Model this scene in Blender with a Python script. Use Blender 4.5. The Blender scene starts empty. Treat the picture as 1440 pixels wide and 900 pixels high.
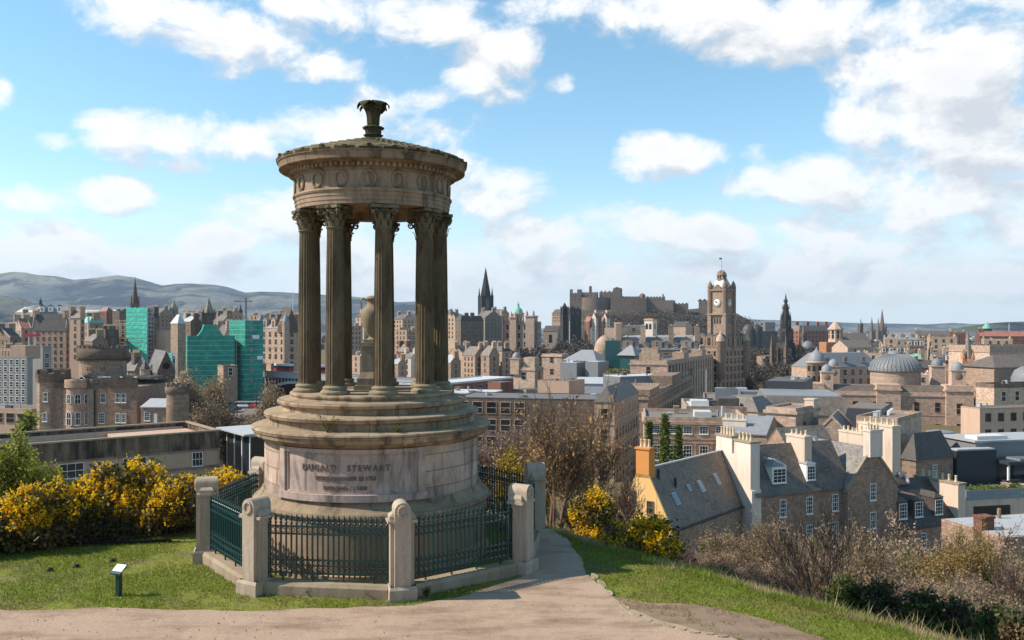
import bpy, math, random
import numpy as np
from mathutils import Vector, Matrix, noise as mnoise

C = bpy.context.scene
COL = C.collection
PI = math.pi
R = math.radians
F = 1220.0            # focal length in photo pixels (1440 wide)
EYE = 5.7             # eye height above the monument's ground
HZ = 458.0            # photo row of the horizon

# ------------------------------------------------------------------ camera
cam_d = bpy.data.cameras.new('camera')
cam = bpy.data.objects.new('camera', cam_d)
COL.objects.link(cam)
cam.location = (0, 0, EYE)
cam.rotation_euler = (R(90), 0, 0)
cam_d.sensor_width = 36
cam_d.lens = 36 * F / 1440
cam_d.shift_y = (HZ - 450) / 1440
cam_d.clip_start = 0.1
cam_d.clip_end = 60000
C.camera = cam

# ------------------------------------------------------------------ sun, sky, exposure
SUN_AZ, SUN_EL = R(-93), R(40)          # azimuth measured from +Y towards +X
sd = bpy.data.lights.new('sun', 'SUN')
sd.energy = 4.5
sd.angle = R(0.5)
sd.color = (1.0, 0.90, 0.77)
sun = bpy.data.objects.new('sun', sd)
COL.objects.link(sun)
to_sun = Vector((math.sin(SUN_AZ) * math.cos(SUN_EL), math.cos(SUN_AZ) * math.cos(SUN_EL), math.sin(SUN_EL)))
sun.rotation_euler = to_sun.to_track_quat('Z', 'Y').to_euler()
sun.location = (-40, 0, 60)

C.view_settings.view_transform = 'Standard'
C.view_settings.look = 'None'
C.view_settings.exposure = 0.55
C.view_settings.gamma = 1
C.view_settings.use_curve_mapping = False
C.render.engine = 'CYCLES'
C.cycles.use_denoising = True
try:
    C.cycles.denoiser = 'OPENIMAGEDENOISE'
    C.cycles.denoising_input_passes = 'RGB_ALBEDO_NORMAL'
    C.cycles.denoising_prefilter = 'ACCURATE'
except Exception:
    pass
C.cycles.max_bounces = 6
C.cycles.diffuse_bounces = 3
C.cycles.transparent_max_bounces = 8
C.cycles.volume_bounces = 0
C.cycles.use_adaptive_sampling = False
C.cycles.sample_clamp_indirect = 6

SKY_STRENGTH = 0.12
HAZE = 5.5e-5
CLOUDS = [  # cloud masses of that day: centre and half-size on the photo grid, weight
    (215, 22, 100, 42, 1.0), (320, 58, 130, 45, 1.0), (440, 92, 75, 24, .8), (300, 95, 60, 20, .6),
    (480, 12, 120, 34, .9), (610, 40, 130, 44, 1.0), (695, 78, 72, 58, 1.0), (760, 8, 140, 26, .8),
    (950, 18, 170, 44, .95), (1070, 62, 90, 40, .8), (1120, 20, 110, 40, .7),
    (1300, 20, 180, 50, .8), (1335, 110, 160, 95, 1.1), (1250, 180, 80, 60, .9), (1390, 200, 120, 90, 1.05),
    (955, 220, 84, 34, 1.0), (1040, 252, 52, 20, .8), (1230, 250, 180, 48, 1.05), (1330, 275, 150, 50, 1.05), (1140, 262, 90, 32, .9),
    (230, 200, 100, 34, 1.0), (330, 195, 90, 36, 1.0), (450, 190, 110, 42, 1.05), (240, 230, 60, 18, .7), (560, 140, 70, 24, .5), (610, 180, 60, 26, .5),
    (690, 272, 85, 38, 1.0), (640, 235, 60, 24, .7), (45, 272, 48, 24, .75), (145, 276, 78, 28, .95),
    (60, 345, 150, 34, .85), (310, 340, 60, 28, .85), (200, 375, 260, 34, .75), (400, 300, 130, 34, .45),
    (780, 335, 130, 40, .85), (880, 322, 90, 32, .95), (1000, 335, 100, 30, .9), (1110, 318, 90, 28, .8),
    (1300, 335, 240, 40, .95), (720, 385, 220, 46, .8), (1000, 385, 260, 36, .85), (1310, 395, 240, 36, .8),
    (500, 370, 200, 46, .6), (790, 118, 24, 16, .75), (0, 135, 22, 22, .9), (75, 200, 30, 13, .55), (1060, 215, 34, 16, .5),
    (-200, 120, 150, 60, .9), (-350, 300, 200, 60, .9), (1640, 180, 160, 110, 1.0), (300, -250, 240, 90, .9), (900, -320, 300, 90, .9), (1500, -200, 200, 100, .9),
]

world = bpy.data.worlds.new('World')
C.world = world
world.use_nodes = True
try:
    world.cycles.sampling_method = 'MANUAL'
    world.cycles.sample_map_resolution = 512
except Exception:
    pass


class NT:
    """small helper for wiring shader nodes"""
    def __init__(self, tree):
        self.t = tree

    def n(self, typ, **kw):
        nd = self.t.nodes.new(typ)
        for k, v in kw.items():
            setattr(nd, k, v)
        return nd

    def put(self, sock, v):
        if hasattr(v, 'is_linked') or isinstance(v, bpy.types.NodeSocket):
            self.t.links.new(v, sock)
        elif v is not None:
            try:
                sock.default_value = v
            except Exception:
                if isinstance(v, (tuple, list)) and len(v) == 3:
                    sock.default_value = (*v, 1)
                else:
                    raise

    def m(self, op, a, b=None, c=None, clamp=False):
        nd = self.n('ShaderNodeMath', operation=op, use_clamp=clamp)
        for i, v in enumerate((a, b, c)):
            if v is not None:
                self.put(nd.inputs[i], v)
        return nd.outputs[0]

    def v(self, op, a, b=None, scale=None):
        nd = self.n('ShaderNodeVectorMath', operation=op)
        self.put(nd.inputs[0], a)
        if b is not None:
            self.put(nd.inputs[1], b)
        if scale is not None:
            self.put(nd.inputs['Scale'], scale)
        return nd.outputs[0]

    def xyz(self, v):
        nd = self.n('ShaderNodeSeparateXYZ')
        self.put(nd.inputs[0], v)
        return nd.outputs

    def comb(self, x, y, z):
        nd = self.n('ShaderNodeCombineXYZ')
        for i, q in enumerate((x, y, z)):
            self.put(nd.inputs[i], q)
        return nd.outputs[0]

    def noise(self, vec, scale, detail=4, rough=.5, dist=0, out=0):
        nd = self.n('ShaderNodeTexNoise')
        if vec is not None:
            self.put(nd.inputs['Vector'], vec)
        nd.inputs['Scale'].default_value = scale
        nd.inputs['Detail'].default_value = detail
        nd.inputs['Roughness'].default_value = rough
        nd.inputs['Distortion'].default_value = dist
        return nd.outputs[out]

    def rng(self, val, a, b, c=0, d=1, smooth=False):
        nd = self.n('ShaderNodeMapRange')
        if smooth:
            nd.interpolation_type = 'SMOOTHSTEP'
        self.put(nd.inputs[0], val)
        for i, q in enumerate((a, b, c, d)):
            self.put(nd.inputs[i + 1], q)
        return nd.outputs[0]

    def mix(self, fac, a, b, blend='MIX'):
        nd = self.n('ShaderNodeMix', data_type='RGBA', blend_type=blend)
        self.put(nd.inputs[0], fac)
        self.put(nd.inputs[6], a if not (isinstance(a, tuple) and len(a) == 3) else (*a, 1))
        self.put(nd.inputs[7], b if not (isinstance(b, tuple) and len(b) == 3) else (*b, 1))
        return nd.outputs[2]


def build_sky():
    g = bpy.data.node_groups.new('cloud_field', 'ShaderNodeTree')
    g.interface.new_socket('Dir', in_out='INPUT', socket_type='NodeSocketVector')
    g.interface.new_socket('Density', in_out='OUTPUT', socket_type='NodeSocketFloat')
    q = NT(g)
    gi, go = q.n('NodeGroupInput'), q.n('NodeGroupOutput')
    x, y, z = q.xyz(gi.outputs[0])
    az = q.m('ARCTAN2', x, y)
    el = q.m('ARCSINE', z)
    # billow the sky with noise before testing the masses
    cv = q.comb(q.m('MULTIPLY', az, 1.0), q.m('MULTIPLY', el, 1.5), 0.0)
    n1 = q.noise(cv, 4.5, 3, .5)
    n2 = q.noise(cv, 10, 9, .62, .25)
    fld = None
    for (px, py, rx, ry, w) in CLOUDS:
        a0 = math.atan((px - 720) / F)
        ca = math.cos(a0)
        e0 = math.atan((HZ - py) / F * ca)
        sa = rx / F * ca * ca
        se = ry / F * ca * math.cos(e0) ** 2
        dx = q.m('MULTIPLY_ADD', az, 1 / sa, -a0 / sa)
        dy = q.m('MULTIPLY_ADD', el, 1 / se, -e0 / se)
        d2 = q.m('MULTIPLY_ADD', dx, dx, q.m('MULTIPLY', dy, dy))
        b = q.m('MULTIPLY_ADD', d2, -w * .75, w)
        fld = b if fld is None else q.m('SMOOTH_MAX', fld, b, .35)
    fld = q.m('MAXIMUM', fld, -1.6)
    d = q.m('ADD', q.m('MULTIPLY', fld, .50), q.m('MULTIPLY_ADD', n2, 2.1, -1.17))
    d = q.m('ADD', d, q.m('MULTIPLY_ADD', n1, .7, -.35))
    q.put(go.inputs[0], d)

    t = NT(world.node_tree)
    world.node_tree.nodes.clear()
    out = t.n('ShaderNodeOutputWorld')
    bg = t.n('ShaderNodeBackground')
    t.put(out.inputs[0], bg.outputs[0])
    sky = t.n('ShaderNodeTexSky', sky_type='NISHITA')
    sky.sun_disc = False
    sky.sun_elevation = SUN_EL
    sky.sun_rotation = SUN_AZ
    sky.altitude = 100
    sky.air_density = 1.0
    sky.dust_density = 0.0
    sky.ozone_density = 1.6
    tc = t.n('ShaderNodeTexCoord')
    dirv = t.v('NORMALIZE', tc.outputs['Generated'])

    def field(vec):
        nd = t.n('ShaderNodeGroup')
        nd.node_tree = g
        t.put(nd.inputs[0], vec)
        return nd.outputs[0]
    d0 = field(dirv)
    d1 = field(t.v('NORMALIZE', t.v('ADD', dirv, (-.018, 0, .030))))
    cov = t.rng(d0, -.15, .32, 0, 1, True)
    lit = t.m('SUBTRACT', d0, d1)                       # edge facing the sun is thinner that way
    br = t.rng(lit, -.26, .16, 0.0, 1.15)
    thick = t.rng(d0, .15, .75, 0, 1, True)
    br = t.m('SUBTRACT', br, t.m('MULTIPLY', thick, .42), None, True)
    ccol = t.mix(br, (4.2, 4.35, 4.6), (6.45, 6.4, 6.3))
    skyc = t.n('ShaderNodeHueSaturation')
    skyc.inputs['Hue'].default_value = .482
    skyc.inputs['Saturation'].default_value = 1.1
    skyc.inputs['Value'].default_value = 1.12
    t.put(skyc.inputs['Color'], sky.outputs[0])
    ez = t.xyz(dirv)[2]
    skyc = t.mix(t.rng(ez, .0, .17, .92, 0, True), skyc.outputs[0], (5.1, 5.75, 6.15))   # pale air low down
    fade = t.rng(ez, -.02, .12, .55, 1.0, True)
    t.put(bg.inputs[0], t.mix(t.m('MULTIPLY', cov, t.m('MULTIPLY', fade, .97)), skyc, ccol))
    bg.inputs[1].default_value = SKY_STRENGTH


build_sky()

# ------------------------------------------------------------------ materials
MATS = {}


def mat(name, build=None, rough=.85, spec=.3):
    m = bpy.data.materials.new(name)
    m.use_nodes = True
    t = NT(m.node_tree)
    bsdf = m.node_tree.nodes['Principled BSDF']
    bsdf.inputs['Roughness'].default_value = rough
    bsdf.inputs['Specular IOR Level'].default_value = spec
    if build:
        build(t, bsdf)
    MATS[name] = m
    return m


def bump(t, bsdf, h, strength=.4, dist=.05):
    b = t.n('ShaderNodeBump')
    b.inputs['Strength'].default_value = strength
    b.inputs['Distance'].default_value = dist
    t.put(b.inputs['Height'], h)
    t.put(bsdf.inputs['Normal'], b.outputs[0])


def objco(t):
    return t.n('ShaderNodeTexCoord').outputs['Object']


def stone(name, c1, c2, stain=None, course=.45, mortar=.12, streak=.5, vary=.25, nscale=.35, rough=.9, blk=2.2):
    """coursed masonry: block to block colour change, joints, soot streaks"""
    def b(t, bsdf):
        co = objco(t)
        x, y, z = t.xyz(co)
        uv = t.comb(t.m('ADD', x, y), z, 0.0)
        rnd = t.n('ShaderNodeObjectInfo').outputs['Random']
        base = t.mix(t.noise(co, nscale, 6, .6), c1, c2)
        h = None
        if course:
            br = t.n('ShaderNodeTexBrick')
            br.offset = .5
            t.put(br.inputs['Vector'], uv)
            br.inputs['Color1'].default_value = (.72, .72, .72, 1)
            br.inputs['Color2'].default_value = (1.16, 1.13, 1.1, 1)
            br.inputs['Mortar'].default_value = (.55, .52, .5, 1)
            br.inputs['Scale'].default_value = 1
            br.inputs['Mortar Size'].default_value = .018
            br.inputs['Brick Width'].default_value = course * blk
            br.inputs['Row Height'].default_value = course
            base = t.mix(1.0, base, br.outputs['Color'], 'MULTIPLY')
            h = br.outputs['Fac']
        sv = t.comb(t.m('MULTIPLY', t.m('ADD', x, y), 1.1), t.m('MULTIPLY', z, .14), x)
        st = t.rng(t.noise(sv, .9, 5, .65), .5 - .1 * (streak > .9), .75 - .15 * (streak > .9), 0, streak)
        base = t.mix(st, base, stain or tuple(c * .35 for c in c1))
        base = t.mix(t.rng(t.noise(co, 7, 4, .7), .35, .75, 0, .35), base, tuple(c * .6 for c in c1))
        v = t.rng(rnd, 0, 1, 1 - vary, 1 + vary * .6)
        base = t.mix(1.0, base, t.comb(v, v, v), 'MULTIPLY')
        t.put(bsdf.inputs['Base Color'], base)
        hh = t.noise(co, 9, 4, .6)
        if h is not None:
            hh = t.m('SUBTRACT', t.m('MULTIPLY', hh, .6), t.m('MULTIPLY', h, .5))
        bump(t, bsdf, hh, .5, .03)
    return mat(name, b, rough, .2)


def plain(name, c, rough=.6, vary=.1, spec=.3, metal=0.0, nscale=1.2, dirt=.35, bumpy=.15):
    def b(t, bsdf):
        co = objco(t)
        rnd = t.n('ShaderNodeObjectInfo').outputs['Random']
        col = t.mix(t.rng(t.noise(co, nscale, 6, .65), .35, .8, 0, dirt), c, tuple(q * .5 for q in c))
        v = t.rng(rnd, 0, 1, 1 - vary, 1 + vary)
        col = t.mix(1.0, col, t.comb(v, v, v), 'MULTIPLY')
        t.put(bsdf.inputs['Base Color'], col)
        bsdf.inputs['Metallic'].default_value = metal
        if bumpy:
            bump(t, bsdf, t.noise(co, 14, 3, .6), bumpy, .02)
    return mat(name, b, rough, spec)


def slate(name, c, row=.3, w=.35, vary=.3, moss=None, rough=.55):
    def b(t, bsdf):
        co = objco(t)
        x, y, z = t.xyz(co)
        uv = t.comb(t.m('ADD', x, y), t.m('MULTIPLY', z, 1.3), 0.0)
        br = t.n('ShaderNodeTexBrick')
        t.put(br.inputs['Vector'], uv)
        br.inputs['Color1'].default_value = (*[q * .7 for q in c], 1)
        br.inputs['Color2'].default_value = (*[q * 1.35 for q in c], 1)
        br.inputs['Mortar'].default_value = (*[q * .4 for q in c], 1)
        br.inputs['Scale'].default_value = 1
        br.inputs['Mortar Size'].default_value = .02
        br.inputs['Brick Width'].default_value = w
        br.inputs['Row Height'].default_value = row
        col = t.mix(t.rng(t.noise(co, .5, 5, .6), .4, .7, 0, .55), br.outputs['Color'], moss or tuple(q * 1.7 for q in c))
        v = t.rng(t.n('ShaderNodeObjectInfo').outputs['Random'], 0, 1, 1 - vary, 1 + vary)
        col = t.mix(1.0, col, t.comb(v, v, v), 'MULTIPLY')
        t.put(bsdf.inputs['Base Color'], col)
        bump(t, bsdf, t.m('ADD', br.outputs['Fac'], t.m('MULTIPLY', t.noise(co, 6, 3), .5)), .4, .03)
    return mat(name, b, rough, .4)


stone('stone_tan', (.50, .35, .255), (.61, .45, .335))
stone('stone_buff', (.53, .37, .275), (.63, .465, .36), streak=.35)
stone('stone_pink', (.43, .295, .215), (.54, .39, .29))
stone('stone_grey', (.32, .26, .205), (.40, .335, .27))
stone('stone_brown', (.31, .21, .15), (.41, .295, .215))
stone('stone_rubble', (.35, .222, .165), (.52, .365, .265), course=.34, nscale=1.4, streak=.25, blk=1.5)
stone('stone_sooty', (.16, .115, .085), (.26, .19, .142), streak=.6)
stone('stone_black', (.045, .04, .036), (.08, .068, .06), course=0)
stone('stone_castle', (.155, .117, .09), (.26, .195, .15), course=0, nscale=.06)
stone('stone_red', (.28, .115, .075), (.34, .15, .10))
stone('stone_orange', (.56, .25, .12), (.62, .32, .17))
stone('brick_red', (.25, .11, .08), (.30, .15, .11), course=.12)
stone('concrete_grey', (.29, .27, .25), (.36, .335, .31), course=0, streak=.4)
stone('concrete_stained', (.27, .185, .125), (.36, .26, .175), stain=(.03, .024, .02), course=1.6, streak=.95, blk=1.0, nscale=.5)
stone('concrete_pink', (.52, .34, .24), (.58, .41, .30), course=0, streak=.3)
stone('render_white', (.70, .565, .465), (.80, .68, .575), stain=(.36, .29, .22), course=0, streak=.5, vary=.06)
stone('render_cream', (.61, .465, .355), (.71, .57, .45), stain=(.25, .19, .13), course=0, streak=.55, vary=.1)
plain('render_yellow', (.76, .46, .18), .9, .03, dirt=.25, nscale=.7)
plain('render_orange', (.66, .27, .075), .9, .03, dirt=.2)
plain('paint_white', (.80, .78, .74), .5, .05, dirt=.2, bumpy=0)
plain('lead_roof', (.25, .25, .255), .55, .2, dirt=.5)
plain('lead_pale', (.44, .44, .44), .5, .1, dirt=.4)
plain('roof_white', (.60, .585, .56), .6, .08, dirt=.35)
plain('roof_grey', (.20, .175, .15), .9, .2, dirt=.6)
plain('roof_felt', (.13, .125, .125), .9, .3, dirt=.5)
plain('roof_brown', (.20, .165, .135), .9, .15, dirt=.5)
plain('metal_grey', (.20, .20, .205), .5, .12, dirt=.2)
plain('metal_dark', (.045, .046, .054), .45, .1, dirt=.2)
plain('metal_light', (.5, .52, .55), .4, .1, dirt=.3)
plain('cladding_black', (.035, .036, .042), .5, .05, dirt=.3, nscale=3)
plain('copper_green', (.22, .44, .345), .7, .1)
plain('terracotta', (.62, .36, .21), .85, .15, dirt=.3, nscale=5)
plain('pot_cream', (.70, .545, .36), .85, .12, dirt=.35, nscale=5)
plain('iron_green', (.006, .042, .043), .38, .05, spec=.5, dirt=.3, nscale=6)
plain('iron_black', (.012, .012, .012), .5, .05)
plain('glass_dark', (.018, .022, .026), .12, .3, spec=.6, dirt=0, bumpy=0)
plain('glass_green', (.02, .085, .085), .15, .2, spec=.6, dirt=.1, bumpy=0)
plain('glass_pale', (.22, .26, .28), .12, .2, spec=.6, dirt=.2, bumpy=0)
plain('void_dark', (.012, .011, .011), .9, .1, bumpy=0)
plain('clock_white', (.82, .80, .74), .5, 0, dirt=.05, bumpy=0)
plain('red_paint', (.55, .02, .02), .35, .05, spec=.5, dirt=.1, bumpy=0)
plain('sign_white', (.82, .82, .80), .5, .02, dirt=.1, bumpy=0)
plain('sign_red', (.62, .05, .08), .5, .02, dirt=.1, bumpy=0)
plain('bridge_grey', (.33, .34, .35), .6, .05)
plain('bridge_red', (.18, .025, .035), .6, .05)
plain('sedum', (.13, .17, .03), .9, .1, nscale=1.5, dirt=.8)
slate('slate_dark', (.075, .06, .05))
slate('slate_mid', (.135, .11, .09))
slate('slate_pale', (.19, .17, .15))
slate('slate_brown', (.15, .112, .085), moss=(.21, .17, .125))
slate('tile_red', (.25, .10, .065))


def net_mat(name, c, c2):
    def b(t, bsdf):
        co = objco(t)
        x, y, z = t.xyz(co)
        lift = t.m('FRACT', t.m('MULTIPLY', z, .5))
        band = t.m('MULTIPLY', t.rng(lift, .84, .9, 0, .9), t.rng(t.noise(co, .6, 4, .7), .3, .6))
        col = t.mix(t.rng(t.noise(co, .35, 5, .7), .35, .7), c, c2)
        col = t.mix(band, col, tuple(min(1, q * 1.6 + .05) for q in c))
        pole = t.m('FRACT', t.m('MULTIPLY', t.m('ADD', x, y), .42))
        col = t.mix(t.rng(pole, .95, .97, 0, .22), col, (.10, .11, .09))
        t.put(bsdf.inputs['Base Color'], col)
        bump(t, bsdf, t.noise(co, .8, 4, .6), 1.0, .6)
        tr = t.n('ShaderNodeBsdfTransparent')
        mx = t.n('ShaderNodeMixShader')
        t.put(mx.inputs[0], t.rng(t.noise(t.v('MULTIPLY', co, (1.0, 1.0, 2.2)), .12, 4, .6), .35, .65, .05, .3))
        t.put(mx.inputs[1], bsdf.outputs[0])
        t.put(mx.inputs[2], tr.outputs[0])
        t.put([n for n in t.t.nodes if n.type == 'OUTPUT_MATERIAL'][0].inputs[0], mx.outputs[0])
    return mat(name, b, .8, .1)


net_mat('net_turquoise', (.09, .58, .45), (.18, .72, .56))
net_mat('net_green', (.03, .25, .185), (.09, .43, .33))


def monument_mat(name, pale, mid, dark, moss, soot, mossy, blocks=None):
    """weathered sandstone: pale faces, soot, moss; blocks = (radius, course height, block length)"""
    def b(t, bsdf):
        co = objco(t)
        x, y, z = t.xyz(co)
        base = t.mix(t.rng(t.noise(co, 1.3, 8, .68, .4), .32, .68), pale, mid)
        if blocks:
            rad, ch, bl = blocks
            ang = t.m('MULTIPLY', t.m('ARCTAN2', x, t.m('MULTIPLY', y, -1)), rad)
            br = t.n('ShaderNodeTexBrick')
            t.put(br.inputs['Vector'], t.comb(t.m('ADD', ang, .35), t.m('SUBTRACT', z, .44), 0.0))
            br.inputs['Color1'].default_value = (.58, .55, .54, 1)
            br.inputs['Color2'].default_value = (1.15, 1.08, 1.02, 1)
            br.inputs['Mortar'].default_value = (.4, .33, .28, 1)
            br.inputs['Scale'].default_value = 1
            br.inputs['Mortar Size'].default_value = .012
            br.inputs['Bias'].default_value = .1
            br.inputs['Brick Width'].default_value = bl
            br.inputs['Row Height'].default_value = ch
            base = t.mix(.85, base, br.outputs['Color'], 'MULTIPLY')
        else:
            br = None
        s = t.noise(t.comb(t.m('MULTIPLY', x, 2.0), t.m('MULTIPLY', y, 2.0), t.m('MULTIPLY', z, .5)), 1.5, 7, .7, .5)
        base = t.mix(t.rng(s, .47, .66, 0, soot), base, dark)
        base = t.mix(t.rng(t.noise(co, 2.2, 6, .7), .48, .7, 0, mossy), base, moss)
        nz = t.xyz(t.n('ShaderNodeNewGeometry').outputs['Normal'])[2]
        lich = t.m('MULTIPLY', t.rng(nz, .4, .9), t.rng(t.noise(co, 3.5, 6, .7), .35, .7, .2, .85))
        base = t.mix(lich, base, tuple(.55 * a + .45 * b_ for a, b_ in zip(moss, pale)))
        base = t.mix(t.rng(t.noise(co, 30, 5, .7), .35, .7, 0, .4), base, tuple(q * .55 for q in mid))
        t.put(bsdf.inputs['Base Color'], base)
        hh = t.m('ADD', t.m('MULTIPLY', t.noise(co, 22, 6, .65), .7), t.noise(co, 4, 4, .6))
        if br:
            hh = t.m('SUBTRACT', hh, t.m('MULTIPLY', br.outputs['Fac'], 1.2))
        bump(t, bsdf, hh, .5, .02)
    return mat(name, b, .92, .15)


monument_mat('mon_drum', (.68, .53, .445), (.48, .35, .285), (.10, .078, .065), (.33, .27, .13), .85, .12, (2.7, .38, 1.25))
monument_mat('mon_panel', (.62, .475, .41), (.42, .31, .26), (.10, .085, .08), (.30, .24, .16), .8, .04)
monument_mat('mon_step', (.49, .375, .265), (.33, .24, .165), (.065, .05, .036), (.27, .205, .105), 1.0, .2, (2.6, .345, 1.35))
monument_mat('mon_plinth', (.52, .395, .285), (.42, .31, .22), (.16, .12, .09), (.32, .25, .13), .5, .2, (2.93, .62, 1.5))
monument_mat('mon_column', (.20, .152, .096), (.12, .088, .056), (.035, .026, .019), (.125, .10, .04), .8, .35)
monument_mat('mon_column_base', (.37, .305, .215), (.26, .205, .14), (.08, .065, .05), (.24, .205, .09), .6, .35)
monument_mat('mon_entab', (.44, .32, .235), (.30, .21, .15), (.06, .045, .035), (.22, .18, .08), .85, .2)
monument_mat('mon_cornice', (.36, .255, .18), (.24, .165, .115), (.045, .034, .027), (.20, .17, .07), .95, .25)
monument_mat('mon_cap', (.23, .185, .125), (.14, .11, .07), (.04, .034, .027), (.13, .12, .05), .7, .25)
monument_mat('mon_roof', (.26, .195, .12), (.17, .125, .075), (.05, .042, .03), (.17, .16, .05), .6, .6)
monument_mat('mon_finial', (.10, .085, .05), (.06, .05, .03), (.025, .022, .016), (.08, .085, .025), .6, .5)
monument_mat('post_stone', (.52, .43, .34), (.43, .34, .265), (.20, .165, .13), (.36, .31, .17), .5, .2)
monument_mat('kerb_stone', (.42, .33, .245), (.33, .25, .18), (.16, .125, .095), (.27, .24, .10), .5, .4)

# ------------------------------------------------------------------ mesh building


class MB:
    """collects faces, then links ONE mesh object"""
    def __init__(self):
        self.v, self.f, self.mi, self.sm = [], [], [], []

    def add(self, vs, fs, mi=0, sm=False):
        o = len(self.v)
        self.v.extend(vs)
        for q in fs:
            self.f.append([i + o for i in q])
            self.mi.append(mi)
            self.sm.append(sm)
        return self

    def box(self, x0, x1, y0, y1, z0, z1, mi=0):
        return self.add([(x0, y0, z0), (x1, y0, z0), (x1, y1, z0), (x0, y1, z0), (x0, y0, z1), (x1, y0, z1), (x1, y1, z1), (x0, y1, z1)],
                        [(0, 3, 2, 1), (4, 5, 6, 7), (0, 1, 5, 4), (1, 2, 6, 5), (2, 3, 7, 6), (3, 0, 4, 7)], mi)

    def prism(self, poly, z0, z1, mi=0):
        n = len(poly)
        vs = [(x, y, z0) for x, y in poly] + [(x, y, z1) for x, y in poly]
        fs = [tuple(reversed(range(n))), tuple(range(n, 2 * n))] + [(i, (i + 1) % n, n + (i + 1) % n, n + i) for i in range(n)]
        return self.add(vs, fs, mi)

    def extr_y(self, poly, y0, y1, mi=0):
        """poly in (x,z), extruded along y; poly counter-clockwise seen from -y"""
        n = len(poly)
        vs = [(x, y0, z) for x, z in poly] + [(x, y1, z) for x, z in poly]
        fs = [tuple(range(n)), tuple(reversed(range(n, 2 * n)))] + [((i + 1) % n, i, n + i, n + (i + 1) % n) for i in range(n)]
        return self.add(vs, fs, mi)

    def extr_x(self, poly, x0, x1, mi=0):
        """poly in (y,z), extruded along x; counter-clockwise seen from +x"""
        n = len(poly)
        vs = [(x1, y, z) for y, z in poly] + [(x0, y, z) for y, z in poly]
        fs = [tuple(range(n)), tuple(reversed(range(n, 2 * n)))] + [((i + 1) % n, i, n + i, n + (i + 1) % n) for i in range(n)]
        return self.add(vs, fs, mi)

    def lathe(self, prof, seg=32, cx=0, cy=0, a0=0, a1=2 * PI, mi=0, sm=True):
        """prof: (r,z) from top to bottom"""
        full = abs(a1 - a0 - 2 * PI) < 1e-6
        n = seg if full else seg + 1
        vs, fs = [], []
        for r, z in prof:
            for i in range(n):
                a = a0 + (a1 - a0) * i / seg
                vs.append((cx + r * math.sin(a), cy - r * math.cos(a), z))
        for k in range(len(prof) - 1):
            for i in range(seg):
                j = (i + 1) % n
                fs.append((k * n + i, (k + 1) * n + i, (k + 1) * n + j, k * n + j))
        return self.add(vs, fs, mi, sm)

    def tube(self, pts, rad, sides=6, mi=0, sm=True, cap=False):
        pts = [Vector(p) for p in pts]
        if not hasattr(rad, '__len__'):
            rad = [rad] * len(pts)
        vs, fs = [], []
        for i, p in enumerate(pts):
            d = (pts[min(i + 1, len(pts) - 1)] - pts[max(i - 1, 0)])
            if d.length < 1e-9:
                d = Vector((0, 0, 1))
            d.normalize()
            u = d.cross(Vector((0, 0, 1)) if abs(d.z) < .9 else Vector((1, 0, 0))).normalized()
            w = d.cross(u)
            for k in range(sides):
                a = 2 * PI * k / sides
                vs.append(tuple(p + (u * math.cos(a) + w * math.sin(a)) * rad[i]))
        for i in range(len(pts) - 1):
            for k in range(sides):
                l = (k + 1) % sides
                fs.append((i * sides + k, i * sides + l, (i + 1) * sides + l, (i + 1) * sides + k))
        if cap:
            fs.append(tuple(reversed(range(sides))))
            fs.append(tuple(range((len(pts) - 1) * sides, len(pts) * sides)))
        return self.add(vs, fs, mi, sm)

    def cone(self, cx, cy, r0, r1, z0, z1, seg=8, mi=0, sm=False, rot=0):
        vs = [(cx + r0 * math.cos(rot + 2 * PI * i / seg), cy + r0 * math.sin(rot + 2 * PI * i / seg), z0) for i in range(seg)]
        fs = [tuple(reversed(range(seg)))]
        if r1 < 1e-6:
            vs.append((cx, cy, z1))
            fs += [(i, (i + 1) % seg, seg) for i in range(seg)]
        else:
            vs += [(cx + r1 * math.cos(rot + 2 * PI * i / seg), cy + r1 * math.sin(rot + 2 * PI * i / seg), z1) for i in range(seg)]
            fs += [(i, (i + 1) % seg, seg + (i + 1) % seg, seg + i) for i in range(seg)]
            fs.append(tuple(range(seg, 2 * seg)))
        return self.add(vs, fs, mi, sm)

    def mesh(self, name, mats):
        me = bpy.data.meshes.new(name)
        me.from_pydata(self.v, [], self.f)
        for q in (mats if isinstance(mats, (list, tuple)) else [mats]):
            me.materials.append(MATS[q])
        me.polygons.foreach_set('material_index', self.mi)
        me.polygons.foreach_set('use_smooth', self.sm)
        me.update()
        return me

    def build(self, name, mats, parent=None, loc=None, rotz=0):
        o = bpy.data.objects.new(name, self.mesh(name, mats))
        COL.objects.link(o)
        if parent is not None:
            o.parent = parent
        if loc is not None:
            o.location = loc
        if rotz:
            o.rotation_euler = (0, 0, rotz)
        return o


def place(name, me, parent, loc, rotz=0):
    o = bpy.data.objects.new(name, me)
    COL.objects.link(o)
    o.parent = parent
    o.location = loc
    if rotz:
        o.rotation_euler = (0, 0, rotz)
    return o


def tag(o, label, cat, group=None):
    o['label'] = label
    o['category'] = cat
    if group:
        o['group'] = group
    return o


def thing(name, label, cat, loc=(0, 0, 0), rotz=0, group=None):
    o = bpy.data.objects.new(name, None)
    COL.objects.link(o)
    o.location = loc
    o.rotation_euler = (0, 0, rotz)
    o.empty_display_size = .5
    return tag(o, label, cat, group)


def struct(o):
    o['kind'] = 'structure'
    return o


def stuff(o):
    o['kind'] = 'stuff'
    return o


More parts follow.
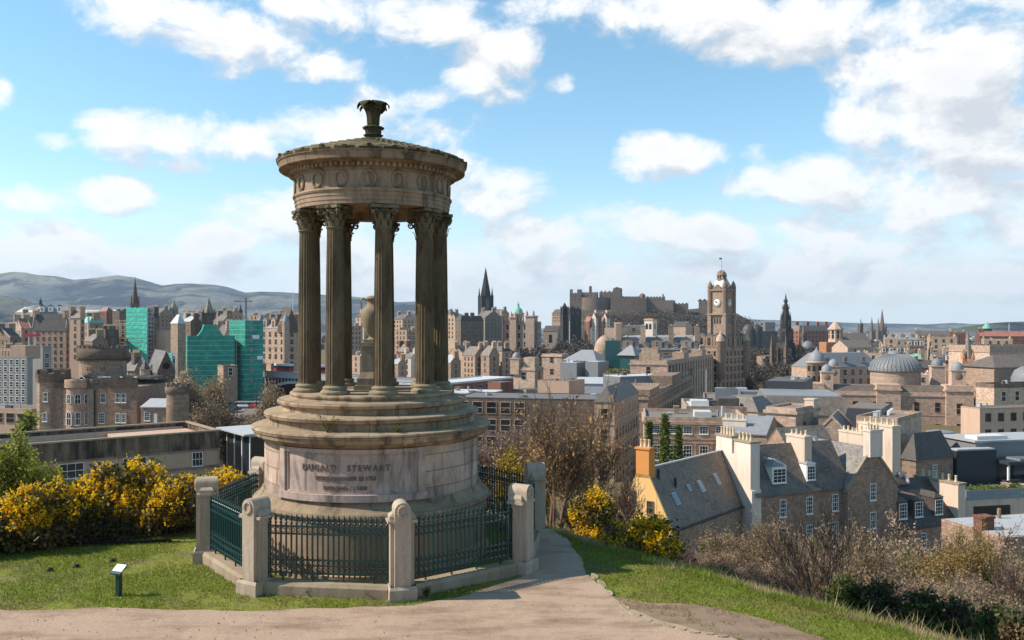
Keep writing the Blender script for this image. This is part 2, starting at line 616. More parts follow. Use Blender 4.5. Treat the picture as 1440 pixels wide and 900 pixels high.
def soup(name, co, quads, mats, parent=None, mi=None, smooth=False):
    """fast mesh from numpy: co (n,3), quads (m,k)"""
    me = bpy.data.meshes.new(name)
    co = np.asarray(co, dtype=np.float32)
    quads = np.asarray(quads, dtype=np.int32)
    m, k = quads.shape
    me.vertices.add(len(co))
    me.vertices.foreach_set('co', co.ravel())
    me.loops.add(m * k)
    me.loops.foreach_set('vertex_index', quads.ravel())
    me.polygons.add(m)
    me.polygons.foreach_set('loop_start', np.arange(0, m * k, k, dtype=np.int32))
    for q in (mats if isinstance(mats, (list, tuple)) else [mats]):
        me.materials.append(MATS[q])
    if mi is not None:
        me.polygons.foreach_set('material_index', np.asarray(mi, dtype=np.int32))
    me.polygons.foreach_set('use_smooth', np.full(m, smooth))
    me.update(calc_edges=True)
    me.validate()
    o = bpy.data.objects.new(name, me)
    COL.objects.link(o)
    if parent is not None:
        o.parent = parent
    return o


def U(px):
    return (px - 720) / F


def ZY(py, Y):
    return EYE - (py - HZ) / F * Y


# ------------------------------------------------------------------ terrain
PLATEAU = np.array([(-60, -40), (40, -40), (30, -12), (15, 7.5), (8.1, 15.9), (4.9, 19.8), (1.0, 24.8), (-1.2, 28.2), (-5, 29.5), (-8.2, 26.2),
                    (-9.2, 24.6), (-13, 23.0), (-22, 20.2), (-60, 10)], dtype=float)


def poly_dist(x, y):
    """signed distance (positive outside) to the plateau outline"""
    n = len(PLATEAU)
    best = np.full(x.shape, 1e18)
    inside = np.zeros(x.shape, bool)
    for i in range(n):
        ax, ay = PLATEAU[i]
        bx, by = PLATEAU[(i + 1) % n]
        ex, ey = bx - ax, by - ay
        t = np.clip(((x - ax) * ex + (y - ay) * ey) / (ex * ex + ey * ey), 0, 1)
        best = np.minimum(best, (x - ax - t * ex) ** 2 + (y - ay - t * ey) ** 2)
        cross = ((ay > y) != (by > y)) & (x < (bx - ax) * (y - ay) / (by - ay + 1e-12) + ax)
        inside ^= cross
    d = np.sqrt(best)
    return np.where(inside, -d, d)


def ground_h(x, y):
    x = np.asarray(x, float)
    y = np.asarray(y, float)
    d = poly_dist(x, y)
    dd = np.where(d > -.8, (d + .8) ** 2 / (d + 2.2), 0)
    dd = np.where(d > -.8, dd, 0)
    h = -30 * (1 - np.exp(-dd / 62))
    far = np.hypot(x, y)
    h = h - 6 * np.clip((far - 200) / 300, 0, 1)
    rise = np.clip(14.3 - y, 0, 40)
    h = h + np.where(d < 0, rise * .30 * np.clip(-d / 4, 0, 1), 0)
    return h


def gh(x, y):
    return float(ground_h(np.array([x]), np.array([y]))[0])


def axis(lo, hi, step, far, k=1.13):
    a = list(np.arange(lo, hi + 1e-6, step))
    s, q = step, a[-1]
    while q < far:
        s *= k
        q += s
        a.append(q)
    s, q = step, a[0]
    pre = []
    while q > -far:
        s *= k
        q -= s
        pre.append(q)
    return np.array(pre[::-1] + a)


def ground_mat():
    def b(t, bsdf):
        co = t.n('ShaderNodeNewGeometry').outputs['Position']
        x, y, z = t.xyz(co)
        g = t.mix(t.noise(co, 1.1, 6, .7), (.13, .16, .025), (.27, .28, .05))
        g = t.mix(t.rng(t.noise(co, .55, 5, .65, .6), .50, .66, 0, .8), g, (.21, .165, .10))
        g = t.mix(t.rng(t.noise(co, 9, 4, .7), .4, .75, 0, .6), g, (.07, .08, .025))
        scrub = t.mix(t.noise(co, .5, 6, .7), (.12, .085, .05), (.19, .16, .075))
        g = t.mix(t.rng(z, -2.2, -.6, 1, 0), g, scrub)
        city = t.mix(t.noise(co, .02, 6, .7), (.07, .063, .055), (.12, .105, .09))
        wood = t.mix(t.noise(co, .004, 6, .7), (.07, .075, .045), (.15, .16, .085))
        far = t.mix(t.rng(y, 900, 2400), city, wood)
        g = t.mix(t.rng(t.v('LENGTH', co), 60, 150), g, far)
        t.put(bsdf.inputs['Base Color'], g)
        bump(t, bsdf, t.noise(co, 12, 5, .7), .6, .05)
    return mat('ground_mat', b, .95, .1)


ground_mat()
xs, ys = axis(-26, 16, .4, 14000), axis(6, 34, .4, 14000)
gx, gy = np.meshgrid(xs, ys)
gz = ground_h(gx, gy)
nx, ny = len(xs), len(ys)
idx = np.arange(nx * ny).reshape(ny, nx)
quads = np.stack([idx[:-1, :-1], idx[:-1, 1:], idx[1:, 1:], idx[1:, :-1]], -1).reshape(-1, 4)
ground = struct(soup('ground', np.stack([gx, gy, gz], -1).reshape(-1, 3), quads, 'ground_mat', smooth=True))


def gravel_mat(name, c1, c2, c3, st):
    def b(t, bsdf):
        co = t.n('ShaderNodeNewGeometry').outputs['Position']
        col = t.mix(t.noise(co, .8, 6, .6, .5), c1, c2)
        col = t.mix(t.rng(t.noise(t.v('MULTIPLY', co, (.35, 1.0, 1.0)), 1.3, 7, .7), .48, .68, 0, st), col, c3)
        vo = t.n('ShaderNodeTexVoronoi')
        t.put(vo.inputs['Vector'], co)
        vo.inputs['Scale'].default_value = 16
        peb = t.rng(vo.outputs['Distance'], .05, .22, .55, 0)
        col = t.mix(t.m('MULTIPLY', peb, t.rng(t.noise(co, 5, 3), .5, .6)), col, (.46, .40, .35))
        col = t.mix(t.rng(t.noise(co, 45, 3, .7), .35, .75, 0, .45), col, tuple(q * .5 for q in c1))
        t.put(bsdf.inputs['Base Color'], col)
        bump(t, bsdf, t.m('ADD', t.noise(co, 40, 4, .7), t.m('MULTIPLY', t.noise(co, 3, 5, .6), 2.5)), .55, .03)
    return mat(name, b, .95, .12)


gravel_mat('path_mat', (.52, .375, .27), (.40, .275, .195), (.21, .14, .095), .9)
gravel_mat('earth_mat', (.24, .165, .11), (.36, .255, .18), (.13, .085, .055), .8)


def G(px, py, z=0.0):
    Y = F * (EYE - z) / (py - HZ)
    return (U(px) * Y, Y)


def ragged(pts, amp, freq, seed, step=.18):
    out = []
    n = len(pts)
    for i in range(n):
        a, b = Vector(pts[i]), Vector(pts[(i + 1) % n])
        k = max(1, int((b - a).length / step))
        for j in range(k):
            p = a.lerp(b, j / k)
            w = Vector((mnoise.noise((p.x * freq, p.y * freq, seed)) + .5 * mnoise.noise((p.x * freq * 3, p.y * freq * 3, seed + 4)),
                        mnoise.noise((p.x * freq, p.y * freq, seed + 9)) + .5 * mnoise.noise((p.x * freq * 3, p.y * freq * 3, seed + 14))))
            out.append((p.x + w.x * amp, p.y + w.y * amp))
    return out


def flat_patch(name, pts, z, m, tilt_tail=None):
    from mathutils.geometry import tessellate_polygon
    tris = tessellate_polygon([[Vector((x, y, 0)) for x, y in pts]])
    b = MB()
    up = []
    for t in tris:
        a, c, d = (Vector(pts[i]) for i in t)
        cr = (c.x - a.x) * (d.y - a.y) - (c.y - a.y) * (d.x - a.x)
        up.append(tuple(t) if cr > 0 else tuple(reversed(t)))
    b.add([(x, y, z) for x, y in pts], up)
    if tilt_tail:
        (xa, xb, y0, y1) = tilt_tail
        b.add([(xa, y0, z), (xb, y0, z), (xb, y1, z + (y0 - y1) * .3), (xa, y1, z + (y0 - y1) * .3)], [(3, 2, 1, 0)])
    return b.build(name, m)


path_px = [(0, 858), (180, 857), (360, 861), (470, 856), (575, 853), (640, 842), (735, 812), (746, 792), (752, 765), (750, 742),
           (776, 744), (800, 760), (814, 785), (826, 806), (846, 828), (872, 851), (905, 866), (940, 878), (985, 889), (1030, 897)]
pp = [G(a, b) for a, b in path_px]
pp = [(-24, pp[0][1] - .3), (-14, pp[0][1])] + pp + [(4.6, 14.6), (4.2, 14.35), (-24, 14.35)]
path_poly = ragged(pp, .11, 1.1, 3.3)
path = struct(flat_patch('path', path_poly, .016, 'path_mat', (-24, 4.3, 14.36, 3)))
earth_px = [(858, 838), (905, 846), (960, 850), (1010, 856), (1060, 868), (1120, 884), (1160, 897), (1040, 898), (985, 889), (940, 878), (905, 866), (872, 851)]
ep = [G(a, b) for a, b in earth_px]
earth_poly = ragged(ep[:7] + [(5.4, 14.9), (4.4, 14.9)] + ep[7:], .10, 1.2, 8.1)
earth = struct(flat_patch('bare_earth', earth_poly, .009, 'earth_mat'))
# ------------------------------------------------------------------ the round monument
MX, MY = -3.55, 22.2
mon = thing('monument', 'round sandstone temple with nine fluted columns on an inscribed drum', 'monument', (MX, MY, 0))


def lathe_part(name, prof, m, seg=96, parent=None, smooth=True):
    o = MB().lathe(prof, seg, sm=smooth).build(name, m, parent or mon)
    if smooth:
        auto_smooth(o, 32)
    return o


def auto_smooth(o, deg):
    import bmesh
    bm = bmesh.new()
    bm.from_mesh(o.data)
    for e in bm.edges:
        if len(e.link_faces) == 2 and e.calc_face_angle(0) > R(deg):
            e.smooth = False
    bm.to_mesh(o.data)
    bm.free()


def rim(ro, zt, zb, ri=None, rt=None):
    """moulded nosing from top tread inwards"""
    return [(ro - .05, zt), (ro - .015, zt - .012), (ro, zt - .04), (ro - .005, zt - .08), (ro - .035, zt - .105)]


lathe_part('plinth', [(2.90, 1.40), (2.90, .14), (2.96, .12), (2.96, -.4)], 'mon_plinth')
lathe_part('base_moulding', [(2.70, 1.74), (2.74, 1.72), (2.76, 1.66), (2.80, 1.62), (2.84, 1.55), (2.93, 1.50), (2.975, 1.46), (2.985, 1.41), (2.96, 1.37), (2.90, 1.36)], 'mon_step')
lathe_part('drum', [(2.68, 2.98), (2.68, 1.70)], 'mon_drum')
lathe_part('cornice_step', [(2.56, 3.30), (2.93, 3.27), (2.98, 3.255), (3.0, 3.22), (2.985, 3.16), (2.95, 3.14), (2.93, 3.05), (2.90, 3.03), (2.80, 2.98), (2.74, 2.93), (2.68, 2.90)], 'mon_step')
lathe_part('middle_step', [(2.2, 3.64), (2.62, 3.60), (2.68, 3.585), (2.70, 3.55), (2.685, 3.49), (2.64, 3.465), (2.58, 3.45), (2.58, 3.27)], 'mon_step')
lathe_part('upper_step', [(1.9, 3.94), (2.30, 3.90), (2.36, 3.885), (2.38, 3.85), (2.365, 3.79), (2.32, 3.765), (2.27, 3.75), (2.27, 3.58)], 'mon_step')
lathe_part('column_platform', [(0.02, 4.08), (2.03, 4.06), (2.06, 4.045), (2.075, 4.01), (2.06, 3.97), (2.04, 3.955), (2.08, 3.90)], 'mon_step')


def cbox(b, a0, a1, r0, r1, z0, z1, seg=24, mi=0):
    """curved box on the drum"""
    vs, fs = [], []
    for i in range(seg + 1):
        a = a0 + (a1 - a0) * i / seg
        for r, z in ((r0, z0), (r1, z0), (r1, z1), (r0, z1)):
            vs.append((r * math.sin(a), -r * math.cos(a), z))
    for i in range(seg):
        o, p = i * 4, i * 4 + 4
        fs += [(o + 1, p + 1, p + 2, o + 2), (o + 2, p + 2, p + 3, o + 3), (o, p, p + 1, o + 1), (o + 3, p + 3, p, o)]
    fs += [(0, 1, 2, 3), (seg * 4 + 3, seg * 4 + 2, seg * 4 + 1, seg * 4)]
    return b.add(vs, fs, mi)


pa0, pa1 = R(-37), R(30)
b = MB()
cbox(b, pa0, pa1, 2.6, 2.70, 1.93, 2.80)
panel = b.build('inscription_panel', 'mon_panel', mon)
b = MB()
for a0, a1, z0, z1, r in ((pa0 - .075, pa0 - .012, 1.8, 2.92, 2.775), (pa1 + .012, pa1 + .075, 1.8, 2.92, 2.775),
                          (pa0 - .075, pa1 + .075, 2.83, 2.915, 2.765), (pa0 - .09, pa1 + .09, 1.74, 1.90, 2.82)):
    cbox(b, a0, a1, 2.6, r, z0, z1)
for a0, a1, z0, z1 in ((pa0 - .012, pa0 + .012, 1.90, 2.83), (pa1 - .012, pa1 + .012, 1.90, 2.83), (pa0, pa1, 2.79, 2.83), (pa0, pa1, 1.90, 1.935)):
    cbox(b, a0, a1, 2.6, 2.727, z0, z1)
b.build('panel_frame', 'mon_panel', panel)


def letter_mesh(txt, size, spacing, width=1.0):
    cu = bpy.data.curves.new('lettering', 'FONT')
    cu.body = txt
    cu.size = size
    cu.space_character = spacing
    cu.align_x = 'CENTER'
    cu.extrude = .008
    cu.offset = size * .02
    o = bpy.data.objects.new('lettering', cu)
    COL.objects.link(o)
    bpy.context.view_layer.update()
    me = bpy.data.meshes.new_from_object(o.evaluated_get(bpy.context.evaluated_depsgraph_get()))
    bpy.data.objects.remove(o)
    return me


def carved(b, txt, size, z, ac, rad, spacing=1.25, xs=1.0):
    me = letter_mesh(txt, size, spacing)
    vs = []
    for v in me.vertices:
        a = ac + v.co.x * xs / rad
        r = rad + .012 + v.co.z
        vs.append((r * math.sin(a), -r * math.cos(a), z + v.co.y))
    b.add(vs, [tuple(p.vertices) for p in me.polygons])
    bpy.data.meshes.remove(me)


plain('letter_dark', (.16, .12, .10), .9, 0, dirt=.5, nscale=9)
b = MB()
ac = R(-5.0)
carved(b, 'DUGALD   STEWART', .19, 2.43, ac, 2.70, 1.28, .95)
carved(b, 'BORN NOVEMBER 22 1753', .125, 2.22, ac + .01, 2.70, 1.1, .88)
carved(b, 'DIED JUNE 11 1828', .125, 2.00, ac + .01, 2.70, 1.1, .88)
b.build('lettering', 'letter_dark', panel)

# pilaster strip right of the panel and the drum's plain jamb
b = MB()
cbox(b, pa1 + .085, pa1 + .16, 2.6, 2.72, 1.72, 2.92, 6)
b.build('pilaster_strip', 'mon_drum', mon)

# columns
CB, CT = 4.06, 8.57
RC = 1.69


def shaft_mesh():
    b = MB()
    nf = 20
    prof = [(CB + .20, .236), (CB + .26, .226), (CB + 1.6, .222), (CB + 2.9, .208), (CT - .62, .192), (CT - .55, .198)]
    k = nf * 4
    vs, fs = [], []
    for z, r in prof:
        for i in range(k):
            a = 2 * PI * i / k
            fl = (1.0, .955, .925, .955)[i % 4] if CB + .23 < z < CT - .58 else 1.0
            vs.append((r * fl * math.cos(a), r * fl * math.sin(a), z))
    for j in range(len(prof) - 1):
        for i in range(k):
            l = (i + 1) % k
            fs.append((j * k + i, j * k + l, (j + 1) * k + l, (j + 1) * k + i))
    b.add(vs, fs)
    return b.mesh('column_shaft', 'mon_column')


def capital_mesh():
    b = MB()
    z0 = CT - .56
    b.lathe([(.205, z0 + .46), (.215, z0 + .40), (.20, z0 + .28), (.185, z0 + .1), (.185, z0 + .05), (.215, z0 + .035), (.215, z0), (.19, z0 - .005)], 24)
    # abacus with hollow sides
    pts = []
    for c in range(4):
        a = PI / 4 + c * PI / 2
        for off in (-.10, .10):
            pts.append((.43 * math.cos(a + off), .43 * math.sin(a + off)))
        for t in (.25, .5, .75):
            aa = a + t * PI / 2
            rr = .43 - .17 * math.sin(PI * t) ** .8
            pts.append((rr * math.cos(aa), rr * math.sin(aa)))
    b.prism(pts, z0 + .46, z0 + .535)
    # leaves
    for ring, (n, zb, hgt, r0, curl) in enumerate(((8, z0 + .04, .17, .20, .07), (8, z0 + .16, .19, .205, .10))):
        for i in range(n):
            a = 2 * PI * (i + ring * .5) / n
            vs, fs = [], []
            prof = [(r0, 0, .055), (r0 + .015, .5, .065), (r0 + curl * .45, .85, .055), (r0 + curl, 1.0, .035), (r0 + curl * 1.15, .86, .015)]
            for r, t, w in prof:
                for s in (-1, 0, 1):
                    rr = r + (.018 if s == 0 else 0)
                    vs.append((rr * math.cos(a) - s * w * math.sin(a), rr * math.sin(a) + s * w * math.cos(a), zb + hgt * t))
            for j in range(len(prof) - 1):
                for s in range(2):
                    q = j * 3 + s
                    fs.append((q, q + 1, q + 4, q + 3))
            b.add(vs, fs, 0, True)
    # corner volutes and the scroll pair on each side
    for c in range(4):
        a = PI / 4 + c * PI / 2
        for side in (-1, 1):
            sp = []
            for k in range(15):
                t = k / 14
                th = -PI * .5 + t * PI * 2.6
                rr = .085 * (1 - .75 * t)
                rad = .33 + rr * math.cos(th) * 1.0
                zz = z0 + .375 + rr * math.sin(th) * -1.0
                aa = a + side * .055
                sp.append((rad * math.cos(aa), rad * math.sin(aa), zz))
            pre = [(.20 * math.cos(a + side * .5), .20 * math.sin(a + side * .5), z0 + .22), (.25 * math.cos(a + side * .3), .25 * math.sin(a + side * .3), z0 + .34)]
            b.tube(pre + sp, .02, 5)
        am = a + PI / 4
        for side in (-1, 1):
            sp = []
            for k in range(12):
                t = k / 11
                th = t * PI * 2.4
                rr = .06 * (1 - .7 * t)
                tx = side * (.065 - rr * math.cos(th))
                zz = z0 + .37 + rr * math.sin(th)
                sp.append((.245 * math.cos(am) - tx * math.sin(am), .245 * math.sin(am) + tx * math.cos(am), zz))
            b.tube(sp, .016, 5)
        b.lathe([(.005, z0 + .54), (.045, z0 + .51), (.045, z0 + .47), (.005, z0 + .44)], 8, .28 * math.cos(am), .28 * math.sin(am))
    return b.mesh('column_capital', 'mon_cap')


def colbase_mesh():
    b = MB()
    b.lathe([(.235, CB + .22), (.25, CB + .205), (.28, CB + .19), (.295, CB + .165), (.28, CB + .14), (.27, CB + .125), (.28, CB + .11),
             (.325, CB + .10), (.355, CB + .065), (.35, CB + .03), (.33, CB + .012), (.36, CB + .01), (.36, CB - .05)], 32)
    return b.mesh('column_base', 'mon_column_base')


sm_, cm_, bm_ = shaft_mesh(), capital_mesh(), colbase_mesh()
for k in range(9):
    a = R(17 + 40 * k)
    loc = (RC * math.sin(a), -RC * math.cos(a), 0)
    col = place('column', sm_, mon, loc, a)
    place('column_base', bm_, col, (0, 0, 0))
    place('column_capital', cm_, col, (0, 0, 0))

# entablature
lathe_part('architrave', [(1.30, 8.95), (1.99, 8.94), (2.01, 8.90), (1.99, 8.86), (1.965, 8.855), (1.965, 8.765), (1.95, 8.76), (1.95, 8.665), (1.935, 8.66), (1.935, 8.57), (1.42, 8.57), (1.42, 8.75), (1.30, 8.80), (.02, 8.82)], 'mon_entab')
fr = lathe_part('frieze', [(1.98, 9.42), (1.96, 9.40), (1.93, 9.37), (1.93, 8.92)], 'mon_entab')


def wreath_mesh():
    b = MB()
    pts = []
    for i in range(25):
        t = 2 * PI * i / 24
        pts.append((.145 * math.sin(t), -.012, .175 * math.cos(t)))
    b.tube(pts, .026, 6)
    for i in range(20):
        t = 2 * PI * i / 20
        x, z = .145 * math.sin(t), .175 * math.cos(t)
        b.cone(x, -.02, .03, .012, z - .018, z + .018, 5, rot=t)
    for s in (-1, 1):
        b.tube([(s * .02, -.015, -.17), (s * .07, -.015, -.20), (s * .11, -.012, -.185)], [.016, .014, .006], 5)
    b.box(-.035, .035, -.035, 0, -.2, -.155)
    return b.mesh('wreath', 'mon_entab')


wm_ = wreath_mesh()
nwr = 18
for i in range(nwr):
    a = 2 * PI * (i + .32) / nwr
    place('wreath', wm_, fr, (1.935 * math.sin(a), -1.935 * math.cos(a), 9.155), a)
corn = lathe_part('cornice', [(2.20, 9.92), (2.38, 9.82), (2.395, 9.78), (2.385, 9.735), (2.36, 9.72), (2.34, 9.66), (2.34, 9.575), (2.32, 9.56), (2.14, 9.555), (2.12, 9.545), (2.12, 9.52), (2.06, 9.515), (2.04, 9.51), (2.04, 9.42), (1.97, 9.40), (1.95, 9.36)], 'mon_cornice')
b = MB()
nd = 96
for i in range(nd):
    a = 2 * PI * i / nd
    w = .5 * 2 * PI / nd * .58
    cbox(b, a - w, a + w, 2.03, 2.105, 9.43, 9.512, 1)
b.build('dentil_band', 'mon_entab', corn)
# roof of carved stone scales
b = MB()
rings = 9
segs = 44
for k in range(rings):
    t0, t1 = k / rings, (k + 1) / rings
    r0, r1 = 2.36 + (.24 - 2.36) * t0, 2.36 + (.24 - 2.36) * t1
    z0, z1 = 9.83 + .60 * (t0 ** .9), 9.83 + .60 * (t1 ** .9)
    n = max(14, int(segs * (1 - .6 * t0)))
    vs, fs = [], []
    for i in range(n):
        for dd, (r, z) in ((0, (r0, z0 + .005)), (1, (r0 * .985, z0 + .042)), (1, (r1, z1 + .02)), (0, (r1, z1 - .005))):
            for s in (-.5, .5):
                a = 2 * PI * (i + (k % 2) * .5 + s * .94) / n
                vs.append((r * math.sin(a), -r * math.cos(a), z + (.02 if s < 0 else 0) * dd))
        o = i * 8
        fs += [(o, o + 1, o + 3, o + 2), (o + 2, o + 3, o + 5, o + 4), (o + 4, o + 5, o + 7, o + 6), (o, o + 2, o + 4, o + 6), (o + 1, o + 7, o + 5, o + 3)]
    b.add(vs, fs)
b.lathe([(.2, 10.44), (2.36, 9.825)], 64)
roof = b.build('roof', 'mon_roof', mon)
b = MB()
for i in range(26):
    a = 2 * PI * (i + .5) / 26
    cbox(b, a - .020, a + .020, 2.34, 2.405, 9.79, 9.855 + .03 * (i % 3 == 0), 1)
    cbox(b, a - .1, a + .1, 2.30, 2.398, 9.765, 9.815 + .012 * (i % 2), 2)
b.build('antefix_ring', 'mon_finial', roof)
# finial: leafy stem with an opening flower
b = MB()
b.lathe([(.02, 11.16), (.15, 11.2), (.17, 11.16), (.13, 11.02), (.115, 10.86), (.14, 10.82), (.19, 10.80), (.20, 10.77), (.15, 10.74), (.175, 10.66), (.18, 10.6),
         (.165, 10.55), (.14, 10.53), (.175, 10.51), (.18, 10.48), (.13, 10.46), (.15, 10.42), (.24, 10.40), (.27, 10.36)], 24)
for n, zb, hg, r0, cu, wd in ((6, 10.84, .56, .125, .22, .145), (6, 10.84, .47, .13, .16, .13), (11, 10.58, .20, .17, .07, .06), (11, 10.46, .12, .16, .06, .06)):
    for i in range(n):
        a = 2 * PI * i / n
        prof = [(r0, 0, .6), (r0 + .01, .4, .75), (r0 + cu * .22, .72, 1.0), (r0 + cu * .6, .93, 1.25), (r0 + cu * .95, .98, 1.1), (r0 + cu * 1.2, .86, .8), (r0 + cu * 1.2, .74, .4)]
        vs, fs = [], []
        for r, t, w in prof:
            for s in (-1, 0, 1):
                rr = r + (.03 if s == 0 else 0)
                vs.append((rr * math.cos(a) - s * wd * w * math.sin(a), rr * math.sin(a) + s * wd * w * math.cos(a), zb + hg * t))
        for j in range(len(prof) - 1):
            for s in range(2):
                q = j * 3 + s
                fs.append((q, q + 1, q + 4, q + 3))
        b.add(vs, fs, 0, True)
b.build('finial', 'mon_finial', mon)

# the urn standing inside
urn = thing('urn', 'tall stone urn with scroll handles on a pedestal among the columns', 'urn', (MX, MY, 4.07))
b = MB()
b.box(-.42, .42, -.42, .42, 0, .12)
b.box(-.36, .36, -.36, .36, .12, .30)
vs = [(-.34, -.34, .30), (.34, -.34, .30), (.34, .34, .30), (-.34, .34, .30), (-.26, -.26, .46), (.26, -.26, .46), (.26, .26, .46), (-.26, .26, .46)]
b.add(vs, [(0, 1, 5, 4), (1, 2, 6, 5), (2, 3, 7, 6), (3, 0, 4, 7)])
b.box(-.25, .25, -.25, .25, .44, 1.10)
b.box(-.30, .30, -.30, .30, 1.10, 1.20)
b.box(-.22, .22, -.22, .22, 1.20, 1.28)
b.build('pedestal', 'mon_column_base', urn)
MB().lathe([(.02, 2.40), (.12, 2.39), (.17, 2.36), (.22, 2.33), (.21, 2.30), (.17, 2.27), (.15, 2.20), (.18, 2.13), (.29, 2.05), (.325, 1.95), (.32, 1.82), (.27, 1.62), (.19, 1.45), (.11, 1.36), (.09, 1.33), (.15, 1.30), (.16, 1.27)], 32).build('vessel', 'mon_column_base', urn)
for s in (-1, 1):
    MB().tube([(s * .17, 0, 2.28), (s * .24, 0, 2.33), (s * .31, 0, 2.30), (s * .33, 0, 2.20), (s * .30, 0, 2.06)], [.03, .03, .03, .028, .02], 8).build('handle', 'mon_column_base', urn)

# ------------------------------------------------------------------ fence round the monument
FX, FY, FR = -3.40, 22.2, 4.16
fence = thing('iron_fence', 'green iron railings with spear tips between eight stone posts round the monument', 'fence', (FX, FY, 0))
vang = [R(-7.4 + 22.5 + 45 * k) for k in range(8)]


def post_mesh():
    b = MB()
    b.prism([(-.29, -.31), (.29, -.31), (.29, .31), (-.29, .31)], -.35, .24)
    b.add([(-.29, -.31, .24), (.29, -.31, .24), (.29, .31, .24), (-.29, .31, .24), (-.265, -.265, .30), (.265, -.265, .30), (.265, .265, .30), (-.265, .265, .30)],
          [(0, 1, 5, 4), (1, 2, 6, 5), (2, 3, 7, 6), (3, 0, 4, 7)])
    # front slab with half round head (axis radial)
    poly = [(-.17, .28), (.17, .28), (.17, 1.86)]
    for i in range(1, 12):
        t = PI * i / 12
        poly.append((.17 * math.cos(t), 1.86 +   .17 * math.sin(t)))
    poly.append((-.17, 1.86))
    b.extr_y(poly, -.245, .245)
    # wings and their caps
    b.box(-.25, .25, -.14, .14, .28, 1.60)
    b.box(-.31, .31, -.21, .21, 1.60, 1.66)
    b.box(-.27, .27, -.16, .16, 1.66, 1.74)
    b.add([(-.27, -.16, 1.74), (.27, -.16, 1.74), (.27, .16, 1.74), (-.27, .16, 1.74), (-.2, -.12, 1.80), (.2, -.12, 1.80), (.2, .12, 1.80), (-.2, .12, 1.80)],
          [(0, 1, 5, 4), (1, 2, 6, 5), (2, 3, 7, 6), (3, 0, 4, 7), (4, 5, 6, 7)])
    return b.mesh('post', 'post_stone')


def post_wreath():
    b = MB()
    pts = [(.10 * math.sin(2 * PI * i / 20), -.255, 1.85 + .115 * math.cos(2 * PI * i / 20)) for i in range(21)]
    b.tube(pts, .024, 6)
    for i in range(14):
        t = 2 * PI * i / 14
        b.cone(.10 * math.sin(t), -.26, .03, .012, 1.85 + .115 * math.cos(t) - .02, 1.85 + .115 * math.cos(t) + .02, 5, rot=t)
    return b.mesh('wreath', 'post_stone')


pm_, pw_ = post_mesh(), post_wreath()
for a in vang:
    p = place('post', pm_, fence, (FR * math.sin(a), -FR * math.cos(a), 0), a)
    place('wreath', pw_, p, (0, 0, 0))


def picket_mesh():
    b = MB()
    s = .0155
    b.box(-s, s, -s, s, .36, 1.50)
    b.lathe([(.003, 1.69), (.014, 1.65), (.034, 1.60), (.036, 1.575), (.016, 1.545), (.015, 1.53), (.03, 1.515), (.03, 1.50), (.01, 1.485)], 6, sm=False)
    return b.mesh('picket', 'iron_green')


pk_ = picket_mesh()
for k in range(8):
    a0, a1 = vang[k], vang[(k + 1) % 8]
    p0 = Vector((FR * math.sin(a0), -FR * math.cos(a0), 0))
    p1 = Vector((FR * math.sin(a1), -FR * math.cos(a1), 0))
    L = (p1 - p0).length
    mid = (p0 + p1) / 2
    rot = math.atan2(p1.y - p0.y, p1.x - p0.x)
    kb = MB()
    kb.box(-L / 2 + .25, L / 2 - .25, -.20, .20, -.35, .20)
    kb.add([(-L / 2 + .25, -.20, .20), (L / 2 - .25, -.20, .20), (L / 2 - .25, .20, .20), (-L / 2 + .25, .20, .20), (-L / 2 + .25, -.15, .27), (L / 2 - .25, -.15, .27), (L / 2 - .25, .15, .27), (-L / 2 + .25, .15, .27)],
           [(0, 1, 5, 4), (2, 3, 7, 6), (4, 5, 6, 7)])
    kb.build('kerb', 'kerb_stone', fence, mid, rot)
    half = L / 2 - .255
    rb = MB()
    for z, t, dpt in ((1.425, .018, .03), (1.27, .016, .03), (.72, .014, .028), (.60, .012, .026), (.44, .016, .03)):
        rb.box(-half, half, -dpt, dpt, z - t, z + t)
    n = int(2 * half / .113)
    for i in range(n):
        x = -half + (i + 1.0) * 2 * half / (n + .9)
        for zc, r in ((1.347, .042), (.66, .034), (.52, .045)):
            pts = [(x + r * math.cos(2 * PI * q / 8), 0, zc + r * math.sin(2 * PI * q / 8)) for q in range(9)]
            rb.tube(pts, .008, 4)
        rb.lathe([(.003, .80), (.016, .77), (.01, .74)], 5, cx=x, sm=False)
    for x in (-half, half):
        rb.box(x - .02, x + .02, -.02, .02, .30, 1.50)
    for i in range(4):
        x = -half + (i + .5) * 2 * half / 4
        rb.box(x - .016, x + .016, -.016, .016, .26, .42)
    panel_o = rb.build('railing_panel', 'iron_green', fence, mid, rot)
    for i in range(n):
        x = -half + (i + .5) * 2 * half / n
        place('picket', pk_, panel_o, (x, 0, 0))

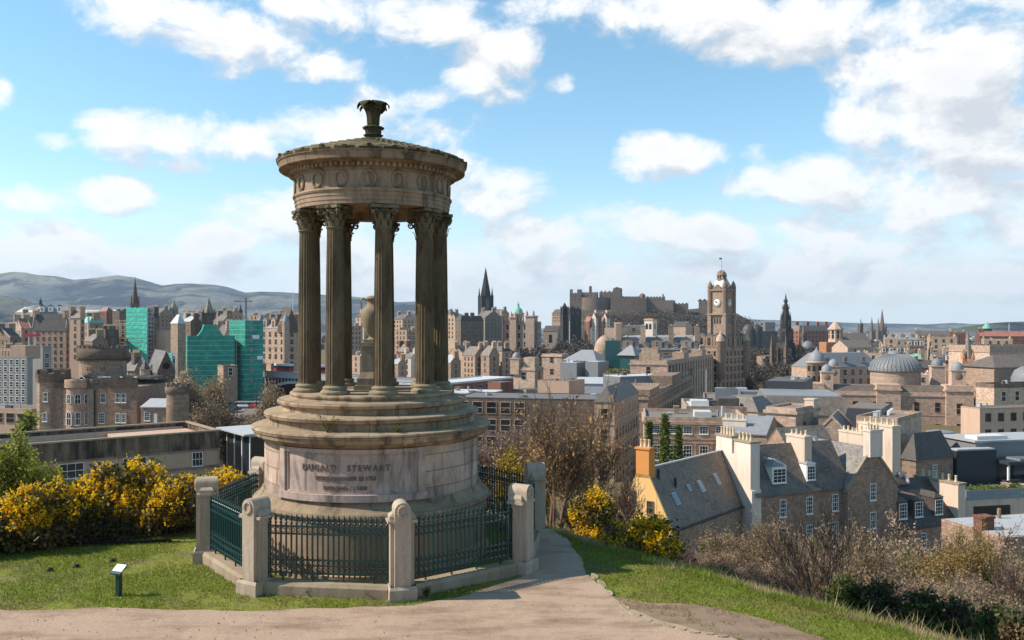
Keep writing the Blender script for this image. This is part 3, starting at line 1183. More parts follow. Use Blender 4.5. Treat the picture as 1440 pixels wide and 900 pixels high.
# small weeds rooted in the joints of the masonry
def weed(loc, label, h, n, seed, mat_='leaf_lime'):
    rr = random.Random(seed)
    w = thing('weed', label, 'weed', loc)
    st, lf = MB(), MB()
    for i in range(n):
        a = rr.uniform(0, 2 * PI)
        sp = rr.uniform(.1, .5) * h
        top = Vector((math.cos(a) * sp, math.sin(a) * sp, h * rr.uniform(.5, 1)))
        pts = [Vector((0, 0, -.02)), top * .5 + Vector((0, 0, h * .08)), top]
        st.tube(pts, [.006, .004, .002], 4)
        for j in range(14):
            t = rr.uniform(.25, 1)
            p = top * t + Vector((rr.uniform(-1, 1), rr.uniform(-1, 1), rr.uniform(-.5, 1))) * .05
            s = rr.uniform(.02, .04)
            d = Vector((rr.uniform(-1, 1), rr.uniform(-1, 1), rr.uniform(-.3, 1))).normalized()
            e = d.cross(Vector((0, 0, 1)) + d * .1).normalized()
            lf.add([tuple(p), tuple(p + d * s + e * s * .5), tuple(p + d * s * 2), tuple(p + d * s - e * s * .5)], [(0, 1, 2, 3)])
    st.build('stem', 'bark_brown', w)
    lf.build('leaves', mat_, w)


# ------------------------------------------------------------------ foliage materials
def leaf_mat(name, c1, c2, trans=.35, rough=.6):
    def b(t, bsdf):
        co = objco(t)
        rnd = t.n('ShaderNodeNewGeometry').outputs['Random Per Island']
        col = t.mix(rnd, c1, c2)
        col = t.mix(t.rng(t.noise(co, 1.2, 3, .6), .35, .7, 0, .35), col, tuple(q * .6 for q in c1))
        t.put(bsdf.inputs['Base Color'], col)
        if trans:
            tr = t.n('ShaderNodeBsdfTranslucent')
            t.put(tr.inputs['Color'], col)
            mx = t.n('ShaderNodeMixShader')
            mx.inputs[0].default_value = trans
            t.put(mx.inputs[1], bsdf.outputs[0])
            t.put(mx.inputs[2], tr.outputs[0])
            out = [n for n in t.t.nodes if n.type == 'OUTPUT_MATERIAL'][0]
            t.put(out.inputs[0], mx.outputs[0])
    return mat(name, b, rough, .25)


leaf_mat('leaf_lime', (.11, .15, .02), (.20, .25, .035))
leaf_mat('leaf_spring', (.22, .23, .03), (.42, .41, .06), .5)
leaf_mat('leaf_dark', (.028, .040, .014), (.085, .10, .032), .25)
leaf_mat('leaf_ivy', (.045, .075, .014), (.18, .21, .03), .3)
leaf_mat('gorse_green', (.045, .055, .015), (.14, .12, .035), .15)
leaf_mat('gorse_brown', (.11, .075, .03), (.22, .155, .065), .15)
leaf_mat('gorse_flower', (.84, .50, .008), (.95, .68, .03), .5)
leaf_mat('bud_gold', (.36, .21, .10), (.52, .34, .16), .35)
leaf_mat('bud_pink', (.25, .155, .115), (.38, .25, .18), .3)
leaf_mat('bud_brown', (.27, .19, .115), (.39, .285, .17), .3)
leaf_mat('bud_yellow', (.36, .25, .035), (.50, .36, .05), .35)
leaf_mat('birch_catkin', (.28, .185, .06), (.42, .29, .10), .35)
leaf_mat('dry_grass', (.36, .27, .14), (.50, .39, .21), .3)
leaf_mat('grass_blade', (.13, .18, .02), (.30, .34, .05), .4)
leaf_mat('grass_olive', (.17, .15, .04), (.30, .25, .08), .35)
leaf_mat('bark_brown', (.085, .062, .045), (.15, .11, .08), 0, .9)
leaf_mat('bark_grey', (.12, .10, .085), (.21, .18, .15), 0, .9)
leaf_mat('bark_pink', (.14, .085, .07), (.22, .145, .12), 0, .9)
leaf_mat('bark_tan', (.20, .135, .08), (.31, .22, .135), 0, .9)
leaf_mat('bark_birch', (.55, .52, .48), (.66, .63, .6), 0, .8)
leaf_mat('bark_dark', (.04, .032, .026), (.075, .06, .048), 0, .9)

weed((MX - .62, MY - 2.62, 3.28), 'leafy green weed growing from the step joint above the inscription', .42, 9, 5)
weed((MX + .95, MY - 2.58, 3.28), 'tiny green weed on the step right of centre of the drum', .16, 5, 6)
for i, (px, py, lab) in enumerate(((435, 838, 'green weed at the foot of the kerb under the front railing, nearest the left post'),
                                   (520, 841, 'small weed against the kerb just left of the middle front post'),
                                   (600, 838, 'weed tuft beside the middle front post on its right'),
                                   (655, 822, 'low weed along the right hand kerb beside the path'))):
    gx_, gy_ = G(px, py)
    weed((gx_, gy_, 0), lab, .16, 9, 20 + i)
# ------------------------------------------------------------------ lawn and rough grass


def in_poly(x, y, poly):
    ins = np.zeros(x.shape, bool)
    n = len(poly)
    for i in range(n):
        ax, ay = poly[i]
        bx, by = poly[(i + 1) % n]
        c = ((ay > y) != (by > y)) & (x < (bx - ax) * (y - ay) / (by - ay + 1e-12) + ax)
        ins ^= c
    return ins


def blades(name, x, y, hmin, hmax, wid, lean, m, seed, z=None):
    rg = np.random.default_rng(seed)
    n = len(x)
    z = ground_h(x, y) if z is None else z
    a = rg.uniform(0, 2 * PI, n)
    h = rg.uniform(hmin, hmax, n) * np.clip((y - 5) / 12, .35, 1)
    lx, ly = rg.normal(0, lean, n) * h, rg.normal(0, lean, n) * h
    w = wid * rg.uniform(.6, 1.4, n)
    p0 = np.stack([x - np.cos(a) * w, y - np.sin(a) * w, z - .01], -1)
    p1 = np.stack([x + np.cos(a) * w, y + np.sin(a) * w, z - .01], -1)
    p2 = np.stack([x + lx, y + ly, z + h], -1)
    co = np.stack([p0, p1, p2], 1).reshape(-1, 3)
    return stuff(soup(name, co, np.arange(3 * n).reshape(-1, 3), m))


rg = np.random.default_rng(11)


def lumpy(x, y, f, s):
    return np.array([mnoise.noise((a * f, b_ * f, s)) for a, b_ in zip(x, y)])


def lawn_points(n, x0, x1, y0, y1, dmax=.6):
    x, y = rg.uniform(x0, x1, n), rg.uniform(y0, y1, n)
    k = (poly_dist(x, y) < dmax) & ~in_poly(x, y, path_poly) & ~in_poly(x, y, earth_poly) & (np.hypot(x - FX, y - FY) > FR - .15)
    return x[k], y[k]


x, y = lawn_points(170000, -20, -.4, 15.6, 25.5, .2)
q = lumpy(x, y, .55, 2.2) + .5 * lumpy(x, y, 2.2, 5.5)
k = (q > -.30) | (rg.uniform(0, 1, len(x)) < .25)
k2 = (q > -.02)
blades('lawn_grass', x[k & k2], y[k & k2], .03, .075, .010, .5, 'grass_blade', 1)
blades('sparse_grass', x[k & ~k2], y[k & ~k2], .02, .05, .010, .6, 'grass_olive', 2)
x, y = lawn_points(150000, .6, 11, 12.5, 26, .5)
q = lumpy(x, y, .7, 7.2) + .5 * lumpy(x, y, 2.4, 3.5) + .25
k = (q > -.2) | (rg.uniform(0, 1, len(x)) < .3)
k3 = lumpy(x, y, 1.6, 9.3) > -.06
blades('slope_grass', x[k & k3], y[k & k3], .025, .07, .010, .5, 'grass_blade', 3)
blades('slope_turf', x[k & ~k3], y[k & ~k3], .02, .055, .010, .6, 'grass_olive', 13)
x, y = rg.uniform(1, 6.5, 14000), rg.uniform(14.4, 18.4, 14000)
k = in_poly(x, y, earth_poly)
x, y = x[k], y[k]
k = lumpy(x, y, 1.3, 4.4) + .6 * lumpy(x, y, 4, 1.4) > .12
blades('earth_grass', x[k], y[k], .02, .055, .010, .6, 'grass_olive', 12)
# longer tussocks and straw along the brow of the hill
x, y = rg.uniform(.5, 13, 120000), rg.uniform(9, 27, 120000)
d = poly_dist(x, y)
k = (d > -.7) & (d < 1.6) & (y > 11) & (rg.uniform(0, 1, len(x)) < np.exp(-np.abs(d - .3) * 1.2))
x, y = x[k], y[k]
q = lumpy(x, y, .8, 1.1)
blades('brow_grass', x[q > .0], y[q > .0], .06, .19, .010, .5, 'grass_blade', 4)
blades('dry_grass', x[q <= .0], y[q <= .0], .07, .20, .0055, .45, 'dry_grass', 5)
# rough straw over the slope
x, y = rg.uniform(2, 60, 90000), rg.uniform(8, 80, 90000)
d = poly_dist(x, y)
k = (d > 1.2) & (d < 42) & (y > 15) & (rg.uniform(0, 1, len(x)) < 1.2 * np.exp(-d / 22))
blades('slope_straw', x[k], y[k], .12, .55, .014, .5, 'dry_grass', 6)
k &= rg.uniform(0, 1, len(x)) < .5
blades('slope_undergrowth', x[k] + .3, y[k] + .2, .12, .5, .035, .7, 'leaf_dark', 7)

# loose stones and grit lying on the path
n = 5200
x, y = rg.uniform(-15, 5, n), 14.5 + 10.3 * rg.uniform(0, 1, n) ** 1.5
k = in_poly(x, y, path_poly) & (lumpy(x, y, .9, 6.6) + rg.uniform(-.3, .5, n) > .12)
x, y = x[k], y[k]
n = len(x)
s = .010 + .022 * rg.uniform(0, 1, n) ** 3
a = rg.uniform(0, 6.28, n)
pc = []
for q in range(4):
    t = a + q * PI / 2
    pc.append(np.stack([x + np.cos(t) * s * rg.uniform(.7, 1.3, n), y + np.sin(t) * s, np.full(n, .012)], -1))
pc.append(np.stack([x, y, .016 + s * .9], -1))
ix = np.arange(n)[:, None] * 5
stuff(soup('path_grit', np.stack(pc, 1).reshape(-1, 3), np.concatenate([ix + np.array([[q, (q + 1) % 4, 4]]) for q in range(4)]), 'kerb_stone'))
# edging stones of the path, each laid by itself
rr = random.Random(4)
estone = [(836, 812), (846, 822), (857, 836), (866, 846), (878, 856), (893, 865), (908, 872), (925, 879), (941, 882), (958, 886), (975, 890), (994, 892), (1015, 896)]
for i, (a, b_) in enumerate(estone):
    x0, y0 = G(a, b_)
    x1, y1 = G(*estone[min(i + 1, len(estone) - 1)]) if i + 1 < len(estone) else (x0 + .3, y0 - .1)
    ang = math.atan2(y1 - y0, x1 - x0)
    ln = min(.36, max(.16, math.hypot(x1 - x0, y1 - y0) * rr.uniform(.42, .56)))
    m_ = MB()
    poly = [(ln * rr.uniform(.8, 1) * math.cos(t) , .085 * rr.uniform(.8, 1.15) * math.sin(t)) for t in [2 * PI * q / 9 for q in range(9)]]
    m_.add([(px_, py_, -.05) for px_, py_ in poly] + [(px_ * .92, py_ * .85, .022 + rr.uniform(-.012, .02)) for px_, py_ in poly],
           [tuple(range(9, 18))] + [(j, (j + 1) % 9, 9 + (j + 1) % 9, 9 + j) for j in range(9)])
    o = m_.build('edging_stone', 'kerb_stone', None, (x0, y0, .01), ang)
    tag(o, 'flat worn edging stone in the row between the gravel path and the grass', 'stone', 'edging stones along the path')

# information lectern on the lawn
lx, ly = G(167, 838)
lec = thing('information_lectern', 'small dark green lectern sign with a pale tilted panel on the lawn', 'sign', (lx, ly, 0), R(-20))
MB().box(-.05, .05, -.045, .045, -.1, .50).build('post', 'iron_green', lec)
bb = MB()
vs = [(-.135, -.11, .47), (.135, -.11, .47), (.135, .10, .61), (-.135, .10, .61)]
bb.add(vs + [(x_, y_, z_ + .03) for x_, y_, z_ in vs], [(3, 2, 1, 0), (4, 5, 6, 7), (0, 1, 5, 4), (1, 2, 6, 5), (2, 3, 7, 6), (3, 0, 4, 7)])
bb.build('panel', 'iron_green', lec)
fb = MB()
fb.add([(x_ * .93, y_ * .9, z_ + .034) for x_, y_, z_ in vs], [(0, 1, 2, 3)])
fb.build('face', 'sign_white', lec)

# three buried lamps in the turf
for i, (a, b_) in enumerate(((70, 803), (107, 798), (158, 790))):
    x0, y0 = G(a, b_)
    o = MB().lathe([(.01, .05), (.06, .05), (.075, .035), (.08, -.03)], 12).build('ground_lamp', 'iron_black', None, (x0, y0, .02))
    tag(o, 'small dark lamp housing set in the lawn before the gorse hedge', 'ground lamp', 'lamps buried in the lawn')

# ------------------------------------------------------------------ trees and bushes


def seg_mesh(name, segs, m, parent, sides=4):
    if not segs:
        return None
    a = np.array([s[0] for s in segs], float)
    b_ = np.array([s[1] for s in segs], float)
    ra = np.array([s[2] for s in segs])
    rb = np.array([s[3] for s in segs])
    d = b_ - a
    d /= np.linalg.norm(d, axis=1, keepdims=True) + 1e-9
    ref = np.where(np.abs(d[:, 2:3]) < .9, np.array([[0, 0, 1.0]]), np.array([[1.0, 0, 0]]))
    u = np.cross(d, ref)
    u /= np.linalg.norm(u, axis=1, keepdims=True) + 1e-9
    w = np.cross(d, u)
    n = len(segs)
    ang = np.arange(sides) * 2 * PI / sides
    ring = u[:, None, :] * np.cos(ang)[None, :, None] + w[:, None, :] * np.sin(ang)[None, :, None]
    va = a[:, None, :] + ring * ra[:, None, None]
    vb = b_[:, None, :] + ring * rb[:, None, None]
    co = np.concatenate([va, vb], 1).reshape(-1, 3)
    base = np.arange(n)[:, None] * 2 * sides
    i = np.arange(sides)[None, :]
    j = (i + 1) % sides
    q = np.stack([base + i, base + j, base + sides + j, base + sides + i], -1).reshape(-1, 4)
    return soup(name, co, q, m, parent)


def leaf_soup(name, pts, size, m, parent, seed, jitter=0.0, aspect=1.6, out=None):
    rg_ = np.random.default_rng(seed)
    p = np.asarray(pts, float)
    n = len(p)
    if n == 0:
        return None
    p = p + rg_.normal(0, jitter, (n, 3))
    d = rg_.normal(0, 1, (n, 3))
    if out is not None:
        d = d * .7 + out
    d /= np.linalg.norm(d, axis=1, keepdims=True) + 1e-9
    e = np.cross(d, rg_.normal(0, 1, (n, 3)))
    e /= np.linalg.norm(e, axis=1, keepdims=True) + 1e-9
    s = size * rg_.uniform(.6, 1.4, (n, 1))
    co = np.stack([p, p + d * s * aspect * .5 + e * s * .5, p + d * s * aspect, p + d * s * aspect * .5 - e * s * .5], 1).reshape(-1, 3)
    return soup(name, co, np.arange(4 * n).reshape(-1, 4), m, parent)


def grow(rr, thick, thin, tips, p, d, ln, r, lev, P):
    n = P.get('sub', 4)
    mx = P['levels']
    for i in range(n):
        w = Vector((rr.gauss(0, 1), rr.gauss(0, 1), rr.gauss(0, 1))) * P.get('wob', .18)
        d = (d + w + Vector((0, 0, P.get('up', .06) - (P.get('droop', 0) if lev >= 2 else 0)))).normalized()
        p2 = p + d * (ln / n)
        r2 = max(P['rmin'], r * (1 - (.55 if lev else .42) / n))
        (thick if lev <= P.get('tl', 1) else thin).append((tuple(p), tuple(p2), r, r2))
        p, r = p2, r2
        if lev < mx and (i >= 1 or lev > 0):
            for k in range(P['kids'][min(lev, len(P['kids']) - 1)]):
                ang = R(rr.uniform(*P.get('ang', (28, 62))))
                ax = d.cross(Vector((rr.gauss(0, 1), rr.gauss(0, 1), rr.gauss(0, 1)))).normalized()
                nd_ = (Matrix.Rotation(ang, 3, ax) @ d).normalized()
                grow(rr, thick, thin, tips, p, nd_, ln * rr.uniform(*P.get('lr', (.45, .72))), max(P['rmin'], r * rr.uniform(.45, .65)), lev + 1, P)
        if lev >= mx - P.get('tipback', 0):
            tips.append(tuple(p))


def tree(name, label, cat, px, Y, top, P, bark, leafm=None, leafn=1, leafs=.05, seed=1, stems=1, spread=.25, group=None, base_z=None, trunk_r=.1, lean=0, jitter=.05, twigm=None, width=1.0):
    X = U(px) * Y
    z0 = gh(X, Y) - .15 if base_z is None else base_z
    H = ZY(top, Y) - z0
    root = thing(name, label, cat, (X, Y, z0), 0, group)
    rr = random.Random(seed)
    thick, thin, tips = [], [], []
    for s in range(stems):
        a = 2 * PI * s / max(1, stems) + rr.uniform(-.4, .4)
        d = Vector((math.cos(a) * spread + lean, math.sin(a) * spread, 1)).normalized() if stems > 1 else Vector((lean, 0, 1)).normalized()
        st = Vector((math.cos(a), math.sin(a), 0)) * (trunk_r * 1.5 if stems > 1 else 0)
        grow(rr, thick, thin, tips, st, d, P.get('tf', .55) * rr.uniform(.8, 1.1), trunk_r / max(H, .1), 0, P)
    zs = max([t[2] for t in tips] + [s[1][2] for s in thick + thin])
    k = H / zs
    sc = lambda q: (q[0] * k * width, q[1] * k * width, q[2] * k)
    thick = [(sc(a), sc(b_), ra * H, rb * H) for a, b_, ra, rb in thick]
    thin = [(sc(a), sc(b_), ra * H, rb * H) for a, b_, ra, rb in thin]
    tips = [sc(q) for q in tips]
    seg_mesh('trunk', thick, bark, root, 6)
    seg_mesh('crown', thin, twigm or bark, root, 3)
    if leafm:
        pts = [t for t in tips for _ in range(int(leafn + rr.random()))]
        leaf_soup('leaves', pts, leafs, leafm, root, seed, jitter)
    return root


leaf_mat('bud_pale', (.42, .29, .20), (.56, .42, .30), .35)
leaf_mat('leaf_olive', (.12, .115, .03), (.22, .20, .06), .3)
BARE = dict(levels=4, kids=[2, 2, 2, 1], rmin=.0011, wob=.16, up=.07, sub=4, tf=.55)
TWIG = dict(levels=4, kids=[2, 2, 2, 1], rmin=.0014, wob=.2, up=.12, sub=4, tf=.5, ang=(18, 48))
leaf_mat('bark_red', (.15, .092, .06), (.27, .175, .115), 0, .9)
UPR2 = dict(levels=4, kids=[1, 1, 1, 1], rmin=.0009, wob=.12, up=.07, sub=5, tf=.72, ang=(18, 46), tipback=1)
SPARSE = dict(levels=3, kids=[1, 1, 1], rmin=.0022, wob=.08, up=.09, sub=5, tf=.7, ang=(16, 40))
UPR = dict(levels=3, kids=[1, 1, 2], rmin=.0016, wob=.10, up=.10, sub=6, tf=.72, ang=(14, 38), tipback=1)


def clump_pts(rr, cx, cy, cz, rx, ry, rz, n):
    out = []
    while len(out) < n:
        v = Vector((rr.uniform(-1, 1), rr.uniform(-1, 1), rr.uniform(-.35, 1)))
        if v.length < 1 and v.length > .45:
            out.append((cx + v.x * rx, cy + v.y * ry, cz + v.z * rz))
    return out


def bush(name, label, cat, px, Y, top, wpx, seed, leaf, leaf2=None, flower=None, fl=.5, lsz=.07, n=5200, group=None, base_z=None, depth=1.0, csz=.34, fsz=.058, dens=1.0, flz=.2):
    """dense bush: stems, foliage of leaf-sized faces in uneven clumps, flowers on the outer, sunlit side"""
    X = U(px) * Y
    z0 = gh(X, Y) - .1 if base_z is None else base_z
    H = ZY(top, Y) - z0
    W = wpx / F * Y * .5
    root = thing(name, label, cat, (X, Y, z0), 0, group)
    rr = random.Random(seed)
    rg_ = np.random.default_rng(seed)
    cl = clump_pts(rr, 0, 0, H * .38, W * .85, W * depth * .85, H * .52, int(46 * dens))
    segs = []
    for c in cl:
        m_ = Vector((c[0] * .45 + rr.uniform(-.1, .1), c[1] * .45, c[2] * .55))
        segs += [((rr.uniform(-.1, .1), rr.uniform(-.1, .1), -.1), tuple(m_), .022, .014), (tuple(m_), c, .014, .006)]
        for _ in range(5):
            e = Vector(c) + Vector((rr.gauss(0, 1), rr.gauss(0, 1), rr.gauss(0, 1) + .4)) * csz * .9
            segs.append((c, tuple(e), .008, .003))
    seg_mesh('stem', segs, 'bark_brown', root, 4)
    P1, P2, FL = [], [], []
    per = n // len(cl)
    for i, c in enumerate(cl):
        g = np.array(c) + rg_.normal(0, csz * .48, (per, 3)) * np.array([1, 1, .85])
        g = g[g[:, 2] > .02]
        bloom = flower and c[2] / max(H, .1) > flz and rr.random() < fl
        (P2 if (leaf2 and rr.random() < .5) else P1).append(g[::3] if bloom else g)
        if bloom:
            f = rg_.normal(0, 1, (int(per * rr.uniform(.17, .33)), 3))
            f = np.array(c) + f / np.linalg.norm(f, axis=1, keepdims=True) * csz * rg_.uniform(.35, 1.05, (len(f), 1))
            FL.append(np.repeat(f, 11, 0) + rg_.normal(0, .034, (len(f) * 11, 3)) * np.array([1, 1, 1.9]))   # flowers sit in spikes
    if P1:
        p = np.concatenate(P1)
        leaf_soup('foliage', p, lsz, leaf, root, seed, 0, 1.9, np.array([[0, 0, .35]]))
    if P2:
        leaf_soup('foliage', np.concatenate(P2), lsz, leaf2, root, seed + 1, 0, 1.9, np.array([[0, 0, .35]]))
    if FL:
        leaf_soup('flowers', np.concatenate(FL), fsz, flower, root, seed + 2, 0, 1.2)
    return root


# the gorse hedge on the left
GOR = [(-35, 21.9, 694, 120, .6, 'gorse bush with scattered yellow flowers cut by the left edge of the picture'),
       (42, 22.3, 684, 105, .9, 'low gorse bush thick with yellow flowers at the left end of the hedge'),
       (92, 23.0, 668, 90, .7, 'gorse bush half in flower between the low bush and the tallest one'),
       (140, 24.2, 646, 95, .92, 'tall gorse bush crowded with yellow bloom below the flat roofed block'),
       (195, 24.4, 647, 95, .95, 'tallest right hand gorse bush, golden yellow from top to middle'),
       (237, 24.0, 676, 75, .4, 'browner gorse bush with few flowers near the fence corner'),
       (262, 25.6, 664, 70, .75, 'narrow yellow gorse bush just left of the fence corner post'),
       (318, 28.5, 655, 75, .8, 'yellow gorse bush seen behind the left railing')]
for i, (px, Y, top, w, fl, lab) in enumerate(GOR):
    bush('gorse_bush', lab, 'gorse bush', px, Y, top, w, 100 + i, 'gorse_green', 'gorse_brown', 'gorse_flower', fl, .075, 6500, 'gorse bushes of the left hedge', flz=.42)
BR = [(-10, 20.9, 752, 90), (55, 21.2, 750, 90), (110, 21.8, 746, 90), (165, 22.2, 742, 90), (215, 22.8, 738, 80), (262, 23.4, 732, 60)]
for i, (px, Y, top, w) in enumerate(BR):
    bush('bramble', 'dark green bramble at the foot of the gorse hedge behind the thin iron railing', 'bramble', px, Y + 1.3, top, w, 140 + i, 'leaf_dark', 'gorse_brown', None, 0, .08, 5000, 'brambles under the gorse', depth=.6, csz=.28)

# thin old railing in front of the hedge
rl = thing('hedge_railing', 'thin dark iron railing along the foot of the gorse hedge', 'railing', (-9.0, 22.9, 0), math.atan2(20.2 - 22.9, -22 + 9.0))
rb = MB()
for z in (.18, .92):
    rb.box(0, 13, -.012, .012, z - .012, z + .012)
rb.box(0, 13, -.08, .08, -.1, .07)
rb.build('rail', 'iron_black', rl)
pb = MB()
pb.box(-.009, .009, -.009, .009, 0, 1.0)
pme = pb.mesh('bar', 'iron_black')
for i in range(96):
    place('bar', pme, rl, (.1 + i * .135, 0, 0))

# bushes in flower right of the monument, on the brow
bush('gorse_bush', 'round gorse bush covered in yellow flowers in front of the yellow gable', 'gorse bush', 836, 26.0, 688, 78, 201, 'gorse_green', 'gorse_brown', 'gorse_flower', .62, .07, 7000, 'gorse bushes on the brow', base_z=-1.2, flz=.3)
bush('gorse_bush', 'gorse bush with orange yellow flowers beside the slate roof of the yellow house', 'gorse bush', 914, 24.0, 722, 80, 202, 'gorse_green', 'gorse_brown', 'gorse_flower', .78, .07, 7000, 'gorse bushes on the brow', base_z=-1.5, flz=.3)
bush('gorse_bush', 'small sparse gorse bush low between the two yellow ones', 'gorse bush', 872, 23.6, 738, 50, 203, 'gorse_green', 'gorse_brown', 'gorse_flower', .4, .06, 3000, 'gorse bushes on the brow', base_z=-1.0)

# trees
tree('budding_tree', 'many stemmed small bare tree with scattered gold buds right of the monument', 'tree', 780, 28.0, 522, UPR2, 'bark_red', 'bud_gold', .08, .075, 7, 7, .30, trunk_r=.06, jitter=.07, base_z=-1.0, width=.74)
tree('budding_tree', 'slimmer tree with tan buds leaning in front of the dark street facade', 'tree', 818, 30.5, 528, UPR2, 'bark_red', 'bud_gold', .08, .075, 8, 6, .28, trunk_r=.06, jitter=.07, base_z=-2.0, lean=.02, width=.64)
tree('budding_tree', 'short yellow budded tree close behind the right fence posts', 'tree', 724, 31.5, 622, UPR, 'bark_brown', 'bud_yellow', .7, .07, 9, 4, .3, trunk_r=.04, jitter=.07, base_z=-2.6, width=.85)
tree('bare_tree', 'reddish twiggy tree between the monument and the gold budded tree', 'tree', 690, 47, 565, TWIG, 'bark_pink', 'bud_pink', 1, .07, 10, 5, .4, trunk_r=.12, jitter=.2, width=1.05)
tree('bare_tree', 'low reddish bare tree half hidden by the monument drum', 'tree', 655, 52, 610, TWIG, 'bark_pink', 'bud_pink', 1, .07, 11, 4, .4, trunk_r=.12, jitter=.2, width=1.1)
tree('bare_tree', 'thin bare tree at the edge of the street left of the yellow gable', 'tree', 852, 70, 640, TWIG, 'bark_red', None, 1, .05, 12, 2, .2, trunk_r=.10, width=.7)
tree('bare_tree', 'large bare tree with golden brown twigs left of the monument steps', 'tree', 310, 172, 516, BARE, 'bark_tan', 'bud_brown', 5, .24, 13, 3, .28, trunk_r=.35, jitter=.7, width=.58, twigm='bark_tan')
tree('bare_tree', 'smaller brown bare tree right of the large one, above the glazed canopy', 'tree', 352, 178, 572, TWIG, 'bark_tan', 'bud_brown', 2, .22, 14, 3, .3, trunk_r=.2, jitter=.4, width=.6)
tree('bare_tree', 'smaller greyish bare tree just right of the round prison turret', 'tree', 268, 176, 552, TWIG, 'bark_brown', 'bud_brown', 2, .22, 15, 3, .3, trunk_r=.2, jitter=.4, width=.42)
tree('sycamore', 'leafing tree with fresh lime green leaves above the left hedge', 'tree', 8, 33, 598, TWIG, 'bark_brown', 'leaf_spring', 3, .07, 16, 4, .5, trunk_r=.08, jitter=.14, width=.5)
tree('sycamore', 'low leafing shrub with yellow green leaves behind the low gorse', 'tree', 72, 35, 628, TWIG, 'bark_brown', 'leaf_spring', 3, .07, 17, 5, .55, trunk_r=.06, jitter=.14, width=.55)
bush('holly', 'dark evergreen shrub standing before the stained concrete wall', 'shrub', 212, 31, 628, 34, 18, 'leaf_dark', 'leaf_ivy', None, 0, .08, 2600)
bush('ivy_mound', 'bright yellow green ivy climbing the left wing of the castellated house', 'ivy', 42, 150, 566, 32, 19, 'leaf_spring', 'leaf_ivy', None, 0, .5, 2600, csz=1.2)
bush('shrub', 'olive shrub mound at the left end of the castellated house', 'shrub', 18, 140, 588, 60, 20, 'leaf_ivy', 'gorse_brown', None, 0, .45, 3000, csz=1.2)
bush('shrub', 'grey green shrub in front of the castellated house door', 'shrub', 62, 138, 592, 36, 21, 'leaf_ivy', 'leaf_dark', None, 0, .4, 2200, csz=1.0)
# ivy clad poplars beyond the street


def ivy_tree(px, Y, top, wpx, lab, seed):
    X = U(px) * Y
    z0 = gh(X, Y) - .2
    H = ZY(top, Y) - z0
    t = thing('ivy_tree', lab, 'tree', (X, Y, z0), 0, 'ivy clad trees by the terrace')
    rr = random.Random(seed)
    th = [((0, 0, 0), (.1, 0, H * .5), .22, .16), ((.1, 0, H * .5), (-.05, 0, H * .97), .16, .05)]
    for i in range(16):
        z = H * rr.uniform(.35, .95)
        a = rr.uniform(0, 6.28)
        e = (math.cos(a) * rr.uniform(.5, 1.3), math.sin(a) * rr.uniform(.5, 1.3), z + rr.uniform(.5, 1.6))
        th.append(((0, 0, z), e, .06, .02))
    seg_mesh('trunk', th, 'bark_brown', t, 6)
    rg_ = np.random.default_rng(seed)
    W = wpx / F * Y * .5
    z = rg_.uniform(.2, 1, 3200)
    a = rg_.uniform(0, 2 * PI, 3200)
    q = W * (1.1 - z * .95) * (.35 + .75 * np.abs(np.sin(z * 13 + a * 2 + seed))) * rg_.uniform(.3, 1.25, 3200)
    leaf_soup('ivy', np.stack([q * np.cos(a), q * np.sin(a), z * H], -1), .24, 'leaf_ivy', t, seed, .1)


ivy_tree(913, 124, 594, 22, 'slim ivy clad tree at the left of the three by the tan terrace', 31)
ivy_tree(935, 122, 584, 36, 'tallest ivy clad tree in front of the tan terrace wall', 32)
ivy_tree(954, 126, 600, 28, 'shorter yellow green ivy clad tree nearest the tan terrace windows', 33)

# slope on the right
tree('bare_tree', 'many stemmed leafless tree standing on the slope before the stone house', 'tree', 1150, 30, 690, SPARSE, 'bark_brown', None, 1, .04, 41, 6, .36, trunk_r=.05, jitter=.06, width=.95, twigm='bark_brown')
tree('bare_tree', 'spindly bare shrub tree in front of the slate roof of the yellow house', 'tree', 1068, 38, 728, UPR, 'bark_tan', 'bud_brown', 1, .05, 42, 5, .5, trunk_r=.04, jitter=.1, width=1.3)
tree('magnolia', 'budding magnolia with pale pink tips below the dormer windows', 'tree', 1300, 46, 712, UPR, 'bark_brown', 'bud_pale', 1, .09, 43, 5, .5, trunk_r=.07, jitter=.05, width=1.3)
tree('birch', 'golden catkin birch with white trunk at the right of the slope', 'tree', 1374, 36, 732, dict(levels=4, kids=[2, 2, 2, 1], rmin=.0012, wob=.16, up=.02, droop=.10, sub=4, tf=.6), 'bark_birch', 'birch_catkin', 4, .05, 44, 2, .12, trunk_r=.06, jitter=.12, twigm='bark_tan', width=.62)
tree('bare_tree', 'wide brown twiggy bush tree cut by the right edge of the picture', 'tree', 1436, 31, 775, TWIG, 'bark_pink', None, 2, .05, 45, 5, .5, trunk_r=.04, jitter=.08, width=1.2)
tree('bare_tree', 'bare twiggy tree between the magnolia and the birch trunk', 'tree', 1330, 40, 762, UPR, 'bark_brown', 'bud_brown', 1, .06, 46, 5, .5, trunk_r=.05, jitter=.1, width=1.3)

for px, Y, top_, lab in ((1098, 36, 716, 'thin bare sapling at the left of the leafless tree on the slope'), (1204, 34, 724, 'thin bare sapling in front of the gable fronted stone house'),
                         (1256, 37, 738, 'short bare sapling left of the magnolia'), (1418, 31, 770, 'thin bare sapling right of the birch'), (1030, 40, 730, 'spindly sapling under the eaves of the slate roof')):
    tree('bare_sapling', lab, 'tree', px, Y, top_, SPARSE, 'bark_tan', 'bud_brown', .3, .05, px, 4, .3, trunk_r=.035, jitter=.05, width=.8, twigm='bark_tan')
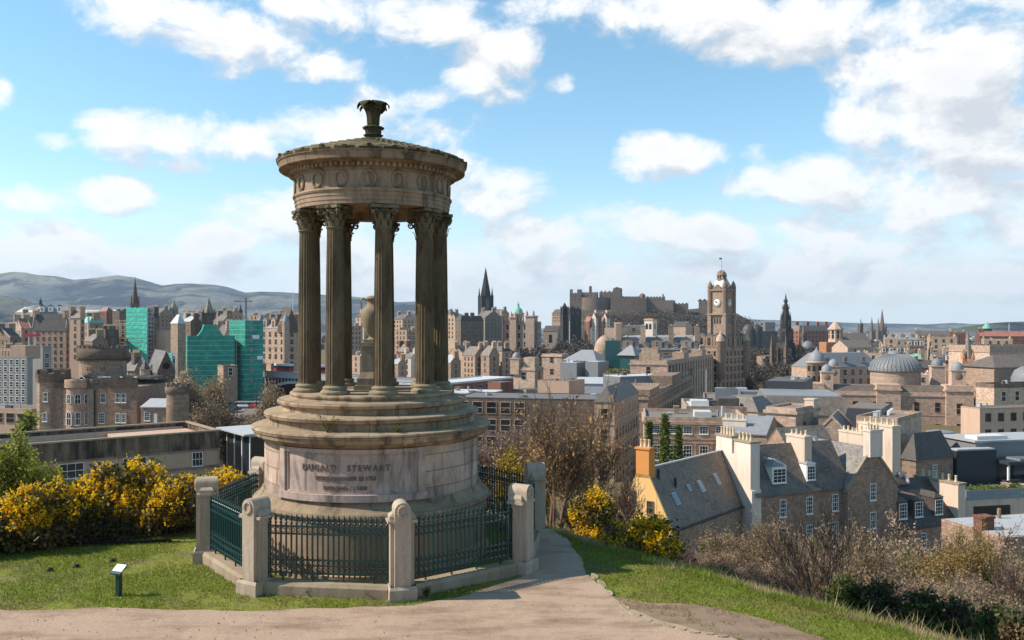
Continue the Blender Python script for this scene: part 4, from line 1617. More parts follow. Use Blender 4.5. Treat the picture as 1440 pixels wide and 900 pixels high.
# scrub thickets: five kinds built once, then copied
protos = []
for i, (bk, lf, ls, P) in enumerate((('bark_pink', None, .05, TWIG), ('bark_tan', 'bud_brown', .055, TWIG), ('bark_grey', 'bud_brown', .05, TWIG), ('bark_tan', 'leaf_olive', .06, TWIG), ('bark_tan', 'bud_pink', .05, UPR))):
    t = tree('scrub_bush', 'x', 'shrub', 1100, 40, 780, P, bk, lf, 1, ls, 60 + i, 6, .7, trunk_r=.025, jitter=.12, width=1.5)
    hh = ZY(780, 40) - (gh(U(1100) * 40, 40) - .15)
    protos.append((t, hh))
SCRUB = {  # label by what they stand beside
    'a': 'leafless scrub bush on the slope below the slate roof of the yellow house',
    'b': 'leafless scrub bush in the thicket under the stone house windows',
    'c': 'leafless scrub bush between the birch and the brow of the hill',
    'd': 'leafless scrub bush below the light stone modern wall'}
SPOT = [(965, 33, 752, 'a'), (1000, 36, 756, 'a'), (1035, 40, 752, 'a'), (1010, 30, 775, 'a'), (1045, 32, 770, 'a'), (975, 46, 745, 'a'), (1060, 50, 738, 'a'), (1088, 34, 760, 'a'), (1030, 60, 745, 'a'), (940, 40, 757, 'a'),
        (1110, 44, 742, 'b'), (1140, 50, 738, 'b'), (1175, 46, 745, 'b'), (1205, 50, 742, 'b'), (1235, 46, 752, 'b'), (1120, 32, 782, 'b'), (1180, 33, 775, 'b'), (1220, 36, 768, 'b'), (1255, 40, 765, 'b'), (1160, 60, 742, 'b'), (1210, 64, 740, 'b'), (1250, 60, 745, 'b'), (1090, 60, 745, 'b'), (1130, 70, 742, 'b'), (1275, 50, 752, 'b'),
        (1240, 30, 792, 'c'), (1280, 33, 780, 'c'), (1320, 30, 796, 'c'), (1300, 40, 765, 'c'), (1270, 27, 812, 'c'),
        (1400, 45, 766, 'd'), (1430, 42, 772, 'd'), (1425, 27, 815, 'd'), (1390, 60, 752, 'd'), (1350, 60, 752, 'd'), (1320, 62, 748, 'd'), (1440, 60, 758, 'd')]
rr = random.Random(77)
for i, (px, Y, top, lk) in enumerate(SPOT):
    src, hh = protos[i % 5]
    if i < 5:
        r_ = src
    else:
        r_ = src.copy()
        COL.objects.link(r_)
        for ch in list(src.children):
            c2 = ch.copy()
            COL.objects.link(c2)
            c2.parent = r_
    X = U(px) * Y
    z0 = gh(X, Y) - .2
    s = max(.4, (ZY(top + 16, Y) - z0) / hh)
    r_.location = (X, Y, z0)
    r_.scale = (s, s, s)
    r_.rotation_euler = (0, 0, rr.uniform(0, 6.28))
    r_['label'] = SCRUB[lk]
    r_['group'] = {'a': 'scrub below the slate roof', 'b': 'scrub under the stone house', 'c': 'scrub near the birch', 'd': 'scrub below the modern wall'}[lk]
BROOM = [(1195, 25.5, 806, 62, 'dark green broom bush on the brow right of the leafless tree'), (1240, 25, 812, 60, 'dark broom bush under the scrub, second along the brow'),
         (1300, 24, 826, 60, 'dark green broom bush in line with the magnolia'), (1352, 24, 836, 62, 'dark green broom bush at the foot of the birch'),
         (1405, 22, 845, 70, 'dark broom bush in the lower right corner'), (1440, 21, 856, 60, 'dark broom bush cut by the right edge low down'),
         (1000, 42, 752, 44, 'dark evergreen bush beside the eaves of the yellow house'), (1215, 38, 776, 50, 'olive broom bush under the stone house gable'),
         (955, 34, 762, 40, 'low green bush right of the gorse on the brow')]
for i, (px, Y, top, w, lab) in enumerate(BROOM):
    bush('broom_bush', lab, 'bush', px, Y, top, w, 300 + i, 'leaf_dark', 'gorse_brown' if i % 2 else 'leaf_ivy', None, 0, .07, 3600, 'broom bushes on the slope', csz=.3)
# ------------------------------------------------------------------ building kit
WCACHE = {}


def win_mesh(w, h, style, fm='paint_white'):
    key = (round(w, 2), round(h, 2), style, fm)
    if key in WCACHE:
        return WCACHE[key]
    b, p = MB(), MB()
    fr = {'sash': .09, 'plain': .10, 'bare': .0, 'arch': .10, 'grid': .08}[style]
    if style == 'arch':
        n = 8
        out = [(-w / 2, 0), (w / 2, 0)] + [(w / 2 * math.cos(PI * i / n), h - w / 2 + w / 2 * math.sin(PI * i / n)) for i in range(n + 1)]
        p.extr_y(out, -.03, .02)
        o2 = [(x * 1.22, (z - h * .5) * 1.06 + h * .5) for x, z in out]
        k = len(out)
        vs = [(x, -.09, z) for x, z in out] + [(x, -.09, z) for x, z in o2] + [(x, .02, z) for x, z in o2]
        fs = []
        for i in range(k):
            j = (i + 1) % k
            fs += [(i, k + i, k + j, j)[::-1], (k + i, 2 * k + i, 2 * k + j, k + j)[::-1]]
        b.add(vs, fs)
        b.box(-.03, .03, -.06, -.03, 0, h - .05)
        b.box(-w / 2, w / 2, -.06, -.03, h * .5 - .03, h * .5 + .03)
    else:
        p.box(-w / 2 + fr, w / 2 - fr, -.03, .02, fr, h - fr)
        if fr:
            b.box(-w / 2, w / 2, -.08, .03, 0, fr)
            b.box(-w / 2, w / 2, -.08, .03, h - fr, h)
            b.box(-w / 2, -w / 2 + fr, -.08, .03, fr, h - fr)
            b.box(w / 2 - fr, w / 2, -.08, .03, fr, h - fr)
            b.box(-w / 2 - .08, w / 2 + .08, -.16, .03, -.12, 0)
        if style in ('sash', 'grid'):
            t = .022
            b.box(-w / 2 + fr, w / 2 - fr, -.065, -.035, h * .5 - .04, h * .5 + .04)
            for i in (1, 2):
                x = -w / 2 + w * i / 3
                b.box(x - t, x + t, -.06, -.034, fr, h * .5 - .04)
                b.box(x - t, x + t, -.06, -.034, h * .5 + .04, h - fr)
            if style == 'sash':
                for zc in (.27, .74):
                    b.box(-w / 2 + fr, w / 2 - fr, -.058, -.033, h * zc - t, h * zc + t)
    res = (b.mesh('window', fm) if b.f else None, p.mesh('pane', 'glass_dark'))
    WCACHE[key] = res
    return res


def win_single(w, h, style, fm):
    key = ('one', round(w, 2), round(h, 2), style, fm)
    if key in WCACHE:
        return WCACHE[key]
    b = MB()
    b.box(-w / 2, w / 2, -.05, .02, 0, h, 1)
    if style != 'bare':
        t = .12
        b.box(-w / 2 - t, w / 2 + t, -.12, .02, h, h + t, 0)
        b.box(-w / 2 - t, w / 2 + t, -.16, .02, -t, 0, 0)
        b.box(-w / 2 - t, -w / 2, -.10, .02, 0, h, 0)
        b.box(w / 2, w / 2 + t, -.10, .02, 0, h, 0)
        b.box(-w / 2, w / 2, -.09, -.05, h * .5 - .06, h * .5 + .06, 0)
    WCACHE[key] = b.mesh('window', [fm, 'glass_dark'])
    return WCACHE[key]


def window(root, x, y, z, rot, w, h, style='plain', near=False, fm='paint_white'):
    if near:
        f, p = win_mesh(w, h, style, fm)
        o = place('window', f or p, root, (x, y, z), rot)
        if f:
            place('pane', p, o, (0, 0, 0))
        return o
    if style == 'arch':
        f, p = win_mesh(w, h, 'arch', fm)
        key = ('arch1', round(w, 2), round(h, 2), fm)
        o = place('window', p, root, (x, y, z), rot)
        return o
    return place('window', win_single(w, h, style, fm), root, (x, y, z), rot)


class Bd:
    """a building: root Empty at its left front corner; x along the front (left) face, y along the right face"""
    pass


def solve(px0, pxm, px1, Y, a, L=None, M=None):
    ca, sa = math.cos(a), math.sin(a)
    Xc = U(pxm) * Y
    if L is None:
        u0 = U(px0)
        L = (Xc - u0 * Y) / (ca + u0 * sa)
    if M is None:
        u1 = U(px1)
        den = sa - u1 * ca
        M = (u1 * Y - Xc) / den if abs(den) > .02 and px1 > pxm else 12
    return Xc, Y, L, M


def bld(name, label, cat, px0, pxm, px1, py, Y, a=20, L=None, M=None, wall='stone_tan', roof='flat', rm='roof_grey', rh=3.0, zb=None, win=None, chim=(), corner=None,
        cornice=False, group=None, near=False, over=.25, skew=False, par=.8, winf=None, wins=None, strings=(), inset=1.6, parm=None):
    a = R(a)
    ca, sa = math.cos(a), math.sin(a)
    if corner is None:
        Xc, Yc, L, M = solve(px0, pxm, px1, Y, a, L, M)
    else:
        Xc, Yc = corner
    ze = ZY(py, Y)
    if zb is None:
        zb = -40
    o = Bd()
    o.L, o.M, o.ze, o.zb, o.near = L, M, ze, zb, near
    ox, oy = Xc - L * ca, Yc + L * sa
    o.root = thing(name, label, cat, (ox, oy, 0), -a, group)
    w = MB()
    zt = ze - par if roof == 'flat' else ze
    if roof == 'gx':
        w.extr_x([(0, zb), (M, zb), (M, ze), (M / 2, ze + rh), (0, ze)], 0, L)
    elif roof == 'gy':
        w.extr_y([(0, zb), (L, zb), (L, ze), (L / 2, ze + rh), (0, ze)], 0, M)
    else:
        w.box(0, L, 0, M, zb, zt)
    o.wall = w.build('wall', wall, o.root)
    rb = MB()
    t = .18
    if roof == 'flat':
        pb = MB()
        th = .32
        for (x0, x1, y0, y1) in ((0, L, 0, th), (0, L, M - th, M), (0, th, th, M - th), (L - th, L, th, M - th)):
            pb.box(x0, x1, y0, y1, zt, ze)
        if cornice:
            for (x0, x1, y0, y1) in ((-.35, L + .35, -.35, -.002), (-.35, L + .35, M + .002, M + .35), (-.35, -.002, 0, M), (L + .002, L + .35, 0, M)):
                pb.box(x0, x1, y0, y1, zt - .45, zt + .05)
        pb.build('parapet', parm or wall, o.root)
        rb.box(th, L - th, th, M - th, zt + .02, zt + .25)
        o.rtop = ze
    elif roof == 'gx':
        k = over
        s = rh / (M / 2)
        for sg in (0, 1):
            prof = [(-k, ze - k * s), (M / 2, ze + rh), (M / 2, ze + rh + t * 1.2), (-k, ze - k * s + t)]
            if sg:
                prof = [(M - y, z) for y, z in prof][::-1]
            rb.extr_x(prof, -.05, L + .05)
        o.rtop = ze + rh
    elif roof == 'gy':
        k = over
        s = rh / (L / 2)
        for sg in (0, 1):
            prof = [(-k, ze - k * s), (L / 2, ze + rh), (L / 2, ze + rh + t * 1.2), (-k, ze - k * s + t)]
            if sg:
                prof = [(L - x, z) for x, z in prof]
            prof = prof if sg == 0 else prof[::-1]
            rb.extr_y(prof, -.05, M + .05)
        o.rtop = ze + rh
    elif roof == 'hip':
        k = over
        m_ = min(L, M) / 2
        if L >= M:
            v = [(-k, -k, ze), (L + k, -k, ze), (L + k, M + k, ze), (-k, M + k, ze), (m_, M / 2, ze + rh), (L - m_, M / 2, ze + rh)]
            f = [(0, 1, 5, 4), (1, 2, 5), (2, 3, 4, 5), (3, 0, 4), (3, 2, 1, 0)]
        else:
            v = [(-k, -k, ze), (L + k, -k, ze), (L + k, M + k, ze), (-k, M + k, ze), (L / 2, m_, ze + rh), (L / 2, M - m_, ze + rh)]
            f = [(0, 1, 4), (1, 2, 5, 4), (2, 3, 5), (3, 0, 4, 5), (3, 2, 1, 0)]
        rb.add(v, f)
        o.rtop = ze + rh
    elif roof == 'mansard':
        k, q = over, inset
        v = [(-k, -k, ze), (L + k, -k, ze), (L + k, M + k, ze), (-k, M + k, ze), (q, q, ze + rh), (L - q, q, ze + rh), (L - q, M - q, ze + rh), (q, M - q, ze + rh)]
        rb.add(v, [(0, 1, 5, 4), (1, 2, 6, 5), (2, 3, 7, 6), (3, 0, 4, 7), (4, 5, 6, 7), (3, 2, 1, 0)])
        o.rtop = ze + rh
    o.roof = rb.build('roof', rm, o.root)
    o.rh, o.rk = rh, roof
    if roof == 'flat' and L > 6 and M > 6 and wall[:3] != 'net':      # vents and boxes on the flat
        rv = random.Random(len(label) * 7 + int(Y))
        for _ in range(rv.randint(2, 5)):
            x_, y_ = rv.uniform(1.2, L - 2.2), rv.uniform(1.2, min(M, 16) - 2.2)
            q = MB()
            if rv.random() < .4:
                q.cone(x_, y_, .22, .2, zt, ze + rv.uniform(.4, 1.3), 8)
            else:
                w_, d_, h_ = rv.uniform(.5, 1.8), rv.uniform(.5, 1.6), rv.uniform(.2, 1.0)
                q.box(x_, x_ + w_, y_, y_ + d_, zt, ze + h_).box(x_ - .08, x_ + w_ + .08, y_ - .08, y_ + d_ + .08, ze + h_, ze + h_ + .1)
            q.build('roof_vent', rv.choice(['metal_light', 'metal_grey', 'lead_pale', 'roof_felt', 'stone_brown']), o.root)
    if skew and roof in ('gx', 'gy'):
        sb = MB()
        if roof == 'gx':
            for x0 in (-.12, L - .18):
                for sg in (0, 1):
                    prof = [(-.2, ze - .1), (M / 2, ze + rh), (M / 2, ze + rh + .5), (-.2, ze + .35)]
                    if sg:
                        prof = [(M - y, z) for y, z in prof][::-1]
                    sb.extr_x(prof, x0, x0 + .3)
        else:
            for y0 in (-.12, M - .18):
                for sg in (0, 1):
                    prof = [(-.2, ze - .1), (L / 2, ze + rh), (L / 2, ze + rh + .5), (-.2, ze + .35)]
                    prof = [(L - x, z) for x, z in prof][::-1] if sg else prof
                    sb.extr_y(prof, y0, y0 + .3)
        sb.build('coping', skew if isinstance(skew, str) else 'stone_buff', o.root)
    for z in strings:
        q = MB()
        q.box(-.14, L + .14, -.14, -.002, ze - z - .28, ze - z)
        q.box(L + .002, L + .14, 0, M + .1, ze - z - .28, ze - z)
        q.build('string_course', parm or wall, o.root)
    for face, spec in (('f', winf if winf is not None else win), ('s', wins if wins is not None else win)):
        if spec:
            winrow(o, face, **spec)
    for c in chim:
        chimney(o, *c)
    return o


def winrow(o, face, rows=3, pitch=3.0, w=1.1, h=1.9, fh=3.4, top=1.0, style='plain', fm='paint_white', m0=1.2, m1=1.2, skip=None, t0=0, t1=1, off=0):
    ln = o.L if face == 'f' else o.M
    a0, a1 = m0 + ln * t0, ln * t1 - m1
    n = max(1, int((a1 - a0) / pitch))
    for r_ in range(rows):
        z = o.ze - top - r_ * fh - h
        if z < o.zb + .3:
            break
        for i in range(n):
            if skip and skip(i, r_):
                continue
            s = a0 + (i + .5) * (a1 - a0) / n
            if face == 'f':
                window(o.root, s, -off, z, 0, w, h, style, o.near, fm)
            else:
                window(o.root, o.L + off, s, z, PI / 2, w, h, style, o.near, fm)


def roof_z(o, x, y):
    L, M, ze, rh = o.L, o.M, o.ze, o.rh
    if o.rk == 'gx':
        return ze + rh * (1 - abs(y - M / 2) / (M / 2))
    if o.rk == 'gy':
        return ze + rh * (1 - abs(x - L / 2) / (L / 2))
    if o.rk in ('hip',):
        return ze + rh * min(1, min(x, L - x, y, M - y) / (min(L, M) / 2))
    if o.rk == 'mansard':
        return ze + rh
    return ze - .5


def chimney(o, fx, fy, w=1.0, d=2.2, h=1.8, n=4, m=None, pot='pot_cream', zbase=None):
    """stack with cap and pots; pots are parts of their own on near buildings"""
    x, y = fx * o.L, fy * o.M
    zr = roof_z(o, min(max(x, 0), o.L), min(max(y, 0), o.M))
    z0 = (zr - 1.5) if zbase is None else zbase
    z1 = zr + h
    b = MB()
    b.box(x - w / 2, x + w / 2, y - d / 2, y + d / 2, z0, z1 - .25)
    b.box(x - w / 2 - .1, x + w / 2 + .1, y - d / 2 - .1, y + d / 2 + .1, z1 - .25, z1)
    wall = o.wall.data.materials[0].name
    along_y = d >= w
    if o.near:
        c = b.build('chimney', m or wall, o.root)
        pm = MB()
        pm.lathe([(.10, .70), (.15, .70), (.16, .64), (.13, .60), (.14, .30), (.17, .05), (.18, 0)], 10)
        key = ('pot', pot)
        if key not in WCACHE:
            WCACHE[key] = pm.mesh('chimney_pot', pot)
        for i in range(n):
            t = (i + .5) / n - .5
            p = place('chimney_pot', WCACHE[key], c, (x + (0 if along_y else t * w), y + (t * d if along_y else 0), z1 - .02))
            p.scale = (1, 1, random.Random(i * 7 + int(x * 10)).uniform(.8, 1.35))
    else:
        for i in range(n):
            t = (i + .5) / n - .5
            b.cone(x + (0 if along_y else t * w), y + (t * d if along_y else 0), .2, .16, z1, z1 + .8, 6, 1)
        b.build('chimney', [m or wall, pot], o.root)


def dormer(o, face, s, w=1.5, h=1.6, back=.6, style='sash', wm='slate_dark', rm='slate_dark', fm='paint_white', kind='gable', ww=None):
    """dormer standing on the roof slope over the front ('f') or right ('s') face"""
    half = (o.M if face == 'f' else o.L) / 2 if o.rk in ('gx', 'gy', 'hip') else o.rh
    slope = o.rh / half if o.rk in ('gx', 'gy', 'hip') else 3.0
    zf = o.ze + back * slope + .15
    dp = min(h / max(slope, .3) + .3, 5)
    d = MB()
    d.box(-w / 2, w / 2, 0, dp, zf - .1, zf + h)
    k = bpy.data.objects.new('dormer', d.mesh('dormer', wm))
    COL.objects.link(k)
    k.parent = o.root
    r_ = MB()
    rise = w * .38
    if kind == 'gable':
        for sg in (1, -1):
            prof = [(-sg * (w / 2 + .15), zf + h - .08), (0, zf + h + rise), (0, zf + h + rise + .12), (-sg * (w / 2 + .15), zf + h + .05)]
            r_.extr_y(prof if sg > 0 else prof[::-1], -.12, dp + rise / slope)
        r_.extr_y([(-w / 2, zf + h), (w / 2, zf + h), (0, zf + h + rise)], -.02, .1)
    elif kind == 'flat':
        r_.box(-w / 2 - .12, w / 2 + .12, -.15, dp + .3, zf + h, zf + h + .14)
    else:
        q = w / 2 + .12
        r_.add([(-q, -.12, zf + h), (q, -.12, zf + h), (q, dp + .8, zf + h), (-q, dp + .8, zf + h), (0, w * .35, zf + h + rise), (0, dp + .8, zf + h + rise)],
               [(0, 1, 4), (1, 2, 5, 4), (3, 0, 4, 5)])
    rr_ = r_.build('dormer_roof', rm, k)
    ww = ww or w * .72
    f, p = win_mesh(ww, h * .82, style, fm)
    wo = place('window', f, k, (0, -.01, zf + h * .06))
    g_ = place('pane', p, k, (0, -.01, zf + h * .06))
    if face == 'f':
        k.location = (s, back, 0)
    else:
        k.location = (o.L - back, s, 0)
        k.rotation_euler = (0, 0, PI / 2)
    return k


def skylight(o, face, s, up, w=.9, h=1.3, m='glass_pale'):
    """roof window lying in the slope"""
    half = (o.M if face == 'f' else o.L) / 2
    sl = math.atan2(o.rh, half)
    b = MB()
    b.box(-w / 2, w / 2, 0, h, .0, .10, 0)
    b.box(-w / 2 + .1, w / 2 - .1, .1, h - .1, .10, .13, 1)
    k = bpy.data.objects.new('skylight', b.mesh('skylight', ['metal_light', m]))
    COL.objects.link(k)
    k.parent = o.root
    d = up * half
    z = o.ze + d * o.rh / half + .2
    if face == 'f':
        k.location = (s, d, z)
        k.rotation_euler = (sl, 0, 0)
    else:
        k.location = (o.L - d, s, z)
        k.rotation_euler = (sl, 0, PI / 2)
    return k


def local_box(o, name, m, x0, x1, y0, y1, z0, z1, parent=None):
    return MB().box(x0, x1, y0, y1, z0, z1).build(name, m, parent or o.root)


def battlement(b, pts, z, h=.9, w=1.0, gap=.8, th=.4, closed=True):
    """merlons along a polyline"""
    n = len(pts)
    for i in range(n if closed else n - 1):
        p, q = Vector(pts[i]), Vector(pts[(i + 1) % n])
        L = (q - p).length
        k = max(1, int(L / (w + gap)))
        d = (q - p) / L
        nrm = Vector((-d.y, d.x))
        for j in range(k):
            c = p + d * (L * (j + .5) / k)
            ww = L / k * w / (w + gap) / 2
            vs = []
            for zz in (z, z + h):
                for s, t in ((-1, -1), (1, -1), (1, 1), (-1, 1)):
                    v = c + d * ww * s + nrm * th / 2 * t
                    vs.append((v.x, v.y, zz))
            b.add(vs, [(0, 3, 2, 1), (4, 5, 6, 7), (0, 1, 5, 4), (1, 2, 6, 5), (2, 3, 7, 6), (3, 0, 4, 7)])


def spire_thing(name, label, cat, px, Y, top, base, wbase, m='stone_black', zb=-40, wt=None, sides=8, pinn=True, roofm=None, bell=True):
    """church steeple: square tower, pinnacles and a slender spire. top, base: rows of the tip and of the spire's foot"""
    X = U(px) * Y
    zt, zs = ZY(top, Y), ZY(base, Y)
    w = wbase / F * Y / 2
    r_ = thing(name, label, cat, (X, Y, 0), R(20))
    b = MB()
    b.box(-w, w, -w, w, zb, zs)
    b.box(-w * 1.1, w * 1.1, -w * 1.1, w * 1.1, zs - .5, zs)
    for sx in (-1, 1):
        for sy in (-1, 1):
            b.box(sx * w - w * .16, sx * w + w * .16, sy * w - w * .16, sy * w + w * .16, zb, zs + .4)
    b.build('tower', m, r_)
    s = MB()
    s.cone(0, 0, w * .98, 0.02, zs, zt, sides, rot=PI / 8)
    for k, fz in ((.3, .72), (.55, .47)):
        pass
    s.build('spire', roofm or m, r_)
    if pinn:
        q = MB()
        hh = (zt - zs)
        for sx in (-1, 1):
            for sy in (-1, 1):
                q.cone(sx * w * .95, sy * w * .95, w * .2, .01, zs, zs + hh * .32, 6)
        for sx, sy in ((0, -1), (0, 1), (1, 0), (-1, 0)):
            q.cone(sx * w * .75, sy * w * .75, w * .26, .01, zs, zs + hh * .27, 4, rot=PI / 4)
        q.build('pinnacle', m, r_)
    if bell:
        hb = w * 2.2
        for k in range(4):
            ang = k * PI / 2
            o = place('window', win_mesh(w * .7, hb, 'arch')[1], r_, (w * 1.02 * math.sin(ang), -w * 1.02 * math.cos(ang), zs - hb - w * .5), ang)
    return r_


W3 = dict(rows=4, pitch=2.8, w=1.15, h=1.9, fh=3.3, top=1.2, fm='stone_buff')
W4 = dict(rows=5, pitch=3.0, w=1.3, h=2.1, fh=3.6, top=1.6, fm='stone_tan')
WS = dict(rows=3, pitch=2.6, w=1.0, h=1.6, fh=3.2, top=.9, fm='stone_buff')
# ================================================================== near houses below the hill (right)
# the stone terrace house with the big white chimney gable
ter = bld('stone_house', 'dark rubble stone house with slate roof, bay dormers and white chimney gables', 'house', 1012, 1062, 1196, 695, 108, 66, wall='stone_rubble', roof='gy', rm='slate_mid', rh=5.3, zb=-26, near=True, over=.3,
          wins=dict(rows=2, pitch=3.4, w=1.05, h=2.2, fh=3.6, top=1.0, style='sash', m0=2.2, m1=.5))
L, M, ze = ter.L, ter.M, ter.ze
# white rendered gable with two chimney stacks over the left front wall
g = MB()
g.extr_y([(-.05, -26), (L + .05, -26), (L + .05, ze + .4), (L * .97, ze + .6), (L * .97, ze + 6.3), (L * .52, ze + 6.3), (L * .52, ze + 4.6), (L * .46, ze + 4.6), (L * .46, ze + 6.6), (L * .0, ze + 6.6)], -.55, .9)
gw = g.build('gable_wall', 'render_white', ter.root)
g = MB()
for x0, x1, zc in ((-.1, L * .47, ze + 6.6), (L * .51, L * .99, ze + 6.3)):
    g.box(x0, x1, -.68, 1.03, zc, zc + .22)
g.build('coping', 'kerb_stone', gw)
pot_me = MB().lathe([(.12, .95), (.18, .95), (.19, .86), (.15, .8), (.16, .3), (.2, .05), (.2, 0)], 10).mesh('chimney_pot', 'pot_cream')
for i in range(5):
    place('chimney_pot', pot_me, gw, (L * (.05 + .085 * i), .1, ze + 6.8))
for i in range(4):
    place('chimney_pot', pot_me, gw, (L * (.57 + .10 * i), .1, ze + 6.5))
# second tall chimney at the far gable line of this range
for s, bk, kd, w in ((M * .27, .5, 'hip', 2.3), (M * .60, .5, 'hip', 1.5)):
    dormer(ter, 's', s, w, 2.2, bk, 'sash', 'paint_white', 'lead_roof', kind=kd, ww=w * .9)
chimney(ter, .62, .60, 3.4, 1.2, 2.6, 4, 'render_cream', zbase=ze)
chimney(ter, .25, .40, 2.4, 1.0, 1.6, 4, 'render_cream', zbase=ze)
# cross gabled right half of the house
t2 = bld('stone_house', 'gable fronted dark stone house with white capped chimney right of the bay dormers', 'house', 1150, 1192, 1262, 690, 113, 66, wall='stone_rubble', roof='gx', rm='slate_pale', rh=5.2, zb=-26, near=True, L=12.5, skew='kerb_stone',
         wins=dict(rows=3, pitch=4.6, w=1.05, h=2.2, fh=3.75, top=-.6, style='sash', m0=.6, m1=.6, skip=lambda i, r_: False))
chimney(t2, 1.0, .5, 1.2, 2.2, 2.6, 4, 'render_white', zbase=t2.ze + 4.2)
t2b = bld('stone_house', 'narrow stone wing with slate roof between the gable and the black dormer house', 'house', 1230, 1258, 1277, 681, 121, 66, wall='stone_rubble', roof='gy', rm='slate_dark', rh=4.0, zb=-26, near=True, L=9,
          wins=dict(rows=2, pitch=3, w=1.0, h=2.0, fh=3.8, top=.7, style='sash', m0=.5, m1=.5), skew='lead_pale')
chimney(t2b, .55, .55, 6.2, 1.6, 4.4, 6, 'render_cream', zbase=t2b.ze)
chimney(t2b, .2, .0, 5.0, 1.3, 5.0, 6, 'render_cream', zbase=t2b.ze)
mid = bld('stone_house', 'slate roofed range with white framed bay dormer behind the gable fronted house', 'house', 1100, 1122, 1188, 655, 119, 66, wall='stone_rubble', roof='gy', rm='slate_mid', rh=4.6, zb=-26, near=True, L=8.5)
dormer(mid, 's', mid.M * .18, 2.2, 2.2, .7, 'sash', 'paint_white', 'lead_pale', kind='hip', ww=2.0)
skylight(mid, 's', mid.M * .66, .5, .8, 1.2)
# yellow gabled house
ye = bld('yellow_house', 'yellow rendered cottage with orange chimney and long slate roof with skylights', 'house', 866, 946, 1068, 744, 96, 40, wall='stone_rubble', roof='gy', rm='slate_brown', rh=6.0, zb=-30, near=True, M=20, over=.15)
L, M, ze = ye.L, ye.M, ye.ze
g = MB()
g.extr_y([(-.04, -30), (L + .04, -30), (L + .04, ze), (L / 2 + .8, ze + 5.7), (L / 2 - .8, ze + 5.7), (-.04, ze)], -.25, .02)
yg = g.build('gable_wall', 'render_yellow', ye.root)
b = MB()
b.box(L / 2 - .85, L / 2 + .85, -.25, 1.1, ze + 5.3, ze + 8.5)
b.box(L / 2 - .98, L / 2 + .98, -.38, 1.23, ze + 8.5, ze + 8.7)
yc = b.build('chimney', 'render_orange', ye.root)
for i in range(3):
    place('chimney_pot', pot_me, yc, (L / 2 - .5 + .5 * i, .4, ze + 8.65))
for x in (L * .33, L * .64):
    window(ye.root, x, -.27, ze + 2.2 - (0 if x < L / 2 else .9), 0, .9, 1.5, 'grid', True, 'stone_brown')
for i, (s, up) in enumerate(((M * .17, .30), (M * .36, .46), (M * .50, .38), (M * .72, .42))):
    skylight(ye, 's', s, up, .95 if i != 1 else .6, 1.5 if i != 1 else .8)
b = MB()
for s, x in ((M * .10, .40), (M * .23, .30)):
    b.box(L - L * x - .12, L - L * x + .12, s - .12, s + .12, ze + 3, roof_z(ye, L - L * x, s) + 1.3)
b.build('flue', 'metal_dark', ye.root)
b = MB()
b.box(L / 2 - .14, L / 2 + .14, 1.2, M, ze + 6.18, ze + 6.34)
b.build('ridge', 'lead_pale', ye.roof)
b = MB()
b.box(L + .28, L + .42, .2, M, ze - .35, ze - .2)
b.build('gutter', 'metal_dark', ye.root)
# black dormer house
bd = bld('dormer_house', 'steep black slated house with two white framed dormers and twin cream chimneys', 'house', 1222, 1274, 1352, 742, 116, 66, wall='stone_rubble', roof='gy', rm='slate_dark', rh=5.2, zb=-28, near=True, L=10, over=.3,
         wins=dict(rows=1, pitch=4, w=1.0, h=2.0, fh=3.6, top=1.0, style='sash'))
for s in (bd.M * .02, bd.M * .30, bd.M * .66):
    dormer(bd, 's', s, 1.7, 2.5, .7, 'sash', 'slate_dark', 'slate_dark', kind='hip', ww=1.45)
b = MB()
L, M, ze = bd.L, bd.M, bd.ze
b.extr_y([(L * .05, ze - 2), (L * 1.02, ze - 2), (L * 1.02, ze + 5.0), (L * .30, ze + 5.0), (L * .05, ze + 3)], M - .9, M + .5)
cg = b.build('gable_wall', 'render_cream', bd.root)
b = MB()
b.box(L * .28, L * 1.04, M - 1.0, M + .6, ze + 5.0, ze + 5.25)
b.build('coping', 'kerb_stone', cg)
for i in range(6):
    place('chimney_pot', pot_me, cg, (L * (.38 + .11 * i), M - .2, ze + 5.2))
chimney(bd, .28, .46, 4.6, 1.2, 3.4, 6, 'render_cream', zbase=ze + 2)

# modern black and stone building on the right edge
mo = bld('modern_building', 'modern building with pale stone wall, planted roof terrace and black clad upper storey', 'building', 1350, 1357, 1560, 699, 132, 78, wall='render_cream', roof='flat', rm='sedum', zb=-32, L=8, M=40, par=.5, parm='lead_pale')
L, M, ze = mo.L, mo.M, mo.ze
for y0, y1, z0, z1 in ((1.5, 8, 3.9, 1.5), (15.5, 18, 7.6, 2.8)):
    MB().box(L, L + .06, y0, y1, ze - z0, ze - z1).build('window', 'glass_dark', mo.root)
b = MB()
b.box(.4, L + .12, 0, M, ze - .5, ze + .05)
b.box(L - .1, L + .02, .2, M, ze + .05, ze + .95)
b.build('balustrade', 'glass_pale', mo.root)
MB().box(-5, -3, 7.5, 15.2, -32, ze + 5.2).build('black_block', 'cladding_black', mo.root)
MB().box(-14, -5.2, 13, 50, -32, ze + 6.2).build('upper_block', 'metal_grey', mo.root)
MB().box(-14.2, -4.9, 12.6, 50, ze + 6.203, ze + 6.5).build('roof_edge', 'lead_pale', mo.root)
MB().box(-5, -3.1, 7.7, 15, ze + 5.203, ze + 5.45).build('parapet', 'lead_pale', mo.root)
MB().box(-9, -6, 14, 20, ze + 6.5, ze + 7.1).build('roof_light', 'roof_white', mo.root)
b = MB()
b.box(-5, -.5, 15.4, M + 8, ze + 3.0, ze + 3.5)
b.box(-5, -1, 15.4, M + 8, ze, ze + .3)
b.build('canopy', 'metal_dark', mo.root)
